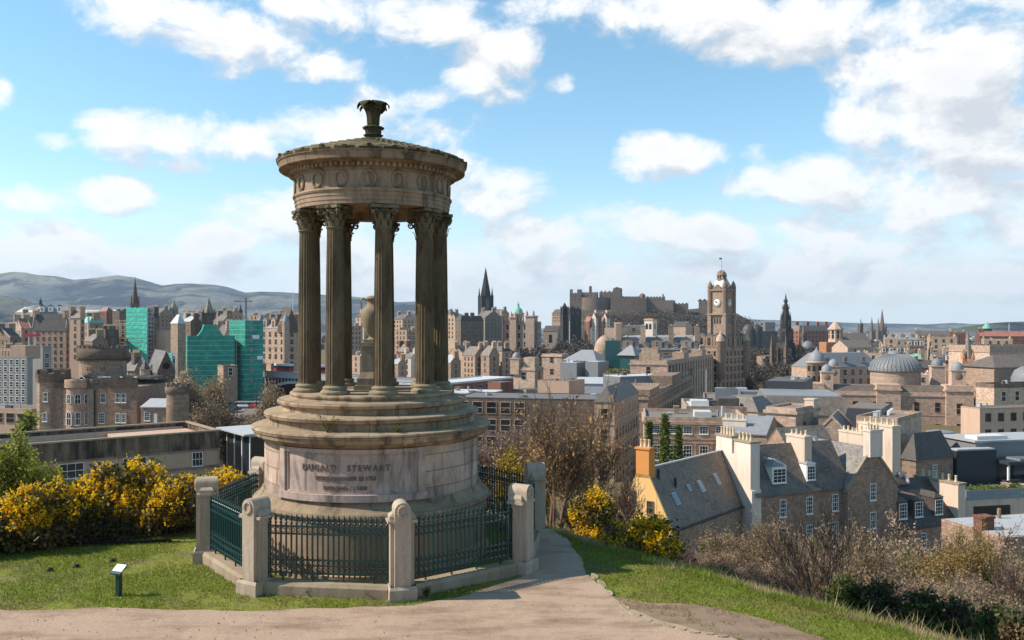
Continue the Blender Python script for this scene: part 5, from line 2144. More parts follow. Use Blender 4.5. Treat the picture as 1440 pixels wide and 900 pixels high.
MB().box(-4.6, -3.4, 15.6, M + 8, ze + .3, ze + 3.0).build('glazing', 'glass_dark', mo.root)
MB().box(-4, -1, 18, M + 4, ze + 3.503, ze + 3.85).build('skylight', 'glass_pale', mo.root)
for i in range(4):
    MB().box(-1.6, -1.3, 16 + i * 4.2, 16.3 + i * 4.2, ze + .3, ze + 3.0).build('post', 'paint_white', mo.root)
for j in range(2):
    pb_ = MB()
    rr = random.Random(90 + j)
    pts = [(L - 3.2 + rr.gauss(0, 1.2), 9 + 9 * j + rr.uniform(-5, 5), ze - .15 + rr.uniform(0, .75)) for _ in range(2600)]
    leaf_soup('planting', pts, .22, ('leaf_lime', 'bud_pink')[j], mo.root, 91 + j, .1)
mo2 = bld('low_building', 'low grey roofed annex with brick chimney right of the birch', 'building', 1350, 1412, 1470, 756, 90, 76, wall='stone_rubble', roof='flat', rm='lead_pale', zb=-28, M=16, L=9, par=.2, chim=[(.6, .05, 1.2, 1.6, 2.0, 0, 'brick_red')])

# ================================================================== middle ground right
tanT = bld('terrace', 'long tan classical terrace with two rows of white sash windows behind the yellow cottage', 'terrace', 906, 1052, 1052, 588, 150, 8, M=16, wall='stone_pink', roof='flat', rm='roof_grey', zb=-34, near=True, cornice=True, strings=(3.6, 4.3),
           winf=dict(rows=1, pitch=2.75, w=1.5, h=1.4, top=1.5, style='sash', m0=.6, m1=.6))
winrow(tanT, 'f', 1, 2.75, 1.5, 2.7, 3.9, 4.9, 'sash', m0=.6, m1=.6)
for i in range(7):
    local_box(tanT, 'pilaster', 'stone_pink', tanT.L * i / 6.2, tanT.L * i / 6.2 + .35, -.13, -.002, -34, tanT.ze - 4.6)
b = MB()
b.box(9, 12, 5, 9, tanT.ze - .6, tanT.ze + .5)
b.build('roof_light', 'roof_white', tanT.root)
t2_ = bld('flat_roofed_block', 'tan block with white rimmed lead flats behind the long terrace', 'building', 965, 1050, 1052, 572, 168, 8, M=18, wall='stone_tan', roof='flat', rm='roof_white', zb=-34, parm='stone_tan')
local_box(t2_, 'roof_hut', 'slate_dark', t2_.L * .55, t2_.L * .9, 2, 8, t2_.ze - .6, t2_.ze + 1.4)
local_box(t2_, 'roof_light', 'roof_white', t2_.L * .1, t2_.L * .4, 3, 7, t2_.ze - .6, t2_.ze + .8)
sm1 = bld('mansard_block', 'slate mansard block with dark sloping end behind the stone stair tower', 'building', 1006, 1066, 1092, 580, 196, 38, wall='stone_tan', roof='mansard', rm='slate_mid', rh=3.2, inset=2.4, zb=-34, winf=dict(rows=1, pitch=3, w=1.1, h=1.5, fh=3, top=.7, fm='stone_buff'))
sm2 = bld('mansard_block', 'long slate roofed block with five small skylights below the black roof box', 'building', 1066, 1200, 1210, 585, 205, 12, M=30, wall='stone_tan', roof='mansard', rm='slate_mid', rh=4.2, inset=2.2, zb=-34)
for i in range(5):
    b = MB()
    b.box(3.6 + i * 1.75, 4.6 + i * 1.75, .55, .9, sm2.ze + 2.1, sm2.ze + 3.0)
    b.build('skylight', 'glass_pale', sm2.root)
b = MB()
b.box(2, sm2.L - 2, 3, 26, sm2.ze + 4.2, sm2.ze + 4.35)
b.build('roof_deck', 'lead_roof', sm2.root)
bx = bld('plant_room', 'black box shaped plant room standing on a flat roof left of the domed hall', 'plant room', 1077, 1131, 1143, 537, 231, 25, wall='metal_dark', roof='flat', rm='roof_felt', zb=-14.2, par=.2)
for i, (q, w, h) in enumerate(((1032, 8, 3.0), (1046, 7, 2.2), (1150, 9, 2.6))):
    pass
flat = bld('flat_roofed_block', 'wide grey flat roof carrying the black plant room', 'building', 990, 1172, 1200, 564, 226, 12, M=24, wall='stone_tan', roof='flat', rm='roof_grey', zb=-34)
for i, (x0, x1, y0, y1, h, m) in enumerate(((3, 9, 4, 9, 2.6, 'glass_pale'), (10, 16, 5, 11, 1.8, 'metal_grey'), (flat.L - 5, flat.L - 1, 3, 7, 2.4, 'roof_white'), (flat.L * .28, flat.L * .36, 12, 15, 2.2, 'metal_light'))):
    local_box(flat, 'roof_hut', m, x0, x1, y0, y1, flat.ze - .6, flat.ze + h)
tw = bld('stair_tower', 'square buff stone stair tower with dark slit window and heavy cornice', 'tower', 1077, 1119, 1151, 574, 140, 42, wall='stone_buff', roof='flat', rm='roof_grey', zb=-30, near=True, cornice=True, par=.6, parm='stone_buff', strings=(9.2,))
window(tw.root, tw.L + .02, tw.M * .36, tw.ze - 6.6, PI / 2, .9, 4.2, 'grid', True, 'stone_brown')
chimney(tw, .9, .8, 1.6, 1.6, 1.6, 0, 'render_cream')
rfl = bld('lean_to', 'pale lead roofed range between the tan terrace and the stair tower', 'building', 1020, 1078, 1090, 612, 132, 25, M=14, wall='stone_tan', roof='gx', rm='lead_roof', rh=2.0, zb=-30)
chimney(rfl, .15, .2, 3.6, 1.0, 1.2, 4, 'render_white')
bg = bld('gable_house', 'buff stone gable with white triangular roof end right of the stair tower', 'building', 1148, 1192, 1200, 612, 138, 25, M=12, wall='stone_buff', roof='gy', rm='slate_dark', rh=2.6, zb=-30, skew='stone_buff')
blk = bld('mansard_block', 'black clad attic storey on a tan block with white louvres at its right end', 'building', 1186, 1246, 1276, 606, 150, 30, M=13, wall='stone_tan', roof='mansard', rm='cladding_black', rh=3.6, inset=.6, zb=-34)
local_box(blk, 'roof_deck', 'roof_brown', .7, blk.L - .7, .7, blk.M - .7, blk.ze + 3.6, blk.ze + 3.74)
b = MB()
for i in range(6):
    b.box(blk.L + .05, blk.L + .35, .8 + i * 1.2, 1.3 + i * 1.2, blk.ze + .6, blk.ze + 3.4)
b.build('louvre', 'paint_white', blk.root)
b = MB()
b.box(0, blk.L * .95, -.4, -.05, blk.ze - .3, blk.ze + .25)
b.build('gutter', 'lead_pale', blk.root)
tan2 = bld('tall_wall', 'plain tan flank wall to the right of the black attic block', 'building', 1204, 1262, 1275, 588, 141, 40, wall='stone_tan', roof='flat', rm='roof_grey', zb=-34, M=14)
sl1 = bld('slate_house', 'dark slate roofed house with long dark chimney below the pale domed hall', 'house', 1212, 1240, 1300, 648, 150, 60, wall='stone_brown', roof='gy', rm='slate_dark', rh=4.6, zb=-34, near=True, wins=dict(rows=2, pitch=5, w=1.1, h=2.0, fh=3.4, top=1, style='sash'))
chimney(sl1, .5, .75, 1.2, 6.5, 2.6, 8, 'slate_dark', pot='terracotta')
sl2 = bld('slate_house', 'hipped slate house with pale ridges left of the black modern block', 'house', 1268, 1288, 1340, 648, 138, 60, wall='stone_brown', roof='hip', rm='slate_dark', rh=4.2, zb=-34, near=True, wins=dict(rows=1, pitch=5, w=1.1, h=1.9, fh=3.4, top=1, style='sash'))
rnd = thing('pavilion', 'small round pavilion with ribbed lead roof in front of the domed hall', 'pavilion', (U(1322) * 175, 175, 0))
zz = ZY(622, 175)
MB().lathe([(5.2, zz), (5.2, -36)], 20, sm=False).build('wall', 'stone_tan', rnd)
MB().lathe([(.3, zz + 2.6), (2.6, zz + 2.2), (2.7, zz + 1.4), (6.6, zz - .3), (6.6, zz - .5)], 20, sm=False).build('roof', 'lead_roof', rnd)
crv = bld('office_block', 'tan post war office block with rows of small square windows on the right', 'office', 1362, 1378, 1500, 574, 236, 76, wall='concrete_pink', roof='flat', rm='roof_brown', zb=-38, M=60, L=7, par=.4, wins=dict(rows=4, pitch=3.9, w=1.6, h=2.0, fh=4.4, top=1.6, fm='metal_dark', m0=.6))

# the domed record hall
RY = 340
rh_ = bld('record_hall', 'long buff classical hall with grey ribbed dome and corner clock turrets', 'hall', 1128, 1368, 1368, 553, RY, 14, M=40, wall='stone_buff', roof='flat', rm='slate_dark', zb=-40, cornice=True, strings=(9.0, 16.5), par=1.2,
          winf=dict(rows=2, pitch=7.1, w=1.9, h=3.6, fh=8.4, top=4.0, fm='stone_buff', style='plain'))
L, M, ze = rh_.L, rh_.M, rh_.ze
for f0, f1 in ((.0, .13), (.445, .585), (.845, 1.0)):
    b = MB()
    b.box(L * f0, L * f1, -1.4, 8, -40, ze + .6)
    b.box(L * f0 - .5, L * f1 + .5, -1.9, 8.4, ze + .6, ze + 1.3)
    b.box(L * f0, L * f1, -1.4, 8, ze + 1.3, ze + 3.0)
    b.build('pavilion', 'stone_buff', rh_.root)
b = MB()
for f0, f1 in ((.13, .445), (.585, .845)):
    b.extr_x([(.8, ze - .6), (9, ze - .6), (9, ze + 2.4), (3.2, ze + 2.4)], L * f0 + .2, L * f1 - .2)
b.build('attic_roof', 'slate_brown', rh_.root)
for f in (.065, .515, .92):
    window(rh_.root, L * f, -1.42, ze - 8.2, 0, 2.2, 4.2, 'plain', False, 'stone_buff')
    window(rh_.root, L * f, -1.42, ze - 16.0, 0, 2.2, 4.0, 'plain', False, 'stone_buff')
dr = 67 / 2 / F * (RY + 22)
zc = ZY(536, RY + 22)
cx, cy = U(1259) * (RY + 22), RY + 22
dm = MB().lathe([(dr * .98, zc + 4.6), (dr * .98, zc - 8)], 48, sm=True).build('drum', 'stone_buff', rh_.root)
hd = ZY(497, RY + 22) - (zc + 4.6)
prof = [(.05, zc + 4.6 + hd)] + [(dr * 1.04 * math.sin(t), zc + 4.6 + hd * math.cos(t)) for t in [PI / 2 * k / 14 for k in range(1, 15)]] + [(dr * 1.04, zc + 4.2), (dr * .9, zc + 4.2)]
b = MB().lathe(prof, 48, sm=True)
for i in range(40):
    a_ = 2 * PI * i / 40
    pts = [((dr * 1.045 * math.sin(t)) * math.sin(a_), -(dr * 1.045 * math.sin(t)) * math.cos(a_), zc + 4.6 + hd * 1.004 * math.cos(t)) for t in [PI / 2 * k / 9 for k in range(1, 10)]]
    b.tube(pts, .17, 4)
b.lathe([(.05, zc + 4.8 + hd + 1.1), (dr * .28, zc + 4.8 + hd + .6), (dr * .30, zc + 4.6 + hd * .93)], 24)
dome_o = b.build('dome', 'lead_roof', rh_.root)
inv = Matrix.Rotation(R(14), 4, 'Z') @ Matrix.Translation(-Vector(rh_.root.location))
for o_ in (dm, dome_o):
    o_.location = inv @ Vector((cx, cy, 0))


def turret(par, x, y, z, w, h, dm, m='stone_buff', clock=True):
    b = MB()
    b.box(x - w / 2, x + w / 2, y - w / 2, y + w / 2, z - 3, z + h)
    b.box(x - w / 2 - .3, x + w / 2 + .3, y - w / 2 - .3, y + w / 2 + .3, z + h, z + h + .4)
    t_ = b.build('turret', m, par)
    MB().lathe([(.03, z + h + .4 + w * .75), (.12, z + h + .4 + w * .62), (w * .22, z + h + .4 + w * .55), (w * .38, z + h + .4 + w * .38), (w * .46, z + h + .4 + w * .12), (w * .46, z + h + .3)], 16, x, y).build('cupola', dm, t_)
    if clock:
        MB().lathe([(.02, 0.06), (w * .26, .05), (w * .30, -.1)], 20).build('roundel', 'stone_brown', t_, (x, y - w / 2 - .03, z + h * .62)).rotation_euler = (PI / 2, 0, 0)
    return t_


turret(rh_.root, L * .925, 3.5, ze + 3, 5.2, 5.6, 'lead_roof')
turret(rh_.root, L * .885, 26, ze + 3, 5.2, 6.2, 'lead_roof', clock=False)
turret(rh_.root, L * .155, 3.5, ze + 2.2, 4.6, 5.2, 'lead_roof')
turret(rh_.root, L * .235, 26, ze + 2.2, 4.8, 6.4, 'lead_roof')

# the clock tower hotel
HY = 450
hb = bld('clock_tower_hotel', 'grand brown stone hotel block under a tall clock tower with lantern crown', 'hotel', 981, 1013, 1048, 488, HY, 44, wall='stone_pink', roof='mansard', rm='slate_mid', rh=6.0, inset=4.5, zb=-42, cornice=True, strings=(2.0, 7.0, 15.4),
         win=dict(rows=6, pitch=3.6, w=1.5, h=2.4, fh=4.1, top=2.2, fm='stone_brown'))
L, M, ze = hb.L, hb.M, hb.ze
for face, n in (('f', 3), ('s', 5)):
    for i in range(n):
        ln = L if face == 'f' else M
        dormer(hb, face, ln * (i + .5) / n, 4.2, 5.0, .1, 'grid', 'stone_brown', 'slate_mid', 'stone_tan', 'gable', 2.0)
for (x, y) in ((0, 0), (L, 0), (L, M), (0, M)):
    b = MB()
    b.lathe([(2.3, ze + 3), (2.3, ze - 14), (.4, ze - 18)], 12, x, y, sm=False)
    tq = b.build('corner_turret', 'stone_brown', hb.root)
    MB().lathe([(.05, ze + 8.4), (.5, ze + 7), (1.6, ze + 5.6), (2.2, ze + 4.2), (2.5, ze + 3)], 12, x, y).build('cupola', 'stone_tan', tq)
for i, (fx, fy) in enumerate(((.25, .35), (.75, .65), (.3, .85))):
    chimney(hb, fx, fy, 1.6, 4, 5, 6)
# tower shaft: rises through the block (front face 1000-1022, right face 1022-1038)
twx, twy, tws = L * .66, M * .36, 8.8
t_b = MB()
x0, x1, y0, y1 = twx - tws / 2, twx + tws / 2, twy - tws / 2, twy + tws / 2
Yt = HY + 8
zA, zB, zC = ZY(443, Yt), ZY(409, Yt), ZY(398, Yt)
t_b.box(x0, x1, y0, y1, ze - 2, zA)
for sx in (x0, x1):
    for sy in (y0, y1):
        t_b.box(sx - 1.0, sx + 1.0, sy - 1.0, sy + 1.0, ze - 2, zA)
t_b.box(x0 - 1.2, x1 + 1.2, y0 - 1.2, y1 + 1.2, zA, zA + .9)
t_b.box(x0 - .2, x1 + .2, y0 - .2, y1 + .2, zA + .9, zB)
t_b.box(x0 - 1.0, x1 + 1.0, y0 - 1.0, y1 + 1.0, zB, zB + .7)
shaft = t_b.build('clock_tower', 'stone_pink', hb.root)
b = MB()
for sx in (x0, x1):
    for sy in (y0, y1):
        b.lathe([(1.35, zB + 1.9), (1.35, zA + .9)], 8, sx, sy, sm=False)
        b.lathe([(.05, zC + 1.6), (.3, zC + .8), (1.0, zC - .3), (1.5, zB + 1.9)], 8, sx, sy)
for k in range(4):
    # gable over each clock
    pass
b.build('corner_turret', 'stone_brown', shaft)
for k, (cxx, cyy, ro) in enumerate(((twx, y0 - .25, 0), (x1 + .25, twy, PI / 2), (twx, y1 + .25, PI), (x0 - .25, twy, -PI / 2))):
    zk = zA + (zB - zA) * .50
    b = MB()
    b.lathe([(.02, .12), (1.95, .10), (2.0, 0)], 28, mi=0)
    b.lathe([(2.0, .14), (2.3, .14), (2.3, 0)], 28, mi=1)
    for q in range(12):
        t = q * PI / 6
        b.add([(1.7 * math.sin(t) + s1 * .16 * math.cos(t) + s2 * .34 * math.sin(t), 1.7 * math.cos(t) - s1 * .12 * math.sin(t) + s2 * .3 * math.cos(t), .135) for s1, s2 in ((-1, -1), (1, -1), (1, 0), (-1, 0))], [(0, 1, 2, 3), (3, 2, 1, 0)], 2)
    for ang, ln, wd in ((R(-36), 1.25, .34), (R(-60), 1.8, .26)):
        b.add([(ln * math.sin(ang) * u_ + v_ * wd * math.cos(ang), ln * math.cos(ang) * u_ - v_ * wd * math.sin(ang), .15) for u_, v_ in ((0, -1), (0, 1), (1, .4), (1, -.4))], [(0, 1, 2, 3), (3, 2, 1, 0)], 2)
    co_ = b.build('clock_face', ['clock_white', 'stone_brown', 'void_dark'], shaft, (cxx, cyy, zk))
    co_.rotation_euler = (PI / 2, 0, ro)
    g_ = MB()
    g_.extr_y([(-2.6, zB - .2), (2.6, zB - .2), (2.4, zB + 1.6), (1.5, zB + 2.2), (0, zB + 3.3), (-1.5, zB + 2.2), (-2.4, zB + 1.6)], -.3, 1.1)
    go_ = g_.build('clock_gable', 'stone_brown', shaft, (cxx, cyy, 0))
    go_.rotation_euler = (0, 0, ro)
    nx_, ny_ = math.sin(ro), -math.cos(ro)
    for s_ in (-1.6, 0, 1.6):
        window(hb.root, cxx + s_ * math.cos(ro) - nx_ * .2, cyy + s_ * math.sin(ro) - ny_ * .2, zA - 4.6, ro, 1.0, 3.2, 'arch')
    window(hb.root, cxx - nx_ * .2, cyy - ny_ * .2, zA - 18, ro, 4.2, 10.5, 'bare') if False else None
# crown
b = MB()
q = tws / 2
b.add([(twx - q, twy - q, zB + .7), (twx + q, twy - q, zB + .7), (twx + q, twy + q, zB + .7), (twx - q, twy + q, zB + .7)] +
      [(twx + 3.0 * math.cos(PI / 4 + k * PI / 2 + PI), twy + 3.0 * math.sin(PI / 4 + k * PI / 2 + PI), ZY(393, Yt)) for k in range(4)],
      [(0, 1, 5, 4), (1, 2, 6, 5), (2, 3, 7, 6), (3, 0, 4, 7), (4, 5, 6, 7)])
b.build('crown_roof', 'lead_pale', shaft)
z1, z2, z3 = ZY(393, Yt), ZY(387, Yt), ZY(377, Yt)
b = MB()
b.lathe([(2.8, z1 + .4), (2.9, z1), (2.4, z1 - 1)], 12, twx, twy)
for k in range(8):
    t = 2 * PI * k / 8
    b.box(twx + 2.2 * math.cos(t) - .3, twx + 2.2 * math.cos(t) + .3, twy + 2.2 * math.sin(t) - .3, twy + 2.2 * math.sin(t) + .3, z1 + .3, z2)
    pts = [(twx + 2.4 * math.cos(t) * math.cos(u_), twy + 2.4 * math.sin(t) * math.cos(u_), z2 + 2.6 * math.sin(u_)) for u_ in [PI / 2 * j / 6 for j in range(7)]]
    b.tube(pts, .2, 4)
b.lathe([(.4, z2 + 2.5), (1.5, z2 + 2.0), (2.2, z2 + .9), (2.6, z2 + .3), (2.7, z2 - .2), (2.1, z2 - .3)], 12, twx, twy)
b.lathe([(.02, z3), (.15, z3 - .8), (.45, z3 - 1.2), (.2, z3 - 1.7), (.35, z2 + 2.4)], 8, twx, twy)
b.build('lantern', 'stone_brown', shaft)
b = MB()
b.tube([(twx, twy, z3 - .5), (twx, twy, ZY(362, Yt))], .07, 5)
b.box(twx - 1.5, twx, twy - .03, twy + .03, ZY(364.5, Yt), ZY(362, Yt))
b.build('flagpole', 'metal_dark', shaft)

# hotel's neighbour: long mansard range with gables and tall chimneys
hw = bld('station_hotel_wing', 'long pale roofed range with gabled dormers and four tall chimneys left of the clock tower', 'hotel', 862, 986, 994, 492, 430, 8, M=26, wall='stone_brown', roof='mansard', rm='lead_roof', rh=6, inset=5, zb=-40, winf=dict(rows=2, pitch=4.4, w=1.5, h=2.2, fh=4.2, top=1.6, fm='stone_tan'))
for i in range(9):
    big = i % 3 == 1
    dormer(hw, 'f', hw.L * (i + .5) / 9, 5.2 if big else 2.0, 3.6 if big else 2.6, .3, 'grid', 'stone_tan' if big else 'slate_mid', 'slate_mid', 'paint_white', 'gable', 1.3)
local_box(hw, 'roof_deck', 'roof_white', 4.8, hw.L - 5, 5, 21, hw.ze + 6, hw.ze + 6.4)
for f in (.06, .345, .665, .96):
    chimney(hw, f, .12, 2.4, 2.4, 6.0 if f > .1 else 7, 4, 'stone_tan', zbase=hw.ze)
b = MB()
cx0, rr0 = -4.5, 5.2
b.lathe([(.05, hw.ze + 7.2), (1.6, hw.ze + 6.6), (3.6, hw.ze + 4.6), (4.8, hw.ze + 2.0), (5.3, hw.ze - .6), (5.2, hw.ze - 1), (5.2, -40)], 20, cx0, 5)
b.build('round_end', 'stone_tan', hw.root)

# white campanile and white roofs behind
cam_t = bld('campanile', 'small white square tower with paired arched openings under a tiled cap', 'tower', 906, 918, 924, 448, 520, 35, wall='render_white', roof='flat', rm='tile_red', zb=-40, cornice=True, par=.5, parm='terracotta')
for s in (.3, .7):
    window(cam_t.root, cam_t.L * s, -.03, cam_t.ze - 6.4, 0, 1.6, 3.4, 'arch')
window(cam_t.root, cam_t.L + .03, cam_t.M * .5, cam_t.ze - 6.4, PI / 2, 1.6, 3.4, 'arch')
bld('white_roofed_store', 'low store with brilliant white flat roof behind the gabled hotel range', 'building', 880, 1000, 1004, 472, 520, 6, M=30, wall='render_white', roof='flat', rm='roof_white', zb=-40)
bld('stone_block', 'buff block with blank gable between the campanile and the clock tower', 'building', 944, 964, 974, 459, 560, 30, wall='stone_tan', roof='gx', rm='slate_mid', rh=3, zb=-40)
bld('stone_block', 'grey flat roofed block above the pale hotel roofs, left of the campanile', 'building', 877, 905, 908, 457, 560, 10, M=16, wall='stone_grey', roof='flat', rm='roof_grey', zb=-40, win=dict(rows=2, pitch=6, w=2, h=2, fh=4, top=2, fm='stone_tan'))
bld('stone_block', 'tan block with square chimneys left of the long gabled range', 'building', 850, 872, 884, 461, 540, 30, wall='stone_tan', roof='flat', rm='roof_grey', zb=-40, chim=[(.6, .5, 4, 4, 4, 0)])

# the old post office
po = bld('post_office', 'buff palazzo block with dark colonnaded side street facade', 'building', 886, 938, 1002, 507, 300, 24, M=None, wall='stone_buff', roof='flat', rm='roof_grey', zb=-40, cornice=True, strings=(5.6,), par=1.2,
         winf=dict(rows=1, pitch=9, w=1.5, h=2.8, fh=5, top=2.2, fm='stone_buff'), wins=dict(rows=2, pitch=4.6, w=1.8, h=3.0, fh=6.0, top=2.0, fm='stone_tan'))
b = MB()
n = int(po.M / 4.6)
for i in range(n + 1):
    b.box(po.L + .005, po.L + .35, i * po.M / n - .45, i * po.M / n + .45, po.ze - 16, po.ze - 1.4)
b.build('pilaster', 'stone_tan', po.root)
b = MB()
for f in (.35, .75):
    y = po.M * f
    b.box(po.L - 4, po.L + .4, y - 4, y + 4, po.ze - .5, po.ze + 2.2)
    for k in range(5):
        b.lathe([(.1, po.ze + 4.4), (.6, po.ze + 3.6), (.45, po.ze + 3.0), (.8, po.ze + 2.2)], 6, po.L - .4, y - 3.4 + k * 1.7, sm=False)
b.box(po.L * .25, po.L * .8, 0, 3, po.ze, po.ze + 2.4)
b.box(po.L * .3, po.L * .75, .2, 2.6, po.ze + 2.4, po.ze + 4.2)
b.build('attic', 'stone_tan', po.root)

# street of dark classical blocks going off to the clock tower
wl = bld('street_block', 'long dark classical street block running away to the clock tower', 'building', 876, 911, 986, 556, 235, 18, wall='stone_pink', roof='flat', rm='roof_grey', zb=-38, near=False, cornice=True, strings=(4.6, 5.2),
         winf=dict(rows=3, pitch=3.6, w=1.4, h=2.5, fh=5.2, top=1.5, fm='paint_white', style='plain'), wins=dict(rows=4, pitch=3.6, w=1.5, h=2.5, fh=4.9, top=1.6, fm='stone_tan'))
for f0, f1, h in ((.0, .12, 1.5), (.32, .5, 2.8), (.72, .84, 2.6)):
    local_box(wl, 'attic', 'stone_brown', wl.L - 7, wl.L + .5, wl.M * f0, wl.M * f1, wl.ze - .5, wl.ze + h)
b = MB()
for i in range(26):
    y = i * wl.M / 26
    b.box(wl.L + .005, wl.L + .45, y, y + .7, -38, wl.ze - 5.4)
b.build('pilaster', 'stone_brown', wl.root)
for f in (.2, .6, .9):
    chimney(wl, .4, f, 5, 1.2, 1.2, 6)
wl2 = bld('street_block', 'slate roofed street block with dark windowed flank half hidden by the budding trees', 'building', 836, 864, 882, 566, 185, 18, wall='stone_pink', roof='hip', rm='slate_mid', rh=3.2, zb=-38, M=30, cornice=True, strings=(4.6,),
          winf=dict(rows=4, pitch=3.4, w=1.4, h=2.3, fh=4.4, top=1.4, fm='stone_tan'), wins=dict(rows=4, pitch=3.2, w=1.4, h=2.3, fh=4.4, top=1.4, fm='stone_tan'))
wl3 = bld('street_block', 'lower brown street block with projecting porch roof beyond the yellow gable', 'building', 862, 884, 900, 615, 205, 18, wall='stone_brown', roof='flat', rm='roof_felt', zb=-38, M=14, cornice=True)
# ================================================================== valley roofs in the middle
bld('glass_pavilion', 'low hipped grey roof over dark green glass above the station', 'building', 796, 838, 856, 508, 350, 40, wall='glass_green', roof='hip', rm='lead_roof', rh=4.4, zb=-40, over=1.2)
bld('glass_stair_tower', 'dark teal glass box tower above the grey roofs', 'tower', 851, 872, 875, 479, 352, 12, M=9, wall='glass_green', roof='flat', rm='metal_dark', zb=-40, par=.3)
bld('glass_pavilion', 'grey hipped roof with teal glass front right of the teal glass tower', 'building', 872, 892, 902, 500, 345, 40, wall='glass_green', roof='hip', rm='lead_roof', rh=4.0, zb=-40, over=1.0)
bld('plant_box', 'plain grey metal box left of its smaller twin on the shopping roof', 'plant room', 788, 811, 823, 510, 330, 35, wall='metal_grey', roof='flat', rm='metal_light', zb=-40, par=.15)
bld('plant_box', 'smaller grey metal box right of the plain grey one', 'plant room', 823, 841, 856, 509, 328, 35, wall='metal_grey', roof='flat', rm='metal_light', zb=-40, par=.15)
pl = bld('planted_roof', 'grey roof box with planted green and rust garden on top', 'building', 848, 893, 906, 526, 315, 30, wall='metal_grey', roof='flat', rm='sedum', zb=-30, par=.2)
rr = random.Random(5)
for j, m in enumerate(('leaf_lime', 'gorse_flower', 'bud_pink')):
    pts = [(rr.uniform(.5, pl.L - .5), rr.uniform(.5, min(pl.M, 8) - .5), pl.ze + rr.uniform(-.1, 1.0)) for _ in range((700, 60, 500)[j])]
    leaf_soup('planting', pts, .5, m, pl.root, 50 + j, .2)
bld('grey_roof_block', 'long dark grey clad roof block with pale top below the planted roof', 'building', 848, 872, 940, 530, 275, 62, wall='metal_grey', roof='flat', rm='roof_white', zb=-40, par=.15)
bld('glass_roof', 'pale glazed roof sloping beside the dark grey block', 'building', 808, 848, 852, 540, 290, 12, M=16, wall='metal_light', roof='gx', rm='lead_pale', rh=1.6, zb=-30)
bld('flat_block', 'tan parapet block in front of the dark grey roof block', 'building', 873, 925, 960, 542, 255, 12, M=10, wall='stone_tan', roof='flat', rm='roof_felt', zb=-30)
bld('statue_block', 'buff stone block with row of urn finials left of the teal glass roofs', 'building', 762, 790, 800, 498, 372, 30, wall='stone_buff', roof='flat', rm='roof_felt', zb=-40, cornice=True, win=dict(rows=2, pitch=5, w=1.6, h=2.2, fh=5, top=1.5, fm='stone_buff'))
sb_ = bld('domed_shop', 'buff shop front with little domed corner turret at the station edge', 'building', 721, 752, 764, 517, 360, 26, wall='stone_buff', roof='flat', rm='sedum', zb=-42, cornice=True, win=dict(rows=1, pitch=6, w=2, h=3, fh=5, top=2, fm='stone_buff'))
turret(sb_.root, 1.2, 1.2, sb_.ze, 4.0, 3.4, 'lead_roof', clock=False)
local_box(sb_, 'attic', 'stone_tan', sb_.L * .45, sb_.L * .95, 1, 6, sb_.ze - .5, sb_.ze + 4.2)
st = bld('station_roof', 'long pink brick station range with white roof edge running behind the right columns', 'station', 600, 604, 722, 541, 270, 32, L=14, wall='brick_red', roof='flat', rm='roof_white', zb=-42, par=.6, parm='roof_white', wins=dict(rows=1, pitch=3.6, w=1.6, h=2.2, fh=4, top=1.6, fm='stone_tan'))
bld('brick_box', 'windowless red brick box at the end of the station range', 'building', 686, 704, 722, 538, 262, 45, wall='brick_red', roof='flat', rm='roof_felt', zb=-40, par=.2)
bld('grey_annex', 'low grey annex right of the red brick box', 'building', 722, 740, 762, 548, 265, 45, wall='concrete_grey', roof='flat', rm='roof_felt', zb=-40, par=.2)
bld('pink_wall_block', 'pink rendered block with square vent behind the gold budded trees', 'building', 756, 800, 812, 536, 262, 28, M=12, wall='concrete_pink', roof='flat', rm='roof_felt', zb=-40, par=.3)
ob = bld('office_block', 'brown office block with tall dark windows right of the monument steps', 'office', 640, 850, 852, 562, 190, 12, M=16, wall='stone_sooty', roof='flat', rm='roof_felt', zb=-40, par=.4, parm='slate_dark', winf=dict(rows=4, pitch=3.1, w=2.1, h=2.5, fh=3.9, top=1.0, fm='stone_tan', m0=.4, m1=.4, t1=.5))
bld('flat_block', 'flat white edged roof behind the reddish tree and the brick box', 'building', 622, 690, 700, 553, 215, 14, M=12, wall='metal_dark', roof='flat', rm='roof_white', zb=-40, par=.3, parm='roof_white')

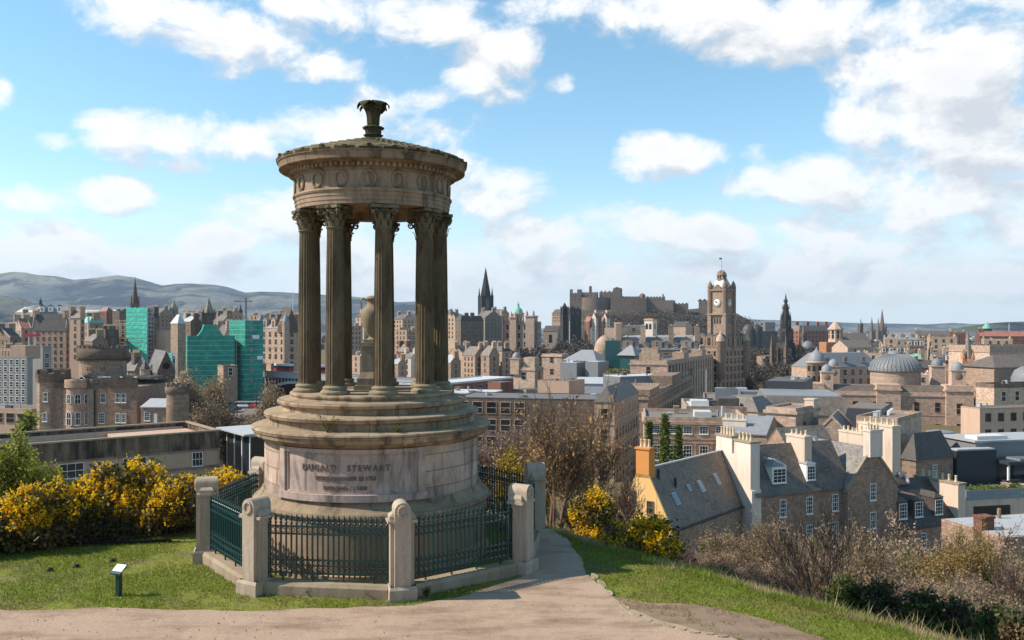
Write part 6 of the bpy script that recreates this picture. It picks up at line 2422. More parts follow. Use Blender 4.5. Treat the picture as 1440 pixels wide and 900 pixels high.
# the old town behind the station
OLD = [
    ('tenement', 'tan gabled row with white dormers behind the right columns', 632, 650, 664, 497, 520, 40, 'stone_tan', 'gy', 'slate_mid', 4.5),
    ('tenement', 'grey row with pointed gables between the columns and the round windowed gable', 650, 668, 684, 500, 505, 50, 'stone_pink', 'gx', 'slate_mid', 5),
    ('tenement', 'crow stepped gabled tenement with a round window in its gable', 676, 688, 702, 500, 500, 46, 'stone_tan', 'gx', 'slate_mid', 5.5),
    ('tenement', 'tall grey corner tenement with a mansard of white dormers below the ridge', 696, 706, 719, 494, 510, 48, 'stone_pink', 'mansard', 'slate_dark', 3),
    ('tenement', 'low tan tenement with pale roof at the foot of the gabled row', 620, 634, 648, 510, 480, 40, 'stone_pink', 'gx', 'lead_pale', 4),
    ('tenement', 'high tan tenement end standing beside the right hand columns', 628, 640, 648, 446, 690, 40, 'stone_tan', 'gy', 'slate_mid', 4),
    ('tenement', 'broad dark windowed tenement under the spire on the ridge', 640, 648, 680, 451, 680, 62, 'stone_sooty', 'mansard', 'slate_dark', 4),
    ('tenement', 'big plain grey gable directly below the slim black spire', 668, 682, 706, 447, 720, 55, 'stone_grey', 'gx', 'slate_mid', 6),
    ('tenement', 'roof line of dark chimneyed houses right of the big grey gable', 690, 704, 716, 441, 800, 40, 'stone_grey', 'gx', 'slate_mid', 4),
    ('tenement', 'tan tenement seen between the two middle columns high up', 552, 566, 584, 449, 700, 40, 'stone_tan', 'gx', 'slate_mid', 4),
    ('tenement', 'brown tenement block with square windows between the middle columns', 555, 572, 590, 464, 600, 40, 'stone_pink', 'flat', 'roof_grey', 3),
    ('tenement', 'small red gabled house between the middle columns', 560, 570, 578, 494, 520, 45, 'stone_red', 'gx', 'slate_mid', 4),
    ('tenement', 'white fronted house at the foot of the gap between the middle columns', 566, 578, 590, 503, 500, 30, 'render_white', 'gx', 'slate_mid', 3),
    ('tenement', 'pinkish tenement low in the gap between the middle columns', 548, 560, 572, 512, 480, 30, 'stone_pink', 'gx', 'lead_pale', 3),
    ('tenement', 'pale tan tenement beside the stone urn', 500, 512, 530, 446, 690, 40, 'stone_tan', 'gx', 'slate_mid', 4),
    ('tenement', 'brown flat topped tenement between the left columns', 478, 492, 510, 458, 620, 40, 'stone_pink', 'flat', 'roof_grey', 4),
    ('tenement', 'tan block between the second and third column low down', 495, 506, 524, 500, 520, 40, 'stone_tan', 'flat', 'roof_grey', 3),
]
for i, (n, lab, a0, am, a1, py, Y, a, wl_, rf, rm_, rh) in enumerate(OLD):
    bld(n, lab, 'tenement', a0, am, a1, py, Y, a, wall=wl_, roof=rf, rm=rm_, rh=rh, inset=1.5, zb=-44, win=dict(rows=5, pitch=3.0, w=1.2, h=2.0, fh=3.4, top=1.0, fm='stone_tan'),
        chim=[(.0 if rf != 'gy' else .5, .5 if rf != 'gy' else .02, 1.3, 3.2, 2.2, 5), (1.0 if rf != 'gy' else .5, .5 if rf != 'gy' else .98, 1.3, 3.2, 2.2, 5)], skew=rf in ('gx', 'gy') and 'stone_tan')

# slim black spire on the ridge
spire_thing('church_spire', 'slim black Gothic spire rising over the old town roofs', 'spire', 683, 985, 375, 416, 15, 'stone_black', -20)
hub = bpy.data.objects
# the bank on the mound
bk = bld('bank_headquarters', 'tan baroque bank with pavilions, stone balustrade and green copper dome', 'bank', 692, 752, 764, 452, 750, 18, M=20, wall='stone_buff', roof='flat', rm='roof_grey', zb=-20, cornice=True, strings=(10, 20), par=1.4,
         win=dict(rows=4, pitch=5.2, w=2.0, h=4.0, fh=7.4, top=3.0, fm='stone_buff'))
L, M, ze = bk.L, bk.M, bk.ze
for f0, f1, h in ((.0, .26, 5), (.8, 1.0, 4), (.44, .58, 3)):
    b = MB()
    b.box(L * f0, L * f1, -2.2, 9, -20, ze + h)
    b.box(L * f0 - .6, L * f1 + .6, -2.8, 9.6, ze + h, ze + h + 1)
    for x in (L * f0 + 1, L * f1 - 1):
        b.lathe([(.05, ze + h + 6), (1.2, ze + h + 3.4), (1.3, ze + h + 1)], 8, x, -1)
    b.build('pavilion', 'stone_buff', bk.root)
for f in (.07, .19):
    for r_ in range(3):
        window(bk.root, L * f, -2.22, ze - 5 - 8 * r_, 0, 2.2, 4.6, 'plain', False, 'stone_buff')
for i in range(8):
    b = MB()
    x = L * (.3 + .085 * i)
    b.lathe([(.05, ze + 4.2), (1.0, ze + 2.6), (1.1, ze)], 8, x, .6)
    b.build('finial', 'stone_tan', bk.root)
bx_, by_ = L * .56, M * .3
b = MB().lathe([(5.4, ze + 7.5), (5.8, ze + 7.2), (5.8, ze + 6.4), (5.2, ze + 6), (5.2, ze - 2)], 20, bx_, by_)
b.build('drum', 'stone_buff', bk.root)
MB().lathe([(.05, ze + 18), (.4, ze + 16), (1.2, ze + 15.2), (1.3, ze + 12.6), (2.0, ze + 12.2), (3.8, ze + 10.2), (4.7, ze + 7.5)], 20, bx_, by_).build('dome', 'copper_green', bk.root)
spire_thing('church_tower', 'dark pinnacled tower half hidden left of the castle rock', 'tower', 794, 900, 425, 432, 8, 'stone_black', -30, bell=True)
for k, (px, top) in enumerate(((804, 428), (812, 430))):
    spire_thing('church_tower', ('left' if k == 0 else 'right') + ' one of the twin black college towers below the castle', 'tower', px, 890, top, top + 5, 7, 'stone_black', -30)
bld('gallery', 'low grey stone gallery between the domed bank and the black towers', 'gallery', 764, 784, 790, 466, 780, 20, wall='stone_grey', roof='gx', rm='slate_dark', rh=5, zb=-40, win=dict(rows=1, pitch=6, w=3, h=7, fh=8, top=3, fm='stone_sooty'))
bld('tenement', 'pale tan house at the left foot of the castle rock', 'tenement', 776, 790, 800, 441, 1000, 30, wall='stone_tan', roof='gx', rm='slate_mid', rh=5, zb=-20, win=WS)
# white and red gabled flats under the castle
for i, (a0, am, a1, py, wl_, rf, rm_, lab) in enumerate((
        (822, 829, 836, 452, 'stone_red', 'gx', 'tile_red', 'red roofed gabled flats at the left under the castle wall'),
        (832, 838, 843, 447, 'render_white', 'gy', 'tile_red', 'tallest white gable among the red roofed flats under the castle'),
        (842, 848, 853, 451, 'stone_red', 'gx', 'tile_red', 'red tiled flats between two white gables under the castle'),
        (848, 853, 858, 447, 'render_white', 'gy', 'tile_red', 'right hand white gable under the castle rock'),
        (824, 831, 838, 462, 'render_white', 'gx', 'slate_mid', 'low white harled flats in front of the red gables'))):
    bld('flats', lab, 'flats', a0, am, a1, py, 1000, 40, wall=wl_, roof=rf, rm=rm_, rh=6, zb=-20, win=dict(rows=4, pitch=4, w=1.5, h=2.2, fh=4, top=1, fm='paint_white'), chim=[(.5, .5, 2, 2, 3, 2)])

# ------------------------------------------------------------------ castle on its crag
CY = 1250


def crag_mat():
    def b(t, bsdf):
        co = t.n('ShaderNodeNewGeometry').outputs['Position']
        c = t.mix(t.noise(co, .03, 7, .7), (.06, .05, .034), (.13, .10, .07))
        c = t.mix(t.rng(t.noise(co, .05, 6, .7), .5, .65), c, (.16, .13, .10))
        c = t.mix(t.rng(t.noise(co, .02, 5, .6), .52, .62, 0, .8), c, (.075, .085, .03))
        t.put(bsdf.inputs['Base Color'], c)
        bump(t, bsdf, t.noise(co, .12, 8, .7), 1.0, 4)
    return mat('crag_mat', b, .95, .1)


crag_mat()
top = [(776, 470), (790, 455), (800, 440), (806, 432), (862, 431), (880, 430), (930, 428), (945, 431), (965, 434), (985, 432), (1005, 434), (1030, 440), (1050, 452), (1070, 470)]
cols = np.arange(772, 1075, 3.0)
tz = np.interp(cols, [p[0] for p in top], [p[1] for p in top])
rows = np.linspace(0, 1, 26)
co = []
for j, t in enumerate(rows):
    for i, px in enumerate(cols):
        Yc = CY - 170 + 330 * t
        zt_ = ZY(tz[i], CY) - 1
        k = t / .52
        prof = (min(1, k) ** .75) if t < .52 else max(0.0, 1 - ((t - .62) / .38) ** 2 if t > .62 else 1)
        nz_ = mnoise.fractal((px * .06, t * 5, 3.1), 1.0, 2.0, 5) * 7 * (1 if t < .5 else .15) + mnoise.fractal((px * .35, t * 14, 9.1), .8, 2.0, 4) * 4 * (1 if t < .48 else .1)
        xw = U(px) * CY + (px - 900) * .06 * (1 - t) * 2
        co.append((xw, Yc + nz_ * (1 if t < .5 else 0), -40 + (zt_ + 40) * prof + (nz_ * .5 if t < .5 else 0)))
nc = len(cols)
idx = np.arange(len(co)).reshape(len(rows), nc)
q = np.stack([idx[:-1, :-1], idx[:-1, 1:], idx[1:, 1:], idx[1:, :-1]], -1).reshape(-1, 4)
struct(soup('castle_crag', co, q, 'crag_mat', smooth=True))
cas = thing('castle', 'long dark castle of towers, batteries and barracks along the top of its crag', 'castle', (U(870) * CY, CY, 0), R(-12))
cx0 = U(870) * CY


def cblock(name, px0, px1, top_, bot, dy, dep, m='stone_castle', batt=True, rows=0):
    x0, x1 = U(px0) * CY - cx0, U(px1) * CY - cx0
    z0, z1 = ZY(bot, CY), ZY(top_, CY)
    b = MB().box(x0, x1, dy, dy + dep, z0 - 8, z1)
    if batt:
        battlement(b, [(x0 + .5, dy + .5), (x1 - .5, dy + .5), (x1 - .5, dy + dep - .5), (x0 + .5, dy + dep - .5)], z1, 1.4, 2.2, 1.8, 1.0)
    o = b.build(name, m, cas)
    for r_ in range(rows):
        n = max(1, int((x1 - x0) / 5))
        for i in range(n):
            place('window', win_single(1.3, 2.0, 'bare', 'stone_grey'), cas, (x0 + (i + .5) * (x1 - x0) / n, dy - .02, z1 - 4.5 - r_ * 5))
    return o


cblock('tower', 802.5, 819, 413, 440, -14, 20, rows=2)
cblock('palace_block', 819, 840, 412, 432, -6, 18, rows=1)
cblock('turret', 802.5, 806, 408, 414, -12, 6)
cblock('turret', 812, 818, 408, 414, -6, 8)
cblock('clock_turret', 828.5, 832, 402, 412, -2, 4, batt=False)
MB().lathe([(.1, ZY(405, CY)), (12, ZY(420, CY)), (22, ZY(420, CY)), (22, ZY(436, CY))], 24, U(826) * CY - cx0, -4).build('round_battery', 'stone_castle', cas) if False else None
b = MB()
b.lathe([(26, ZY(418.5, CY)), (26.5, ZY(440, CY))], 28, U(836) * CY - cx0, 6)
b.lathe([(.1, ZY(419, CY)), (26, ZY(419, CY))], 28, U(836) * CY - cx0, 6)
b.build('round_battery', 'stone_castle', cas)
cblock('great_hall', 843, 862, 411.5, 430, -2, 16, rows=1)
for k, px in enumerate((845, 850, 856, 861)):
    cblock('chimney', px, px + 1.6, 408.5, 413, 2, 3, batt=False)
cblock('war_memorial', 862.5, 873.5, 406.5, 430, -4, 22)
b = MB()
xx0, xx1 = U(863) * CY - cx0, U(873) * CY - cx0
b.extr_y([(xx0, ZY(407, CY)), (xx1, ZY(407, CY)), (xx1 - 2, ZY(404.5, CY)), (xx0 + 3.5, ZY(403.5, CY))], -2, 14)
b.build('roof', 'slate_dark', cas)
cblock('battery_wall', 860, 900, 420, 436, -16, 10)
cblock('barracks', 874, 900, 418, 432, 0, 14, rows=1)
b = MB()
b.lathe([(.2, ZY(412.8, CY)), (3, ZY(413.5, CY)), (4.5, ZY(416, CY)), (4.5, ZY(424, CY))], 14, U(903) * CY - cx0, 0)
b.build('round_tower', 'stone_castle', cas)
cblock('battery_wall', 898, 910, 421, 446, -24, 12)
cblock('barracks', 908, 934, 418.5, 430, 0, 14, rows=1)
cblock('chimney', 930.5, 932.5, 414, 417, 3, 3, batt=False)
cblock('battery_wall', 908, 946, 424, 436, -14, 10)
cblock('barracks', 934, 948, 423, 434, 0, 12, batt=False)
cblock('outwork', 946, 966, 428, 440, -8, 14)
cblock('hospital', 980, 999, 424, 440, 4, 14, batt=False, rows=1)
b = MB()
for px in (982, 988, 995):
    xx = U(px) * CY - cx0
    b.extr_y([(xx - 4, ZY(424, CY)), (xx + 4, ZY(424, CY)), (xx, ZY(420.5, CY))], 4, 18)
b.build('roof', 'slate_dark', cas)
# bare woods clothing the rock
rg2 = np.random.default_rng(8)
pts = []
for _ in range(36000):
    px = rg2.uniform(846, 1045)
    t = rg2.uniform(.0, .40)
    zt_ = ZY(np.interp(px, [p[0] for p in top], [p[1] for p in top]), CY)
    pts.append((U(px) * CY + (px - 900) * .06 * (1 - t) * 2 + rg2.normal(0, 3), CY - 174 + 330 * t + rg2.normal(0, 3), -40 + (zt_ + 40) * (t / .52) ** .75 + rg2.uniform(-2, 6)))
leaf_mat('far_wood', (.07, .054, .038), (.12, .092, .064), 0)
stuff(leaf_soup('hillside_wood', pts, 1.1, 'far_wood', None, 3, 0, 1.4))

# ------------------------------------------------------------------ black Gothic monument
SY = 695
sx = U(1105) * SY
sc_m = thing('gothic_monument', 'soot black Gothic monument spire standing in the gardens right of the clock tower', 'monument', (sx, SY, 0), R(28))
zb_, zt_ = -38, ZY(412, SY)
HS = zt_ - zb_


def zf(py):
    return ZY(py, SY)


b = MB()
for s1 in (-1, 1):
    for s2 in (-1, 1):
        b.box(s1 * 4.2 - 1.1, s1 * 4.2 + 1.1, s2 * 4.2 - 1.1, s2 * 4.2 + 1.1, zb_, zf(487))
b.box(-5, 5, -5, 5, zf(490), zf(482))
b.box(-4.0, 4.0, -4.0, 4.0, zf(482), zf(462))
b.box(-3.0, 3.0, -3.0, 3.0, zf(462), zf(447))
b.build('central_tower', 'stone_black', sc_m)
b = MB()
b.cone(0, 0, 3.6, 2.0, zf(447), zf(434), 8)
b.cone(0, 0, 2.2, .9, zf(434), zf(424), 8)
b.cone(0, 0, 1.1, .05, zf(424), zt_, 8)
for zz_, r_ in ((447, 4.0), (434, 2.9), (424, 1.7)):
    b.cone(0, 0, r_, r_, zf(zz_) - .5, zf(zz_) + .4, 8)
    for k in range(8):
        t = k * PI / 4
        b.cone(r_ * .9 * math.cos(t), r_ * .9 * math.sin(t), r_ * .16, .02, zf(zz_), zf(zz_) + r_ * 1.4, 4)
b.build('spire', 'stone_black', sc_m)
for s1 in (-1, 1):
    for s2 in (-1, 1):
        b = MB()
        x, y = s1 * 7.6, s2 * 7.6
        b.box(x - 1.2, x + 1.2, y - 1.2, y + 1.2, zb_, zf(493))
        b.cone(x, y, 1.7, 1.2, zf(493), zf(486), 4, rot=PI / 4)
        b.cone(x, y, 1.2, .05, zf(486), zf(470), 6)
        for q1 in (-1, 1):
            for q2 in (-1, 1):
                b.cone(x + q1 * 1.1, y + q2 * 1.1, .4, .03, zf(494), zf(484), 4)
        for k in range(6):
            t0_, t1_ = k / 6, (k + 1) / 6
            pa = (x * (1 - t0_ * .45), y * (1 - t0_ * .45), zf(505) + t0_ ** .7 * (zf(488) - zf(505)))
            pb = (x * (1 - t1_ * .45), y * (1 - t1_ * .45), zf(505) + t1_ ** .7 * (zf(488) - zf(505)))
            b.tube([pa, pb], .7, 4)
        b.build('buttress_pier', 'stone_sooty', sc_m)
for k in range(4):
    t = k * PI / 2
    for z0_, w_, h_, r_ in ((zf(480), 1.6, 8, 4.02), (zf(460), 1.3, 6, 3.02)):
        place('window', win_mesh(w_, h_, 'arch')[1], sc_m, (r_ * math.sin(t), -r_ * math.cos(t), z0_), t)
        place('window', win_mesh(w_, h_, 'arch')[1], sc_m, (r_ * math.sin(t) + 2 * math.cos(t), -r_ * math.cos(t) + 2 * math.sin(t), z0_), t)
b = MB()
for k in range(12):
    t = 2 * PI * k / 12
    for zz_, r_ in ((482, 5.2), (462, 4.1)):
        b.cone(r_ * math.cos(t), r_ * math.sin(t), .45, .03, zf(zz_) - .5, zf(zz_) + 4.2, 4)
b.build('pinnacle', 'stone_black', sc_m)

# galleries, gardens and the far west end
bld('gallery', 'long brown columned gallery behind the clock tower with dark domed roofs', 'gallery', 1041, 1066, 1094, 466, 900, 38, wall='stone_sooty', roof='flat', rm='roof_grey', zb=-40, win=dict(rows=1, pitch=6, w=2.6, h=8, fh=9, top=4, fm='stone_sooty'))
for px, lab in ((1053, 'left dark dome over the columned gallery'), (1064, 'right dark dome over the columned gallery')):
    o = MB().lathe([(.1, ZY(456, 905)), (3.5, ZY(457, 905)), (6.2, ZY(461, 905)), (6.8, ZY(466, 905)), (6.8, -30)], 16).build('gallery_dome', 'slate_dark', None, (U(px) * 905, 905, 0))
    tag(o, lab, 'dome')
bld('office_block', 'pale grey office slab behind the dark gallery domes', 'office', 1060, 1076, 1090, 453, 1100, 30, wall='concrete_grey', roof='flat', rm='roof_white', zb=-40, win=dict(rows=2, pitch=5, w=3, h=2, fh=4, top=1.5, fm='concrete_grey'))
bld('garden_pavilion', 'small sandstone pavilion in the gardens left of the Gothic monument', 'pavilion', 1064, 1080, 1090, 501, 720, 30, wall='stone_tan', roof='flat', rm='roof_grey', zb=-44)
cal = bld('railway_hotel', 'vast dark red sandstone hotel filling the distance right of the Gothic monument', 'hotel', 1108, 1124, 1172, 465, 1150, 66, wall='stone_red', roof='mansard', rm='slate_mid', rh=7, inset=4, zb=-40, L=22, win=dict(rows=6, pitch=6, w=2, h=3, fh=5.5, top=1.5, fm='stone_red'), chim=[(.5, .1, 3, 4, 5, 3), (.5, .4, 3, 4, 5, 3), (.5, .7, 3, 4, 5, 3), (.5, .95, 3, 4, 5, 3)])
spire_thing('church_spire', 'thin dark spire in front of the red sandstone hotel', 'spire', 1130, 1000, 453, 470, 6, 'stone_sooty')
dmo = MB().lathe([(.1, ZY(479, 900)), (4, ZY(481, 900)), (6.5, ZY(487, 900)), (6.5, -40)], 16).build('church_dome', 'lead_roof', None, (U(1136) * 900, 900, 0))
tag(dmo, 'low grey church dome among bare trees before the red sandstone hotel', 'dome')

# cathedral spires far to the west
spire_thing('cathedral_spire', 'tallest of the three dark cathedral spires on the horizon', 'spire', 1240.5, 2100, 433, 462, 8, 'stone_sooty', bell=False)
spire_thing('cathedral_spire', 'small cathedral spire touching the left side of the tallest one', 'spire', 1235, 2080, 446, 466, 5.5, 'stone_sooty', bell=False)
spire_thing('cathedral_spire', 'separate slender cathedral spire left of the touching pair', 'spire', 1226, 2060, 445, 466, 6, 'stone_sooty', bell=False)
spire_thing('church_tower', 'slim tower with a green pointed cap left of the cathedral spires', 'tower', 1210, 1500, 447, 455, 4.5, 'stone_sooty', roofm='copper_green', bell=False, pinn=False)
# buildings right of the Gothic monument
ct = bld('corner_bank', 'buff bank with round lead domed corner turret left of the ribbed dome', 'bank', 1133, 1146, 1240, 517, 430, 70, L=18, wall='stone_buff', roof='mansard', rm='lead_roof', rh=7.0, inset=6, zb=-40, wins=dict(rows=3, pitch=4.6, w=1.8, h=2.6, fh=4.6, top=1.4, fm='stone_buff'))
b = MB()
x, y = ct.L, 1.0
b.lathe([(4.6, ct.ze + 3.2), (5.0, ct.ze + 3.0), (5.0, ct.ze + 2.4), (4.5, ct.ze + 2.2), (4.5, -40)], 18, x, y)
tq = b.build('corner_turret', 'stone_buff', ct.root)
MB().lathe([(.05, ct.ze + 10.5), (.5, ct.ze + 9), (1.4, ct.ze + 8.2), (3.2, ct.ze + 6.8), (4.2, ct.ze + 4.4), (4.4, ct.ze + 3.2)], 18, x, y).build('cupola', 'lead_roof', tq)
for k in range(5):
    t = R(-70 + 35 * k)
    for zz_ in (-1.6, -6.6, -11.5):
        place('window', win_single(1.4, 2.6, 'bare', 'stone_buff'), tq, (x + 4.52 * math.sin(t), y - 4.52 * math.cos(t), ct.ze + zz_), t)
for i in range(3):
    dormer(ct, 's', ct.M * (.2 + .27 * i), 2.2, 2.2, .8, 'grid', 'slate_mid', 'lead_roof', 'paint_white', 'flat', 1.6)
tr = thing('conical_tower', 'buff octagonal tower with a truncated pale cone roof right of the Gothic monument', 'tower', (U(1175) * 640, 640, 0))
z_ = lambda p: ZY(p, 640)
MB().cone(0, 0, 5.2, 5.0, -40, z_(463), 8, rot=PI / 8).build('shaft', 'stone_buff', tr)
b = MB()
b.cone(0, 0, 5.8, 5.8, z_(463.6), z_(462.6), 8, rot=PI / 8)
b.cone(0, 0, 5.5, 1.6, z_(462.6), z_(453), 8, rot=PI / 8)
b.build('roof', 'stone_buff', tr)
for k in range(8):
    t = k * PI / 4
    for zz_, hh in ((476, 3.0), (469.5, 2.6)):
        place('window', win_single(1.5, hh, 'bare', 'stone_buff'), tr, (4.85 * math.sin(t), -4.85 * math.cos(t), z_(zz_)), t)
MB().box(-9, 9, -6, 9, -40, z_(481)).build('base', 'stone_orange', tr)
bld('church_hall', 'long slate church hall right of the cone roofed tower', 'hall', 1182, 1190, 1226, 482, 640, 70, L=18, wall='stone_buff', roof='gy', rm='slate_mid', rh=7, zb=-40)
bld('church_hall', 'flatter dark roof in front of the long slate hall', 'hall', 1184, 1192, 1228, 489, 600, 70, L=16, wall='stone_buff', roof='gy', rm='slate_brown', rh=5, zb=-40, wins=dict(rows=1, pitch=8, w=2, h=2, fh=4, top=.8, fm='paint_white'))
RIGHT = [
    ('white_store', 'white rooftop block beside the slate hall gables', 'building', 1204, 1216, 1222, 497, 560, 30, 'render_white', 'flat', 'roof_white', 3, None),
    ('stone_block', 'low pinkish wall block between the slate roof and the ribbed dome', 'building', 1216, 1240, 1246, 497, 540, 20, 'concrete_pink', 'flat', 'roof_felt', 3, None),
    ('dormer_terrace', 'grey roofed terrace with a row of narrow dormers near the skyline', 'terrace', 1248, 1290, 1300, 478, 720, 20, 'stone_grey', 'mansard', 'lead_roof', 6, 3),
    ('hotel_block', 'buff block with white round headed dormers above the ribbed dome', 'building', 1238, 1280, 1290, 499, 560, 18, 'stone_buff', 'mansard', 'slate_mid', 5, 4),
    ('stone_block', 'light box building with white cube on its roof behind the ribbed dome', 'building', 1244, 1262, 1268, 475, 640, 20, 'stone_tan', 'flat', 'roof_white', 3, None),
    ('dormer_terrace', 'dark mansard with three white dormers right of the ribbed dome', 'terrace', 1276, 1300, 1306, 489, 600, 20, 'stone_brown', 'mansard', 'slate_dark', 5, 3),
    ('office_block', 'broad tan stone office block with square windows on the right skyline', 'office', 1308, 1346, 1364, 474, 600, 18, 'stone_tan', 'flat', 'roof_felt', 3, None),
    ('brick_penthouse', 'red brick penthouse on the broad tan skyline block', 'building', 1340, 1358, 1364, 468, 640, 18, 'brick_red', 'flat', 'roof_brown', 3, None),
    ('stone_block', 'dark red brick row below the tan skyline block', 'building', 1290, 1318, 1332, 518, 480, 18, 'brick_red', 'gx', 'slate_dark', 4, None),
    ('stone_block', 'buff bow fronted house with white attic right of the ribbed dome', 'building', 1288, 1308, 1316, 527, 420, 18, 'stone_buff', 'flat', 'roof_white', 3, None),
    ('blue_mansard', 'dark blue mansard with white round windows behind the paired cupolas', 'building', 1330, 1352, 1362, 511, 470, 18, 'stone_tan', 'mansard', 'cladding_black', 6, 3),
    ('roof_block', 'pale green roofed row left of the paired cupolas', 'building', 1278, 1296, 1316, 505, 520, 18, 'stone_buff', 'gx', 'copper_green', 3, None),
    ('stone_block', 'grey gabled houses above the paired cupolas', 'building', 1312, 1336, 1338, 503, 540, 18, 'stone_grey', 'gx', 'slate_mid', 4, None),
    ('skyline_row', 'long low row with slate roof on the far right skyline', 'building', 1290, 1340, 1350, 471, 900, 14, 'stone_tan', 'gx', 'slate_mid', 4, None),
    ('skyline_row', 'long red roofed row behind the big buff block at the right edge', 'building', 1378, 1460, 1470, 473, 720, 14, 'brick_red', 'gx', 'tile_red', 4, None),
    ('skyline_row', 'pale row among trees right of the orange church spire', 'building', 1384, 1424, 1432, 477, 640, 20, 'stone_tan', 'flat', 'roof_felt', 3, None),
]
for (n, lab, cat, a0, am, a1, py, Y, a, wl_, rf, rm_, rh, dn) in RIGHT:
    o = bld(n, lab, cat, a0, am, a1, py, Y, a, M=14 if am / 1220 and U(a1) > math.tan(R(a)) else None, wall=wl_, roof=rf, rm=rm_, rh=rh, inset=2.2, zb=-42, win=dict(rows=4, pitch=4.2, w=1.5, h=2.3, fh=4.0, top=1.4, fm='stone_buff'),
            chim=[(.03, .5, 1.4, 3.5, 2.4 if rf != 'flat' else 1.6, 4), (.97, .5, 1.4, 3.5, 2.4 if rf != 'flat' else 1.6, 4)])
    if dn:
        for k in range(dn):
            dormer(o, 'f', o.L * (k + .5) / dn, 2.4, 2.8, .5, 'grid', 'render_white' if 'white' in lab else 'stone_brown', 'lead_roof', 'paint_white', 'gable', 1.5)
# orange church with grey spire
oc = bld('orange_church', 'slim orange sandstone church tower with grey stone spire', 'church', 1361, 1370, 1380, 505, 400, 22, L=4.6, M=4.6, wall='stone_orange', roof='flat', rm='roof_grey', zb=-42, par=1, win=dict(rows=4, pitch=3.4, w=1.2, h=3.4, fh=5.4, top=2, fm='stone_orange'))
b = MB()
b.cone(oc.L / 2, oc.M / 2, min(oc.L, oc.M) * .5, .05, oc.ze - .5, ZY(465, 402), 8)
b.build('spire', 'stone_grey', oc.root)
b = MB()
for x, y in ((.4, .4), (oc.L - .4, .4), (oc.L - .4, oc.M - .4), (.4, oc.M - .4)):
    b.cone(x, y, .9, .05, oc.ze - .2, oc.ze + 4.6, 6)
b.build('pinnacle', 'stone_orange', oc.root)
# right edge: big buff block and the hip roofed hall
bb_ = bld('classical_block', 'big buff classical block with deep cornice cut by the right edge', 'building', 1379, 1392, 1500, 486, 430, 72, L=26, M=60, wall='stone_buff', roof='flat', rm='roof_grey', zb=-42, cornice=True, par=3.0, wins=dict(rows=3, pitch=4.4, w=1.8, h=3.2, fh=6.5, top=4.8, fm='stone_buff'))
hh_ = bld('hip_roofed_hall', 'buff hall with brown hipped slate roof before the big classical block', 'hall', 1382, 1398, 1500, 517, 340, 72, L=16, M=44, wall='stone_tan', roof='hip', rm='slate_brown', rh=4.6, zb=-42, over=.8, wins=dict(rows=1, pitch=9, w=1.8, h=2.8, fh=6, top=5.2, fm='stone_buff'))
hl_ = bld('hall_front', 'lower wing with dark balustrade and small panes in front of the hipped hall', 'hall', 1386, 1398, 1500, 540, 310, 72, L=8, M=40, wall='stone_tan', roof='flat', rm='roof_grey', zb=-42, par=1.6, parm='stone_sooty', wins=dict(rows=1, pitch=6.2, w=1.8, h=3.4, fh=6, top=2.8, fm='paint_white'))
o = MB().lathe([(.1, ZY(514, 330)), (3.2, ZY(515.5, 330)), (5.6, ZY(521, 330)), (6.8, ZY(531, 330)), (6.8, -42)], 28).build('lead_dome', 'lead_roof', None, (U(1450) * 330, 330, 0))
tag(o, 'smooth pale lead dome cut by the right edge', 'dome')
cu = thing('green_cupola', 'dark tower with green copper cupola on the far right skyline', 'tower', (U(1388) * 1000, 1000, 0))
z_ = lambda p: ZY(p, 1000)
MB().cone(0, 0, 5, 5, -40, z_(462), 8).build('drum', 'stone_black', cu)
MB().lathe([(.05, z_(452)), (.8, z_(454)), (2.2, z_(456)), (4.2, z_(459)), (5.4, z_(462))], 12).build('cupola', 'copper_green', cu)
for px, top_, Y, lab in ((1419, 455, 800, 'white flagpole on the far right skyline'), (412, 409, 600, 'tall white mast left of the columns'), (801, 452, 800, 'pale flagpole below the castle beside the black towers'), (993, 520, 280, 'thin pale flagpole in front of the clock tower hotel')):
    o = MB().cone(0, 0, .32 * Y / 700, .2 * Y / 700, -40, ZY(top_, Y), 6).build('flagpole', 'paint_white', None, (U(px) * Y, Y, 0))
    tag(o, lab, 'flagpole')
# ================================================================== left side
# long low government block with stained concrete wall
a = 52
far = Vector((U(309) * 125, 125))
d_ = Vector((math.sin(R(a)), math.cos(R(a))))
Mg = 58
cor = far - d_ * Mg
gv = bld('government_block', 'long flat roofed block with streaked dark concrete parapet below the castellated house', 'office', 0, 0, 0, 606, 125, a, L=14.5, M=Mg, corner=(cor.x, cor.y), wall='concrete_pink', roof='flat', rm='roof_felt', zb=-28, near=True, par=2.4, parm='concrete_stained')
L, M, ze = gv.L, gv.M, gv.ze
b = MB()
for (x0, x1, y0, y1) in ((.05, L + .12, -.1, .5), (.05, L + .12, M - .5, M + .1), (-.1, .5, .5, M - .5), (L - .5, L + .12, .5, M - .5)):
    b.box(x0, x1, y0, y1, ze + .003, ze + .22)
b.build('coping', 'kerb_stone', gv.root)
b = MB()
b.box(.34, L - .4, M - 12, M - .6, ze - 2.1, ze - .8)
b.box(.34, 1.0, 1, M - 1, ze - 2.1, ze - .5)
b.build('roof_deck', 'concrete_pink', gv.root)
b = MB()
b.box(L + .003, L + .25, .2, M - .2, ze - 5.15, ze - 4.8)
b.box(L + .003, L + .16, .2, M - .2, ze - 2.62, ze - 2.42)
b.build('string_course', 'stone_brown', gv.root)
for s in (.12, .24, .36, .46, .56, .665, .80, .945):
    wd = 3.0 if s < .9 else 1.5
    window(gv.root, L + .02, M * s, ze - 4.75, PI / 2, wd, 2.0, 'grid', True)
for s0, s1 in ((.845, .915), (.965, .998)):
    MB().box(L + .003, L + .10, M * s0, M * s1, ze - 4.75, ze - 2.75).build('panel', 'concrete_pink', gv.root)
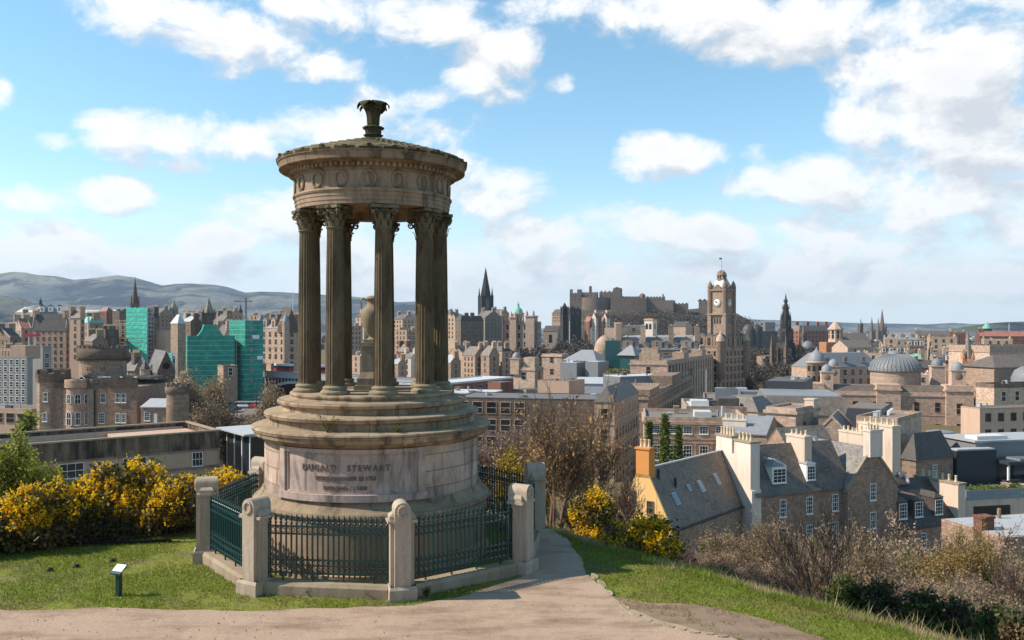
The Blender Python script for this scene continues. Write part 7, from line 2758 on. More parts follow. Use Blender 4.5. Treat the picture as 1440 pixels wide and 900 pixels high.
lk = bld('canopy_link', 'low glazed link with pale overhanging flat roof right of the long concrete block', 'building', 306, 352, 366, 612, 122, 52, M=5, L=9, wall='glass_dark', roof='flat', rm='roof_white', zb=-28, par=.3, parm='lead_pale', near=True)
b = MB()
b.box(-1.5, lk.L + .8, -1.2, lk.M + .8, lk.ze + .003, lk.ze + .25)
b.build('canopy', 'lead_pale', lk.root)
b = MB()
for i in range(4):
    b.box(i * lk.L / 3 - .1, i * lk.L / 3 + .1, -.12, -.002, -28, lk.ze - .3)
b.build('mullion', 'paint_white', lk.root)

# castellated house
HY2 = 175
ch = thing('castellated_house', 'old rubble house with battlements, round bay and great drum tower above the flat roof', 'house', (U(120) * HY2, HY2, 0), R(-4))
gx0 = U(120) * HY2


def hx(px):
    return (U(px) * HY2 - gx0)


def hz(py):
    return ZY(py, HY2)


b = MB()
b.box(hx(88), hx(172), 0, 12, -30, hz(545))
b.box(hx(134), hx(136), -.4, 0, -30, hz(547))
b.build('wing', 'stone_rubble', ch)
b = MB()
b.box(hx(158), hx(199), -1.2, 12, -30, hz(543))
b.build('wing', 'stone_rubble', ch)
b = MB()
b.box(hx(88) - .2, hx(158), -.3, 0, hz(546), hz(539))
b.box(hx(158), hx(199) + .3, -1.6, -1.2, hz(543), hz(533))
b.box(hx(88), hx(199), 11.6, 12, hz(546), hz(538))
battlement(b, [(hx(100), -.15), (hx(158), -.15)], hz(539), .9, 1.1, .9, .4, False)
battlement(b, [(hx(159), -1.4), (hx(199), -1.4)], hz(533), .7, 1.6, 1.2, .4, False)
b.build('parapet', 'stone_sooty', ch)
b = MB()
b.lathe([(hx(124) - hx(106), hz(546)), (hx(124) - hx(106), -30)], 20, hx(107), 1.4, a0=-PI / 2, a1=PI / 2, sm=False)
b.lathe([(0.01, hz(534)), (2.9, hz(534)), (2.9, hz(545)), (2.55, hz(547))], 20, hx(107), 1.4, a0=-PI / 2, a1=PI / 2, sm=False)
bay = b.build('bay', 'stone_rubble', ch)
rbay = 2.58
for k, t in enumerate((-62, -22, 20, 58)):
    tt = R(t)
    for z0_, h_, st in ((hz(567), 1.9, 'arch'), (hz(597), 2.6, 'arch' if k == 1 else 'grid')):
        f_, p_ = win_mesh(.95 if k != 1 or z0_ > hz(580) else 1.3, h_, 'arch' if st == 'arch' else 'grid')
        wo = place('window', f_, ch, (hx(107) + rbay * math.sin(tt), 1.4 - rbay * math.cos(tt), z0_), tt)
        place('pane', p_, wo, (0, 0, 0))
# left wing: octagon tower
b = MB()
b.cone(hx(62), 2.5, 3.0, 3.0, -30, hz(537), 8, rot=PI / 8)
b.box(hx(58), hx(88), .5, 8, -30, hz(546))
b.build('wing', 'stone_rubble', ch)
b = MB()
b.cone(hx(62), 2.5, 3.25, 3.35, hz(537), hz(526), 8, rot=PI / 8)
pts8 = [(hx(62) + 3.2 * math.cos(PI / 8 + k * PI / 4), 2.5 + 3.2 * math.sin(PI / 8 + k * PI / 4)) for k in range(8)]
battlement(b, pts8, hz(526), .8, 1.2, .8, .4)
b.box(hx(66), hx(88), .2, .5, hz(546), hz(540))
b.build('parapet', 'stone_sooty', ch)
for (px, py, w_, h_, y_) in ((63, 565, .95, 1.9, -.3), (62, 593, 1.0, 1.8, -.3), (146, 566, 1.05, 1.9, -.03), (144, 595, 1.2, 2.1, -.03), (172, 565, 1.0, 1.8, -1.23), (180.5, 565, 1.0, 1.8, -1.23), (172, 593, 1.0, 1.8, -1.23), (180.5, 593, 1.0, 1.8, -1.23)):
    f_, p_ = win_mesh(w_, h_, 'sash' if py > 580 else 'grid')
    wo = place('window', f_, ch, (hx(px), y_, hz(py)), 0)
    place('pane', p_, wo, (0, 0, 0))
# drum tower
b = MB()
dx = hx(111)
r0_ = hx(143) - hx(111)
b.lathe([(r0_, hz(507)), (r0_, -30)], 36, dx, 9)
dt = b.build('drum_tower', 'stone_brown', ch)
b = MB()
b.lathe([(r0_ * .9, hz(491)), (r0_ * 1.1, hz(491)), (r0_ * 1.1, hz(505)), (r0_ * 1.02, hz(507.5)), (r0_ * .9, hz(507.5))], 36, dx, 9)
for k in range(40):
    t = 2 * PI * k / 40
    b.box(dx + r0_ * 1.06 * math.sin(t) - .14, dx + r0_ * 1.06 * math.sin(t) + .14, 9 - r0_ * 1.06 * math.cos(t) - .14, 9 - r0_ * 1.06 * math.cos(t) + .14, hz(509.5), hz(507))
cp = [(dx + r0_ * 1.05 * math.sin(2 * PI * k / 24), 9 - r0_ * 1.05 * math.cos(2 * PI * k / 24)) for k in range(24)]
battlement(b, cp, hz(491), .55, .9, .5, .5)
b.build('battlement', 'stone_sooty', dt)
for t in (-6, 28):
    for s_ in (-3.4, 3.4):
        tt = R(t + s_)
        place('window', win_mesh(.42, 1.25, 'plain', 'stone_tan')[0], dt, (dx + (r0_ + .02) * math.sin(tt), 9 - (r0_ + .02) * math.cos(tt), hz(525)), tt)
        place('window', win_mesh(.42, 1.25, 'plain', 'stone_tan')[1], dt, (dx + (r0_ + .02) * math.sin(tt), 9 - (r0_ + .02) * math.cos(tt), hz(525)), tt)
# little white verged roof behind the parapet
b = MB()
b.extr_y([(hx(99), hz(538)), (hx(115), hz(538)), (hx(107), hz(529))], 2, 9)
b.extr_y([(hx(115), hz(535)), (hx(197), hz(535)), (hx(197), hz(531.5)), (hx(112), hz(531.5))], 5, 11)
b.build('roof', 'slate_mid', ch)
b = MB()
for s in (-1, 1):
    b.extr_y([(hx(107), hz(528.2)), (hx(107), hz(530)), (hx(107) + s * 1.3, hz(538.6)), (hx(107) + s * 1.3, hz(536.8))][::s], 1.8, 2.0)
b.box(hx(116), hx(156), 4.6, 5.0, hz(533), hz(531))
b.box(hx(162), hx(178), 4.6, 5.0, hz(533), hz(531))
b.build('verge', 'paint_white', ch)
b = MB()
b.box(hx(134.5), hx(136), -.55, -.3, -30, hz(548))
b.build('downpipe', 'iron_black', ch)
o = bld('lodge', 'single storey stone lodge with pale lead roof right of the castellated house', 'lodge', 198, 236, 240, 573, 168, 4, M=8, wall='stone_rubble', roof='gx', rm='lead_pale', rh=1.2, zb=-30, near=True)
f_, p_ = win_mesh(1.1, 1.7, 'sash')
wo = place('window', f_, o.root, (o.L * .24, -.02, o.ze - 2.6)); place('pane', p_, wo, (0, 0, 0))
MB().box(o.L * .50, o.L * .62, -.12, .02, o.ze - 3.9, o.ze - 1.2).build('door', 'paint_white', o.root)
# round turret of the old prison wall
rt = thing('prison_turret', 'round battlemented stone turret between the lodge and the large bare tree', 'turret', (U(250) * 158, 158, 0))
z_ = lambda p: ZY(p, 158)
MB().lathe([(1.95, z_(554)), (2.0, -30)], 22).build('shaft', 'stone_brown', rt)
b = MB().lathe([(.05, z_(543.5)), (2.2, z_(543)), (2.2, z_(551)), (2.0, z_(554))], 22)
battlement(b, [(2.05 * math.cos(2 * PI * k / 12), 2.05 * math.sin(2 * PI * k / 12)) for k in range(12)], z_(543), .5, .7, .4, .3)
b.build('battlement', 'stone_sooty', rt)
st_ = thing('spired_turret', 'slender stone turret with slate pyramid cap right of the castellated house', 'turret', (U(204) * 215, 215, 0), R(15))
z_ = lambda p: ZY(p, 215)
MB().cone(0, 0, 1.25, 1.2, -34, z_(519), 8).build('shaft', 'stone_pink', st_)
MB().cone(0, 0, 1.4, .05, z_(519), z_(507), 8).build('cap', 'slate_mid', st_)

# stone church with the gable
chn = bld('stone_church', 'dark stone church with pale slate roof and pointed gable before the netted scaffold', 'church', 205, 222, 246, 523, 268, 60, L=24, wall='stone_sooty', roof='gx', rm='slate_pale', rh=6.2, zb=-40, skew='stone_brown', wins=dict(rows=1, pitch=1.6, w=.7, h=5, fh=6, top=3, fm='stone_brown', m0=1.4, m1=1.4))
MB().lathe([(.02, .1), (1.0, .08), (1.1, 0)], 16).build('rose_window', 'void_dark', chn.root, (chn.L + .03, chn.M / 2, chn.ze + 1.8)).rotation_euler = (PI / 2, 0, PI / 2)
bld('stone_church', 'pale slate nave roof left of the pointed church gable', 'church', 162, 197, 214, 521, 275, 40, wall='stone_sooty', roof='gy', rm='slate_pale', rh=5.0, zb=-40)
bld('stone_house', 'dark roofed stone house with white dormers behind the right wing of the castellated house', 'house', 164, 190, 204, 520, 225, 22, wall='stone_brown', roof='gx', rm='slate_dark', rh=3.0, zb=-40, chim=[(.3, .5, 1, 2.4, 1.4, 4), (.8, .5, 1, 2.4, 1.4, 4)], winf=dict(rows=1, pitch=2.6, w=1.2, h=1.6, fh=3, top=.5, fm='paint_white'))
bld('stone_house', 'low dark slated range behind the lodge', 'house', 240, 262, 280, 545, 240, 30, wall='stone_brown', roof='gx', rm='slate_dark', rh=2.5, zb=-40, chim=[(.4, .5, .9, 1.8, 1.2, 3)])

# grey office slab at the left edge
go = bld('grey_office', 'grey office slab with a grid of square windows at the left edge', 'office', -30, 38, 46, 502, 262, 14, wall='concrete_grey', roof='flat', rm='roof_felt', zb=-40, par=.8, winf=dict(rows=6, pitch=2.12, w=1.15, h=1.35, fh=2.25, top=.9, fm='paint_white', style='plain', m0=.2, m1=.2))
go2 = bld('grey_office', 'plain grey slab end right of the gridded office', 'office', 36, 60, 72, 487, 275, 26, wall='concrete_grey', roof='flat', rm='roof_felt', zb=-40, par=.6, wins=dict(rows=5, pitch=3.2, w=1.5, h=1.3, fh=3, top=2.4, fm='paint_white', m0=.3, m1=.3))
local_box(go, 'plant_room', 'concrete_pink', go.L * .55, go.L * .86, 2, 8, go.ze - .8, go.ze + 3.4)
bld('grey_podium', 'pink podium with dark openings at the foot of the gridded office', 'building', -30, 44, 52, 575, 240, 14, M=10, wall='concrete_pink', roof='flat', rm='roof_felt', zb=-40, winf=dict(rows=1, pitch=3.6, w=2.6, h=2.6, fh=4, top=1.4, fm='concrete_pink'))

# old town on the left, front rows
LEFT = [
    ('tenement', 'brown tenement with two white edged gables at the far left', -12, 14, 30, 475, 400, 30, 'stone_brown', 'gy', 'slate_dark', 4.5, 'lead_pale'),
    ('tenement', 'tall gable with stepped pale edge between the left tenements', 18, 30, 44, 462, 430, 48, 'stone_pink', 'gy', 'tile_red', 5, 'lead_pale'),
    ('tenement', 'broad tan tenement with three white dormers in a black roof', 46, 93, 97, 461, 425, 12, 'stone_pink', 'gx', 'slate_dark', 6.5, 'lead_pale'),
    ('tenement', 'narrow pale gabled tower house right of the three dormers', 98, 113, 119, 446, 405, 18, 'concrete_pink', 'gx', 'slate_mid', 3, 'stone_buff'),
    ('tenement', 'dark tenement with green copper roof right of the pale gabled tower', 116, 126, 146, 454, 415, 50, 'stone_brown', 'mansard', 'copper_green', 3, None),
    ('tenement', 'sooty tenement beside the bare scaffold', 140, 148, 167, 463, 390, 55, 'stone_sooty', 'flat', 'roof_felt', 3, None),
    ('tenement', 'low brown tenement under the red canopy at the left', 0, 16, 40, 490, 350, 40, 'stone_brown', 'flat', 'roof_felt', 3, None),
    ('tenement', 'tan tenement behind the drum tower battlements', 118, 130, 152, 480, 380, 50, 'stone_brown', 'gx', 'slate_mid', 3, None),
    ('tenement', 'blank pink gable tower right of the turquoise scaffold', 219, 233, 243, 464, 400, 36, 'concrete_pink', 'flat', 'roof_felt', 3, None),
    ('tenement', 'pale stone tower with white pyramid roof right of the blank pink gable', 240, 250, 261, 455, 380, 38, 'stone_tan', 'hip', 'roof_white', 4, None),
    ('tenement', 'dark tenement just behind the turquoise scaffold', 205, 214, 224, 446, 430, 50, 'stone_sooty', 'mansard', 'slate_dark', 3, None),
    ('tenement', 'white roofed row behind the pale pyramid tower', 256, 268, 284, 452, 520, 40, 'stone_sooty', 'gx', 'lead_pale', 3, None),
    ('tenement', 'brown gabled row right of the dark pointed tower', 300, 314, 332, 452, 480, 50, 'stone_brown', 'gx', 'slate_mid', 4, 'stone_tan'),
    ('tenement', 'tan gable standing on the shoulder of the netted building', 302, 316, 330, 472, 410, 50, 'stone_tan', 'gx', 'slate_mid', 5, 'stone_tan'),
    ('tenement', 'brown skyline row left of the crane', 304, 322, 342, 442, 620, 30, 'stone_pink', 'gx', 'slate_mid', 3, None),
    ('tenement', 'white fronted skyline houses right of the pyramid tower', 258, 274, 286, 440, 640, 30, 'render_cream', 'flat', 'roof_felt', 3, None),
    ('tenement', 'grey skyline roofs between the spires on the left', 208, 224, 244, 441, 640, 30, 'stone_grey', 'gx', 'slate_mid', 4, None),
    ('tenement', 'dark skyline block left of the pointed church steeple', 158, 168, 184, 437, 700, 30, 'stone_sooty', 'flat', 'roof_felt', 3, None),
    ('tenement', 'flat topped brown skyline row left of the columns', 350, 368, 384, 443, 640, 30, 'stone_pink', 'flat', 'roof_felt', 3, None),
    ('tenement', 'skyline row with chimneys seen through the left pair of columns', 380, 410, 436, 447, 600, 30, 'stone_tan', 'gx', 'slate_mid', 3, None),
    ('tenement', 'red roofed skyline villa left of the pointed church steeple', 138, 150, 160, 438, 760, 40, 'brick_red', 'hip', 'tile_red', 4, None),
    ('tenement', 'dark slated row under the grey museum dome', 24, 40, 62, 449, 520, 40, 'stone_brown', 'gx', 'slate_mid', 4, 'stone_tan'),
    ('tenement', 'red sandstone row behind the three dormered tenement', 84, 98, 112, 449, 540, 40, 'brick_red', 'gx', 'tile_red', 3, None),
]
for (n, lab, a0, am, a1, py, Y, a, wl_, rf, rm_, rh, sk) in LEFT:
    o = bld(n, lab, 'tenement', a0, am, a1, py, Y, a, wall=wl_, roof=rf, rm=rm_, rh=rh, inset=1.4, zb=-44, win=None if 'blank' in lab else dict(rows=6, pitch=3.1, w=1.15, h=1.9, fh=3.3, top=1.1, fm='stone_tan'),
            chim=[] if rf == 'hip' or 'blank' in lab else [(.05 if rf != 'gy' else .5, .5 if rf != 'gy' else .03, 1.2, 3.0, 2.0, 5), (.95 if rf != 'gy' else .5, .5 if rf != 'gy' else .97, 1.2, 3.0, 2.0, 5)], skew=sk)
    if 'three white dormers' in lab:
        for k in range(3):
            dormer(o, 'f', o.L * (.22 + .26 * k), 2.2, 2.4, 1.2, 'grid', 'paint_white', 'slate_dark', 'paint_white', 'gable', 1.5)
ca = thing('red_canopy', 'bright red canopy hanging between the left tenements', 'canopy', (U(41) * 380, 380, 0))
MB().box(-2.8, 2.8, 0, 4, ZY(473, 380), ZY(469.5, 380)).build('canopy', 'sign_red', ca)
MB().box(-1.0, -.6, 1, 1.4, -40, ZY(473, 380)).box(1.8, 2.2, 1, 1.4, -40, ZY(473, 380)).build('post', 'paint_white', ca)
o = MB().cone(0, 0, .5, .5, -40, ZY(446, 395), 8).build('flue_pipe', 'metal_light', None, (U(124.5) * 395, 395, 0))
tag(o, 'pale vertical flue pipe on the dark tenement with the green roof', 'flue')
# museum dome, sheds and other far roofs
mdm = thing('museum_dome', 'shallow grey dome with a black lantern on the left skyline', 'dome', (U(57) * 800, 800, 0))
z_ = lambda p: ZY(p, 800)
MB().lathe([(.1, z_(428.5)), (6, z_(429.2)), (11, z_(431.5)), (14.5, z_(436)), (14.5, -30)], 24).build('shell', 'lead_roof', mdm)
MB().lathe([(.05, z_(417.5)), (.3, z_(421)), (1.2, z_(422.5)), (1.4, z_(427)), (1.8, z_(429.5))], 10).build('lantern', 'stone_black', mdm)
bld('shed', 'long low white shed roof right of the grey dome', 'shed', 84, 150, 158, 440, 820, 10, M=40, wall='concrete_grey', roof='gx', rm='roof_white', rh=3, zb=-40)
bld('shed', 'white pitched roof below the grey dome', 'shed', 22, 46, 52, 439, 780, 20, M=20, wall='render_cream', roof='gx', rm='roof_white', rh=5, zb=-40)
spire_thing('church_spire', 'pointed brown church steeple above the turquoise scaffold', 'spire', 190, 620, 389, 427, 10, 'stone_sooty', -40)
spire_thing('church_spire', 'small grey crown steeple on the left skyline before the hills', 'spire', 244.5, 900, 421, 433, 10, 'stone_grey', -40)
spire_thing('church_spire', 'little black spirelet right of the dark pointed tower', 'spire', 338.5, 640, 427, 438, 4, 'stone_black', -40)
spire_thing('church_tower', 'broad dark tower with a pale pyramid roof above the netted building', 'tower', 293.5, 520, 418, 440, 16, 'stone_sooty', -40, roofm='stone_grey')
cr = thing('tower_crane', 'small grey tower crane on the skyline left of the columns', 'crane', (U(346) * 750, 750, 0))
z_ = lambda p: ZY(p, 750)
MB().box(-.6, .6, -.6, .6, -40, z_(419)).build('mast', 'metal_grey', cr)
MB().box(-10.5, 5, -.4, .4, z_(424.5), z_(423)).tube([(-10, 0, z_(423)), (0, 0, z_(419)), (5, 0, z_(423))], .2, 4).build('jib', 'metal_grey', cr)

# scaffolds
def scaffold(o, m='net_turquoise', gap=.6):
    b = MB()
    L, M = o.L, o.M
    n = max(2, int(L / 2.2))
    for i in range(n + 1):
        x = -gap + i * (L + 2 * gap) / n
        b.box(x - .07, x + .07, -gap + .1, -gap + .25, -40, o.ze + 1.6)
    n2 = max(2, int(M / 2.2))
    for i in range(n2 + 1):
        y = i * (M + gap) / n2
        b.box(L + gap - .25, L + gap - .1, y - .07, y + .07, -40, o.ze + 1.2)
    z = o.ze + .9
    while z > -36:
        b.box(-gap, L + gap, -gap - .05, -gap + .04, z - .12, z + .12)
        b.box(L + gap - .04, L + gap + .04, -gap, M, z - .12, z + .12)
        z -= 2.0
    return b


plain('net_ledger', (.16, .46, .38), .8, .1)


def netted(name, lab, px0, pxm, px1, py, Y, a, m, base='stone_tan', zb=-40, L=None, M=None, front=True, side=True, ztop=1.0):
    o = bld(name, lab, 'scaffold', px0, pxm, px1, py, Y, a, L=L, M=M, wall=base, roof='flat', rm='roof_felt', zb=zb, win=dict(rows=8, pitch=3, w=1.2, h=1.9, fh=3.2, top=1.2, fm='stone_buff'))
    scaffold(o).build('scaffold_frame', 'metal_light', o.root)
    b = MB()
    z = o.ze + ztop
    if front:
        b.box(-.8, o.L + .65, -.75, -.65, zb, z)
        b.box(-.8, -.7, -.65, o.M, zb, z)
    if side:
        b.box(o.L + .65, o.L + .75, -.75, o.M, zb, z)
    b.build('netting', m, o.root)
    q = MB()
    while z > -36:
        z -= 2.0
        if front:
            q.box(-.85, o.L + .7, -.84, -.76, z, z + .26)
        if side:
            q.box(o.L + .76, o.L + .84, -.8, o.M, z, z + .26)
    q.build('ledger', 'net_ledger', o.root)
    return o


netted('scaffolded_steeple', 'bright turquoise netted scaffold round a church tower', 181, 207, 214, 436, 400, 22, 'net_turquoise', 'stone_sooty', side=False)
netted('scaffolded_block', 'small patch of turquoise netting low beside the pale stone tower', 232, 242, 246, 500, 330, 20, 'net_turquoise', 'stone_tan', side=False)
sn = netted('scaffolded_hotel', 'dark green netted scaffold building with lit turquoise edge, lower left half', 258, 266, 330, 476, 345, 68, 'net_green', 'stone_tan', L=11)
b = MB()
b.extr_x([(-.9 + 4.0, sn.ze + .8), (13, sn.ze + .8), (11.5, sn.ze + 3.4), (10.5, sn.ze + 5.6), (5.6, sn.ze + 5.6), (5.0, sn.ze + 3.4)], .5, sn.L)
b.build('netted_gable', 'net_green', sn.root)
sn2 = netted('scaffolded_hotel', 'taller corner of the green netted scaffold building beside the arcaded hotel', 326, 346, 369, 454, 352, 46, 'net_green', 'stone_tan')
b = MB()
for i in range(6):
    b.box(sn2.L + .8, sn2.L + .95, 1.2, 2.6, sn2.ze - 3.5 - i * 4.2, sn2.ze - 1.6 - i * 4.2)
b.build('opening', 'glass_pale', sn2.root)
for i, (s, z, w) in enumerate(((.30, 5, 3.2), (.62, 13.5, 2.6))):
    MB().box(sn2.L + .78, sn2.L + .9, sn2.M * s, sn2.M * s + w, sn2.ze - z - 1.5, sn2.ze - z).build('banner', 'sign_white', sn2.root)
bk2 = bld('kiosk_block', 'small stone block with white window bays under the green netting', 'building', 306, 314, 334, 514, 318, 60, wall='stone_brown', roof='flat', rm='roof_white', zb=-40, wins=dict(rows=1, pitch=2.4, w=1.4, h=2.6, fh=4, top=1.0, fm='paint_white', m0=.3, m1=.3))
sc2 = bld('scaffolded_tenement', 'bare poled scaffold over a stone tenement left of the turquoise netting', 'scaffold', 164, 182, 184, 454, 405, 14, M=10, wall='stone_tan', roof='flat', rm='roof_felt', zb=-40, win=dict(rows=6, pitch=2.6, w=1.1, h=1.8, fh=3, top=1.4, fm='stone_tan'))
scaffold(sc2).build('scaffold_frame', 'stone_buff', sc2.root)

# arcaded hotel by the bridge
ah = bld('arcaded_hotel', 'tan sandstone hotel with three street arches, gables and turrets left of the columns', 'hotel', 366, 402, 440, 462, 430, 40, wall='stone_tan', roof='mansard', rm='lead_roof', rh=4, inset=3, zb=-44, strings=(1.0, 9.5, 17.5), cornice=True,
         winf=dict(rows=4, pitch=4.2, w=1.9, h=2.3, fh=3.7, top=1.8, fm='stone_buff', m0=.8, m1=.8), wins=dict(rows=5, pitch=3.8, w=1.6, h=2.2, fh=3.7, top=1.8, fm='stone_brown'))
for k in range(3):
    window(ah.root, ah.L * (k + .5) / 3, -.05, ah.ze - 21.8, 0, 3.0, 4.6, 'arch')
MB().box(-.4, ah.L + .4, -1.2, -.16, ah.ze - 23.4, ah.ze - 22.2).build('awning', 'paint_white', ah.root)
for k in range(3):
    dormer(ah, 'f', ah.L * (k + .5) / 3, 3.4, 3.8, .15, 'grid', 'stone_tan', 'lead_roof', 'stone_buff', 'gable', 1.6)
for fx, fy in ((.2, .3), (.55, .2), (.8, .6)):
    chimney(ah, fx, fy, 1.8, 4.0, 3.2, 5, 'stone_brown')
for x in (0.2, ah.L - .2):
    b = MB().lathe([(1.7, ah.ze + 3.0), (1.7, ah.ze - 16), (.3, ah.ze - 19)], 12, x, .2, sm=False)
    tq = b.build('corner_turret', 'stone_tan', ah.root)
    MB().lathe([(.03, ah.ze + 8.8), (.3, ah.ze + 7.0), (1.3, ah.ze + 5.2), (1.75, ah.ze + 3.0)], 12, x, .2).build('cupola', 'lead_roof', tq)
b = MB()
gx_, gy_ = ah.L + .3, ah.M * .2
b.extr_x([(gy_ - 4, ah.ze - 2), (gy_ + 4, ah.ze - 2), (gy_ + 4, ah.ze + 2), (gy_ + 1.2, ah.ze + 7), (gy_, ah.ze + 10), (gy_ - 1.2, ah.ze + 7), (gy_ - 4, ah.ze + 2)], ah.L - 6, ah.L + .3)
b.build('gable', 'stone_sooty', ah.root)

# road bridge with iron arches
A, B = Vector((U(358) * 372, 372, 0)), Vector((U(640) * 300, 300, 0))
br_dir = (B - A).normalized()
brL = (B - A).length
bz = ZY(524.5, 372)
bri = thing('road_bridge', 'grey iron arch bridge with pale parapet crossing the valley behind the columns', 'bridge', (A.x, A.y, 0), math.atan2(br_dir.y, br_dir.x))
b = MB()
b.box(-8, brL, 0, 20, bz - 1.0, bz)
b.build('deck', 'roof_felt', bri)
b = MB()
b.box(-8, brL, -.35, -.002, bz - 1.4, bz + 1.2)
b.box(-8, brL, -.5, -.36, bz + 1.0, bz + 1.3)
b.build('parapet', 'bridge_grey', bri)
span = brL / 2.0
for k in range(2):
    x0 = 1 + k * span
    x1 = x0 + span - 5
    n = 24
    rise = 9.0
    spring = bz - 12.5
    arc = [(x0 + (x1 - x0) * i / n, spring + rise * math.sin(PI * i / n) ** .75) for i in range(n + 1)]
    b, s_ = MB(), MB()
    for i in range(n):
        (xa, za), (xb, zb2) = arc[i], arc[i + 1]
        b.add([(xa, -.45, za), (xb, -.45, zb2), (xb, -.45, zb2 + 1.1), (xa, -.45, za + 1.1), (xa, .3, za), (xb, .3, zb2), (xb, .3, zb2 + 1.1), (xa, .3, za + 1.1)],
              [(0, 1, 2, 3), (4, 7, 6, 5), (0, 4, 5, 1), (3, 2, 6, 7)])
        zt2 = bz - 1.4
        if zt2 - za > 1.6:
            s_.box(xa - .22, xa + .22, -.1, .2, za + 1.1, zt2)
    b.build('arch_rib', 'lead_pale', bri)
    s_.build('spandrel', 'bridge_grey', bri)
    q_ = MB()
    for yy in (5, 10, 15, 19.5):
        for i in range(n):
            (xa, za), (xb, zb2) = arc[i], arc[i + 1]
            q_.add([(xa, yy, za), (xb, yy, zb2), (xb, yy, bz - 1.05), (xa, yy, bz - 1.05)], [(0, 1, 2, 3)])
    q_.build('inner_rib', 'bridge_red', bri)
    MB().box(x1, x1 + 5, -.6, 20.5, -48, bz - 1.05).build('pier', 'stone_grey', bri)
MB().box(-10, 1.0, -.7, 20.5, -48, bz - 1.05).build('pier', 'stone_brown', bri)


def bus(px, Y, z, rot, lab, c='red_paint'):
    r_ = thing('bus', lab, 'bus', (U(px) * Y, Y, z), rot, 'double deck buses on the bridge')
    b = MB()
    b.prism([(-5.2, -1.25), (5.0, -1.25), (5.3, -.9), (5.3, .9), (5.0, 1.25), (-5.2, 1.25)], .35, 2.2)
    b.build('body', c, r_)
    MB().prism([(-5.15, -1.22), (4.9, -1.22), (5.15, -.85), (5.15, .85), (4.9, 1.22), (-5.15, 1.22)], 3.4, 4.3).build('upper_body', 'paint_white', r_)
    MB().box(-5.1, 5.1, -1.2, 1.2, 2.2, 3.4).build('window', 'glass_dark', r_)
    for x in (-3.2, 3.2):
        for y in (-1.2, 1.2):
            w = MB().lathe([(.02, .12), (.46, .12), (.48, -.12), (.02, -.12)], 14).build('wheel', 'iron_black', r_, (x, y, .48))
            w.rotation_euler = (PI / 2, 0, 0)
    return r_


rot_b = math.atan2(br_dir.y, br_dir.x)
p = A + br_dir * 15 + Vector((-br_dir.y, br_dir.x, 0)) * 4
bus(p.x / p.y * F + 720, p.y, bz, rot_b, 'red and white double deck bus on the bridge beside the leftmost columns')
p = A + br_dir * 34 + Vector((-br_dir.y, br_dir.x, 0)) * 5
bus(p.x / p.y * F + 720, p.y, bz, rot_b, 'white topped red bus further along the bridge between two columns')

# cars in the yard below the bridge
CARC = ['red_paint', 'metal_dark', 'paint_white', 'metal_light', 'red_paint', 'metal_grey', 'render_yellow', 'paint_white', 'red_paint', 'metal_dark']
CARN = ['red', 'black', 'white', 'silver', 'red', 'grey', 'yellow', 'white', 'red', 'black']
WHERE = ['nearest the large bare tree', 'second in the row from the bare tree', 'third in the row under the bridge end', 'fourth in the row under the bridge', 'just left of the bridge pier', 'below the bridge arch', 'beside the grey car below the arch', 'closest to the monument steps', 'low in front of the row near the bare tree', 'in front of the row by the trees']
plain('car_dummy', (.1, .1, .1))
for i in range(10):
    px = 322 + i * 9.2 if i < 8 else 318 + (i - 8) * 12
    Y = 240 - (12 if i >= 8 else 0)
    r_ = thing('parked_car', CARN[i] + ' car parked in the yard ' + WHERE[i], 'car', (U(px) * Y, Y, -31.2 + gh(0, 300) * 0 + (ZY(573, 240) + 31.2)), R(80 + 7 * (i % 3)), 'cars parked in the yard below the bridge')
    b = MB()
    b.extr_y([(-2.1, .35), (2.1, .35), (2.15, .75), (1.3, .92), (-2.05, .95), (-2.15, .7)], -.85, .85)
    b.build('body', CARC[i], r_)
    MB().extr_y([(-1.75, .93), (1.1, .9), (.4, 1.42), (-1.3, 1.45)], -.72, .72).build('cabin', 'glass_dark', r_)
yard = struct(MB().box(U(300) * 240, U(440) * 240, 214, 262, -46, ZY(573.5, 240)).build('car_park', 'roof_brown'))

# gardens: bare trees round the Gothic monument, and along the station
gp = []
for i in range(3):
    gp.append(tree('bare_tree', 'x', 'tree', 1080, 640, 505, BARE, ('bark_brown', 'bark_pink', 'bark_tan')[i], 'far_wood', 5, .8, 400 + i, 2, .25, trunk_r=.5, jitter=1.3, base_z=-42, width=1.4))
GT = [(1058, 640, 512), (1072, 600, 514), (1080, 560, 522), (1066, 540, 528), (1094, 600, 516), (1046, 520, 528), (1122, 620, 508), (1138, 700, 500), (1150, 760, 494), (1120, 760, 495), (1084, 800, 492), (1066, 820, 488), (1050, 800, 490), (1104, 860, 488), (1146, 840, 488), (1160, 700, 500),
      (838, 800, 478), (850, 760, 482), (866, 760, 478), (826, 760, 486), (812, 720, 490), (776, 620, 494), (752, 600, 496), (740, 640, 492), (790, 640, 492), (806, 620, 496), (730, 560, 505), (744, 540, 505)]
for i, (px, Y, top_) in enumerate(GT):
    src = gp[i % 3]
    if i < 3:
        r_ = src
    else:
        r_ = src.copy()
        COL.objects.link(r_)
        for chd in list(src.children):
            c2 = chd.copy()
            COL.objects.link(c2)
            c2.parent = r_
    h0 = ZY(505, 640) + 42
    s = (ZY(top_, Y) + 42) / h0
    r_.location = (U(px) * Y, Y, -42)
    r_.scale = (s, s, s)
    r_.rotation_euler = (0, 0, i * 1.7)
    if px > 1000:
        r_['label'], r_['group'] = 'bare winter tree in the gardens around the black Gothic monument', 'bare trees in the gardens'
    else:
        r_['label'], r_['group'] = 'bare winter tree on the bank below the castle and the domed bank', 'bare trees below the castle'

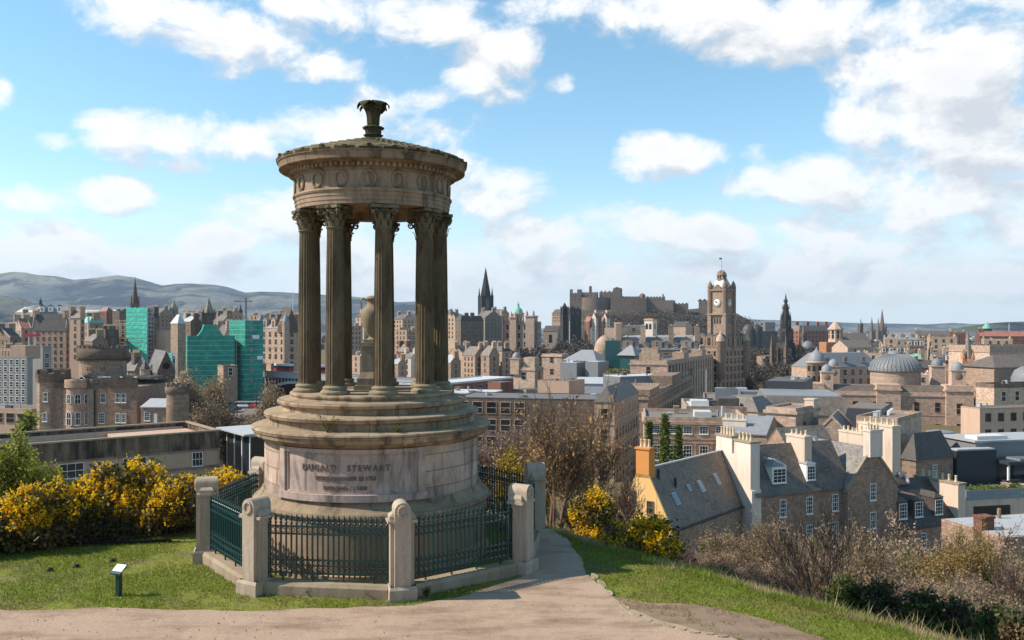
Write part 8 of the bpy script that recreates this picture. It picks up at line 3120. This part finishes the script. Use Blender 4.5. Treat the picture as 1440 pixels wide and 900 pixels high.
# garden lawn patch and white marquee cars near the Gothic monument
lawn2 = struct(MB().box(U(1030) * 520, U(1150) * 520, 480, 560, -60, -34.6).build('garden_lawn', 'sedum'))

# ------------------------------------------------------------------ distant suburbs, one mass of specks
rg3 = np.random.default_rng(21)
co, qd = [], []


def speck(x, y, z, w, d, h):
    o = len(co)
    for zz in (z, z + h):
        co.extend([(x - w, y - d, zz), (x + w, y - d, zz), (x + w, y + d, zz), (x - w, y + d, zz)])
    qd.extend([(o, o + 1, o + 5, o + 4), (o + 1, o + 2, o + 6, o + 5), (o + 2, o + 3, o + 7, o + 6), (o + 3, o, o + 4, o + 7), (o + 4, o + 5, o + 6, o + 7)])


for _ in range(900):
    Y = rg3.uniform(1500, 4200)
    px = rg3.uniform(-60, 1500)
    speck(U(px) * Y, Y, -42, rg3.uniform(3, 11), rg3.uniform(3, 8), rg3.uniform(8, 18))
for _ in range(260):
    Y = rg3.uniform(3000, 4300)
    px = rg3.uniform(90, 420)
    speck(U(px) * Y, Y, -42, rg3.uniform(4, 12), 6, rg3.uniform(26, 62))
plain('suburb_wall', (.46, .41, .37), .9, .3, dirt=.6, nscale=.02, bumpy=0)
stuff(soup('distant_suburb', co, qd, 'suburb_wall'))
pts = []
for _ in range(9000):
    Y = rg3.uniform(1300, 4200)
    px = rg3.uniform(-60, 1500)
    pts.append((U(px) * Y, Y, -40 + rg3.uniform(0, 12)))
stuff(leaf_soup('distant_trees', pts, 9.0, 'far_wood', None, 5, 0, 1.3))

# ------------------------------------------------------------------ hills


def hill_mat():
    def b(t, bsdf):
        co = t.n('ShaderNodeNewGeometry').outputs['Position']
        c = t.mix(t.rng(t.noise(co, .0012, 6, .62), .42, .58), (.085, .10, .10), (.28, .26, .185))
        c = t.mix(t.rng(t.noise(co, .0022, 7, .65, .5), .48, .56, 0, .95), c, (.018, .024, .036))
        c = t.mix(t.rng(t.noise(t.v('ADD', co, (900, 300, 0)), .0016, 5, .6), .56, .64, 0, .8), c, (.13, .155, .06))
        t.put(bsdf.inputs['Base Color'], c)
        bump(t, bsdf, t.noise(co, .0035, 9, .7), 1, 110)
    return mat('hill_mat', b, .95, .05)


hill_mat()


def hill(name, ridge, Yf, Yr, Yb, seed, rough=26, zlow=-44, n=220, m=40):
    a0, a1 = ridge[0][0], ridge[-1][0]
    cols = np.linspace(a0, a1, n)
    rz = np.interp(cols, [p[0] for p in ridge], [p[1] for p in ridge])
    co = []
    for j in range(m):
        t = j / (m - 1)
        for i, px in enumerate(cols):
            if t < .7:
                u = t / .7
                Y = Yf + (Yr - Yf) * u
                prof = u ** 1.25
            else:
                u = (t - .7) / .3
                Y = Yr + (Yb - Yr) * u
                prof = 1 - u ** 1.5
            x = U(px) * Y
            top_ = EYE - (rz[i] - HZ) / F * Yr
            nz_ = mnoise.fractal((x * .0011, Y * .0011, seed), .9, 2.1, 6)
            gl = math.sin(PI * min(1, t / .7)) if t < .7 else 0
            co.append((x, Y, zlow + (top_ - zlow) * prof + nz_ * rough * (gl + .05) * 1.0 * min(1, (top_ - zlow) / 200)))
    idx = np.arange(n * m).reshape(m, n)
    q = np.stack([idx[:-1, :-1], idx[:-1, 1:], idx[1:, 1:], idx[1:, :-1]], -1).reshape(-1, 4)
    return struct(soup(name, co, q, 'hill_mat', smooth=True))


hill('hills', [(-160, 392), (-80, 386), (-20, 388), (0, 384), (18, 381.5), (36, 382.5), (52, 386), (80, 388), (104, 393), (128, 391), (150, 388), (165, 386.5), (190, 389.5), (228, 401.5), (245, 399), (265, 398), (300, 399.5), (320, 403), (345, 411), (366, 409.5), (395, 410), (430, 412),
               (500, 417), (560, 425), (590, 423), (615, 431), (640, 438), (665, 447), (700, 458), (740, 463)], 4400, 7000, 8800, 1.5, 70)
hill('near_hill', [(-160, 420), (-60, 414), (0, 414), (30, 418), (60, 431), (85, 441), (120, 450), (160, 458)], 2500, 3200, 3900, 7.7, 25)
hill('far_hills', [(1020, 452), (1050, 449), (1090, 450), (1110, 451), (1150, 452), (1200, 454), (1260, 455), (1300, 456), (1340, 454), (1380, 456), (1440, 455), (1560, 454), (1700, 456)], 8500, 9600, 10800, 3.2, 10, n=160, m=24)
hill('wooded_hill', [(1330, 464), (1360, 459), (1385, 455), (1410, 453), (1440, 452), (1500, 450), (1600, 452), (1700, 460)], 2600, 3200, 3800, 5.2, 14, n=80, m=24)

# ------------------------------------------------------------------ haze
hz_m = bpy.data.materials.new('haze')
hz_m.use_nodes = True
nt = hz_m.node_tree
nt.nodes.clear()
t = NT(nt)
out = t.n('ShaderNodeOutputMaterial')
pv_ = t.n('ShaderNodeVolumePrincipled')
pv_.inputs['Color'].default_value = (.62, .78, 1.0, 1)
pv_.inputs['Density'].default_value = HAZE
pv_.inputs['Anisotropy'].default_value = .15
nt.links.new(pv_.outputs[0], out.inputs['Volume'])
MATS['haze'] = hz_m
haze = stuff(MB().box(-9500, 9500, -60, 11200, -60, 640).build('haze', 'haze'))
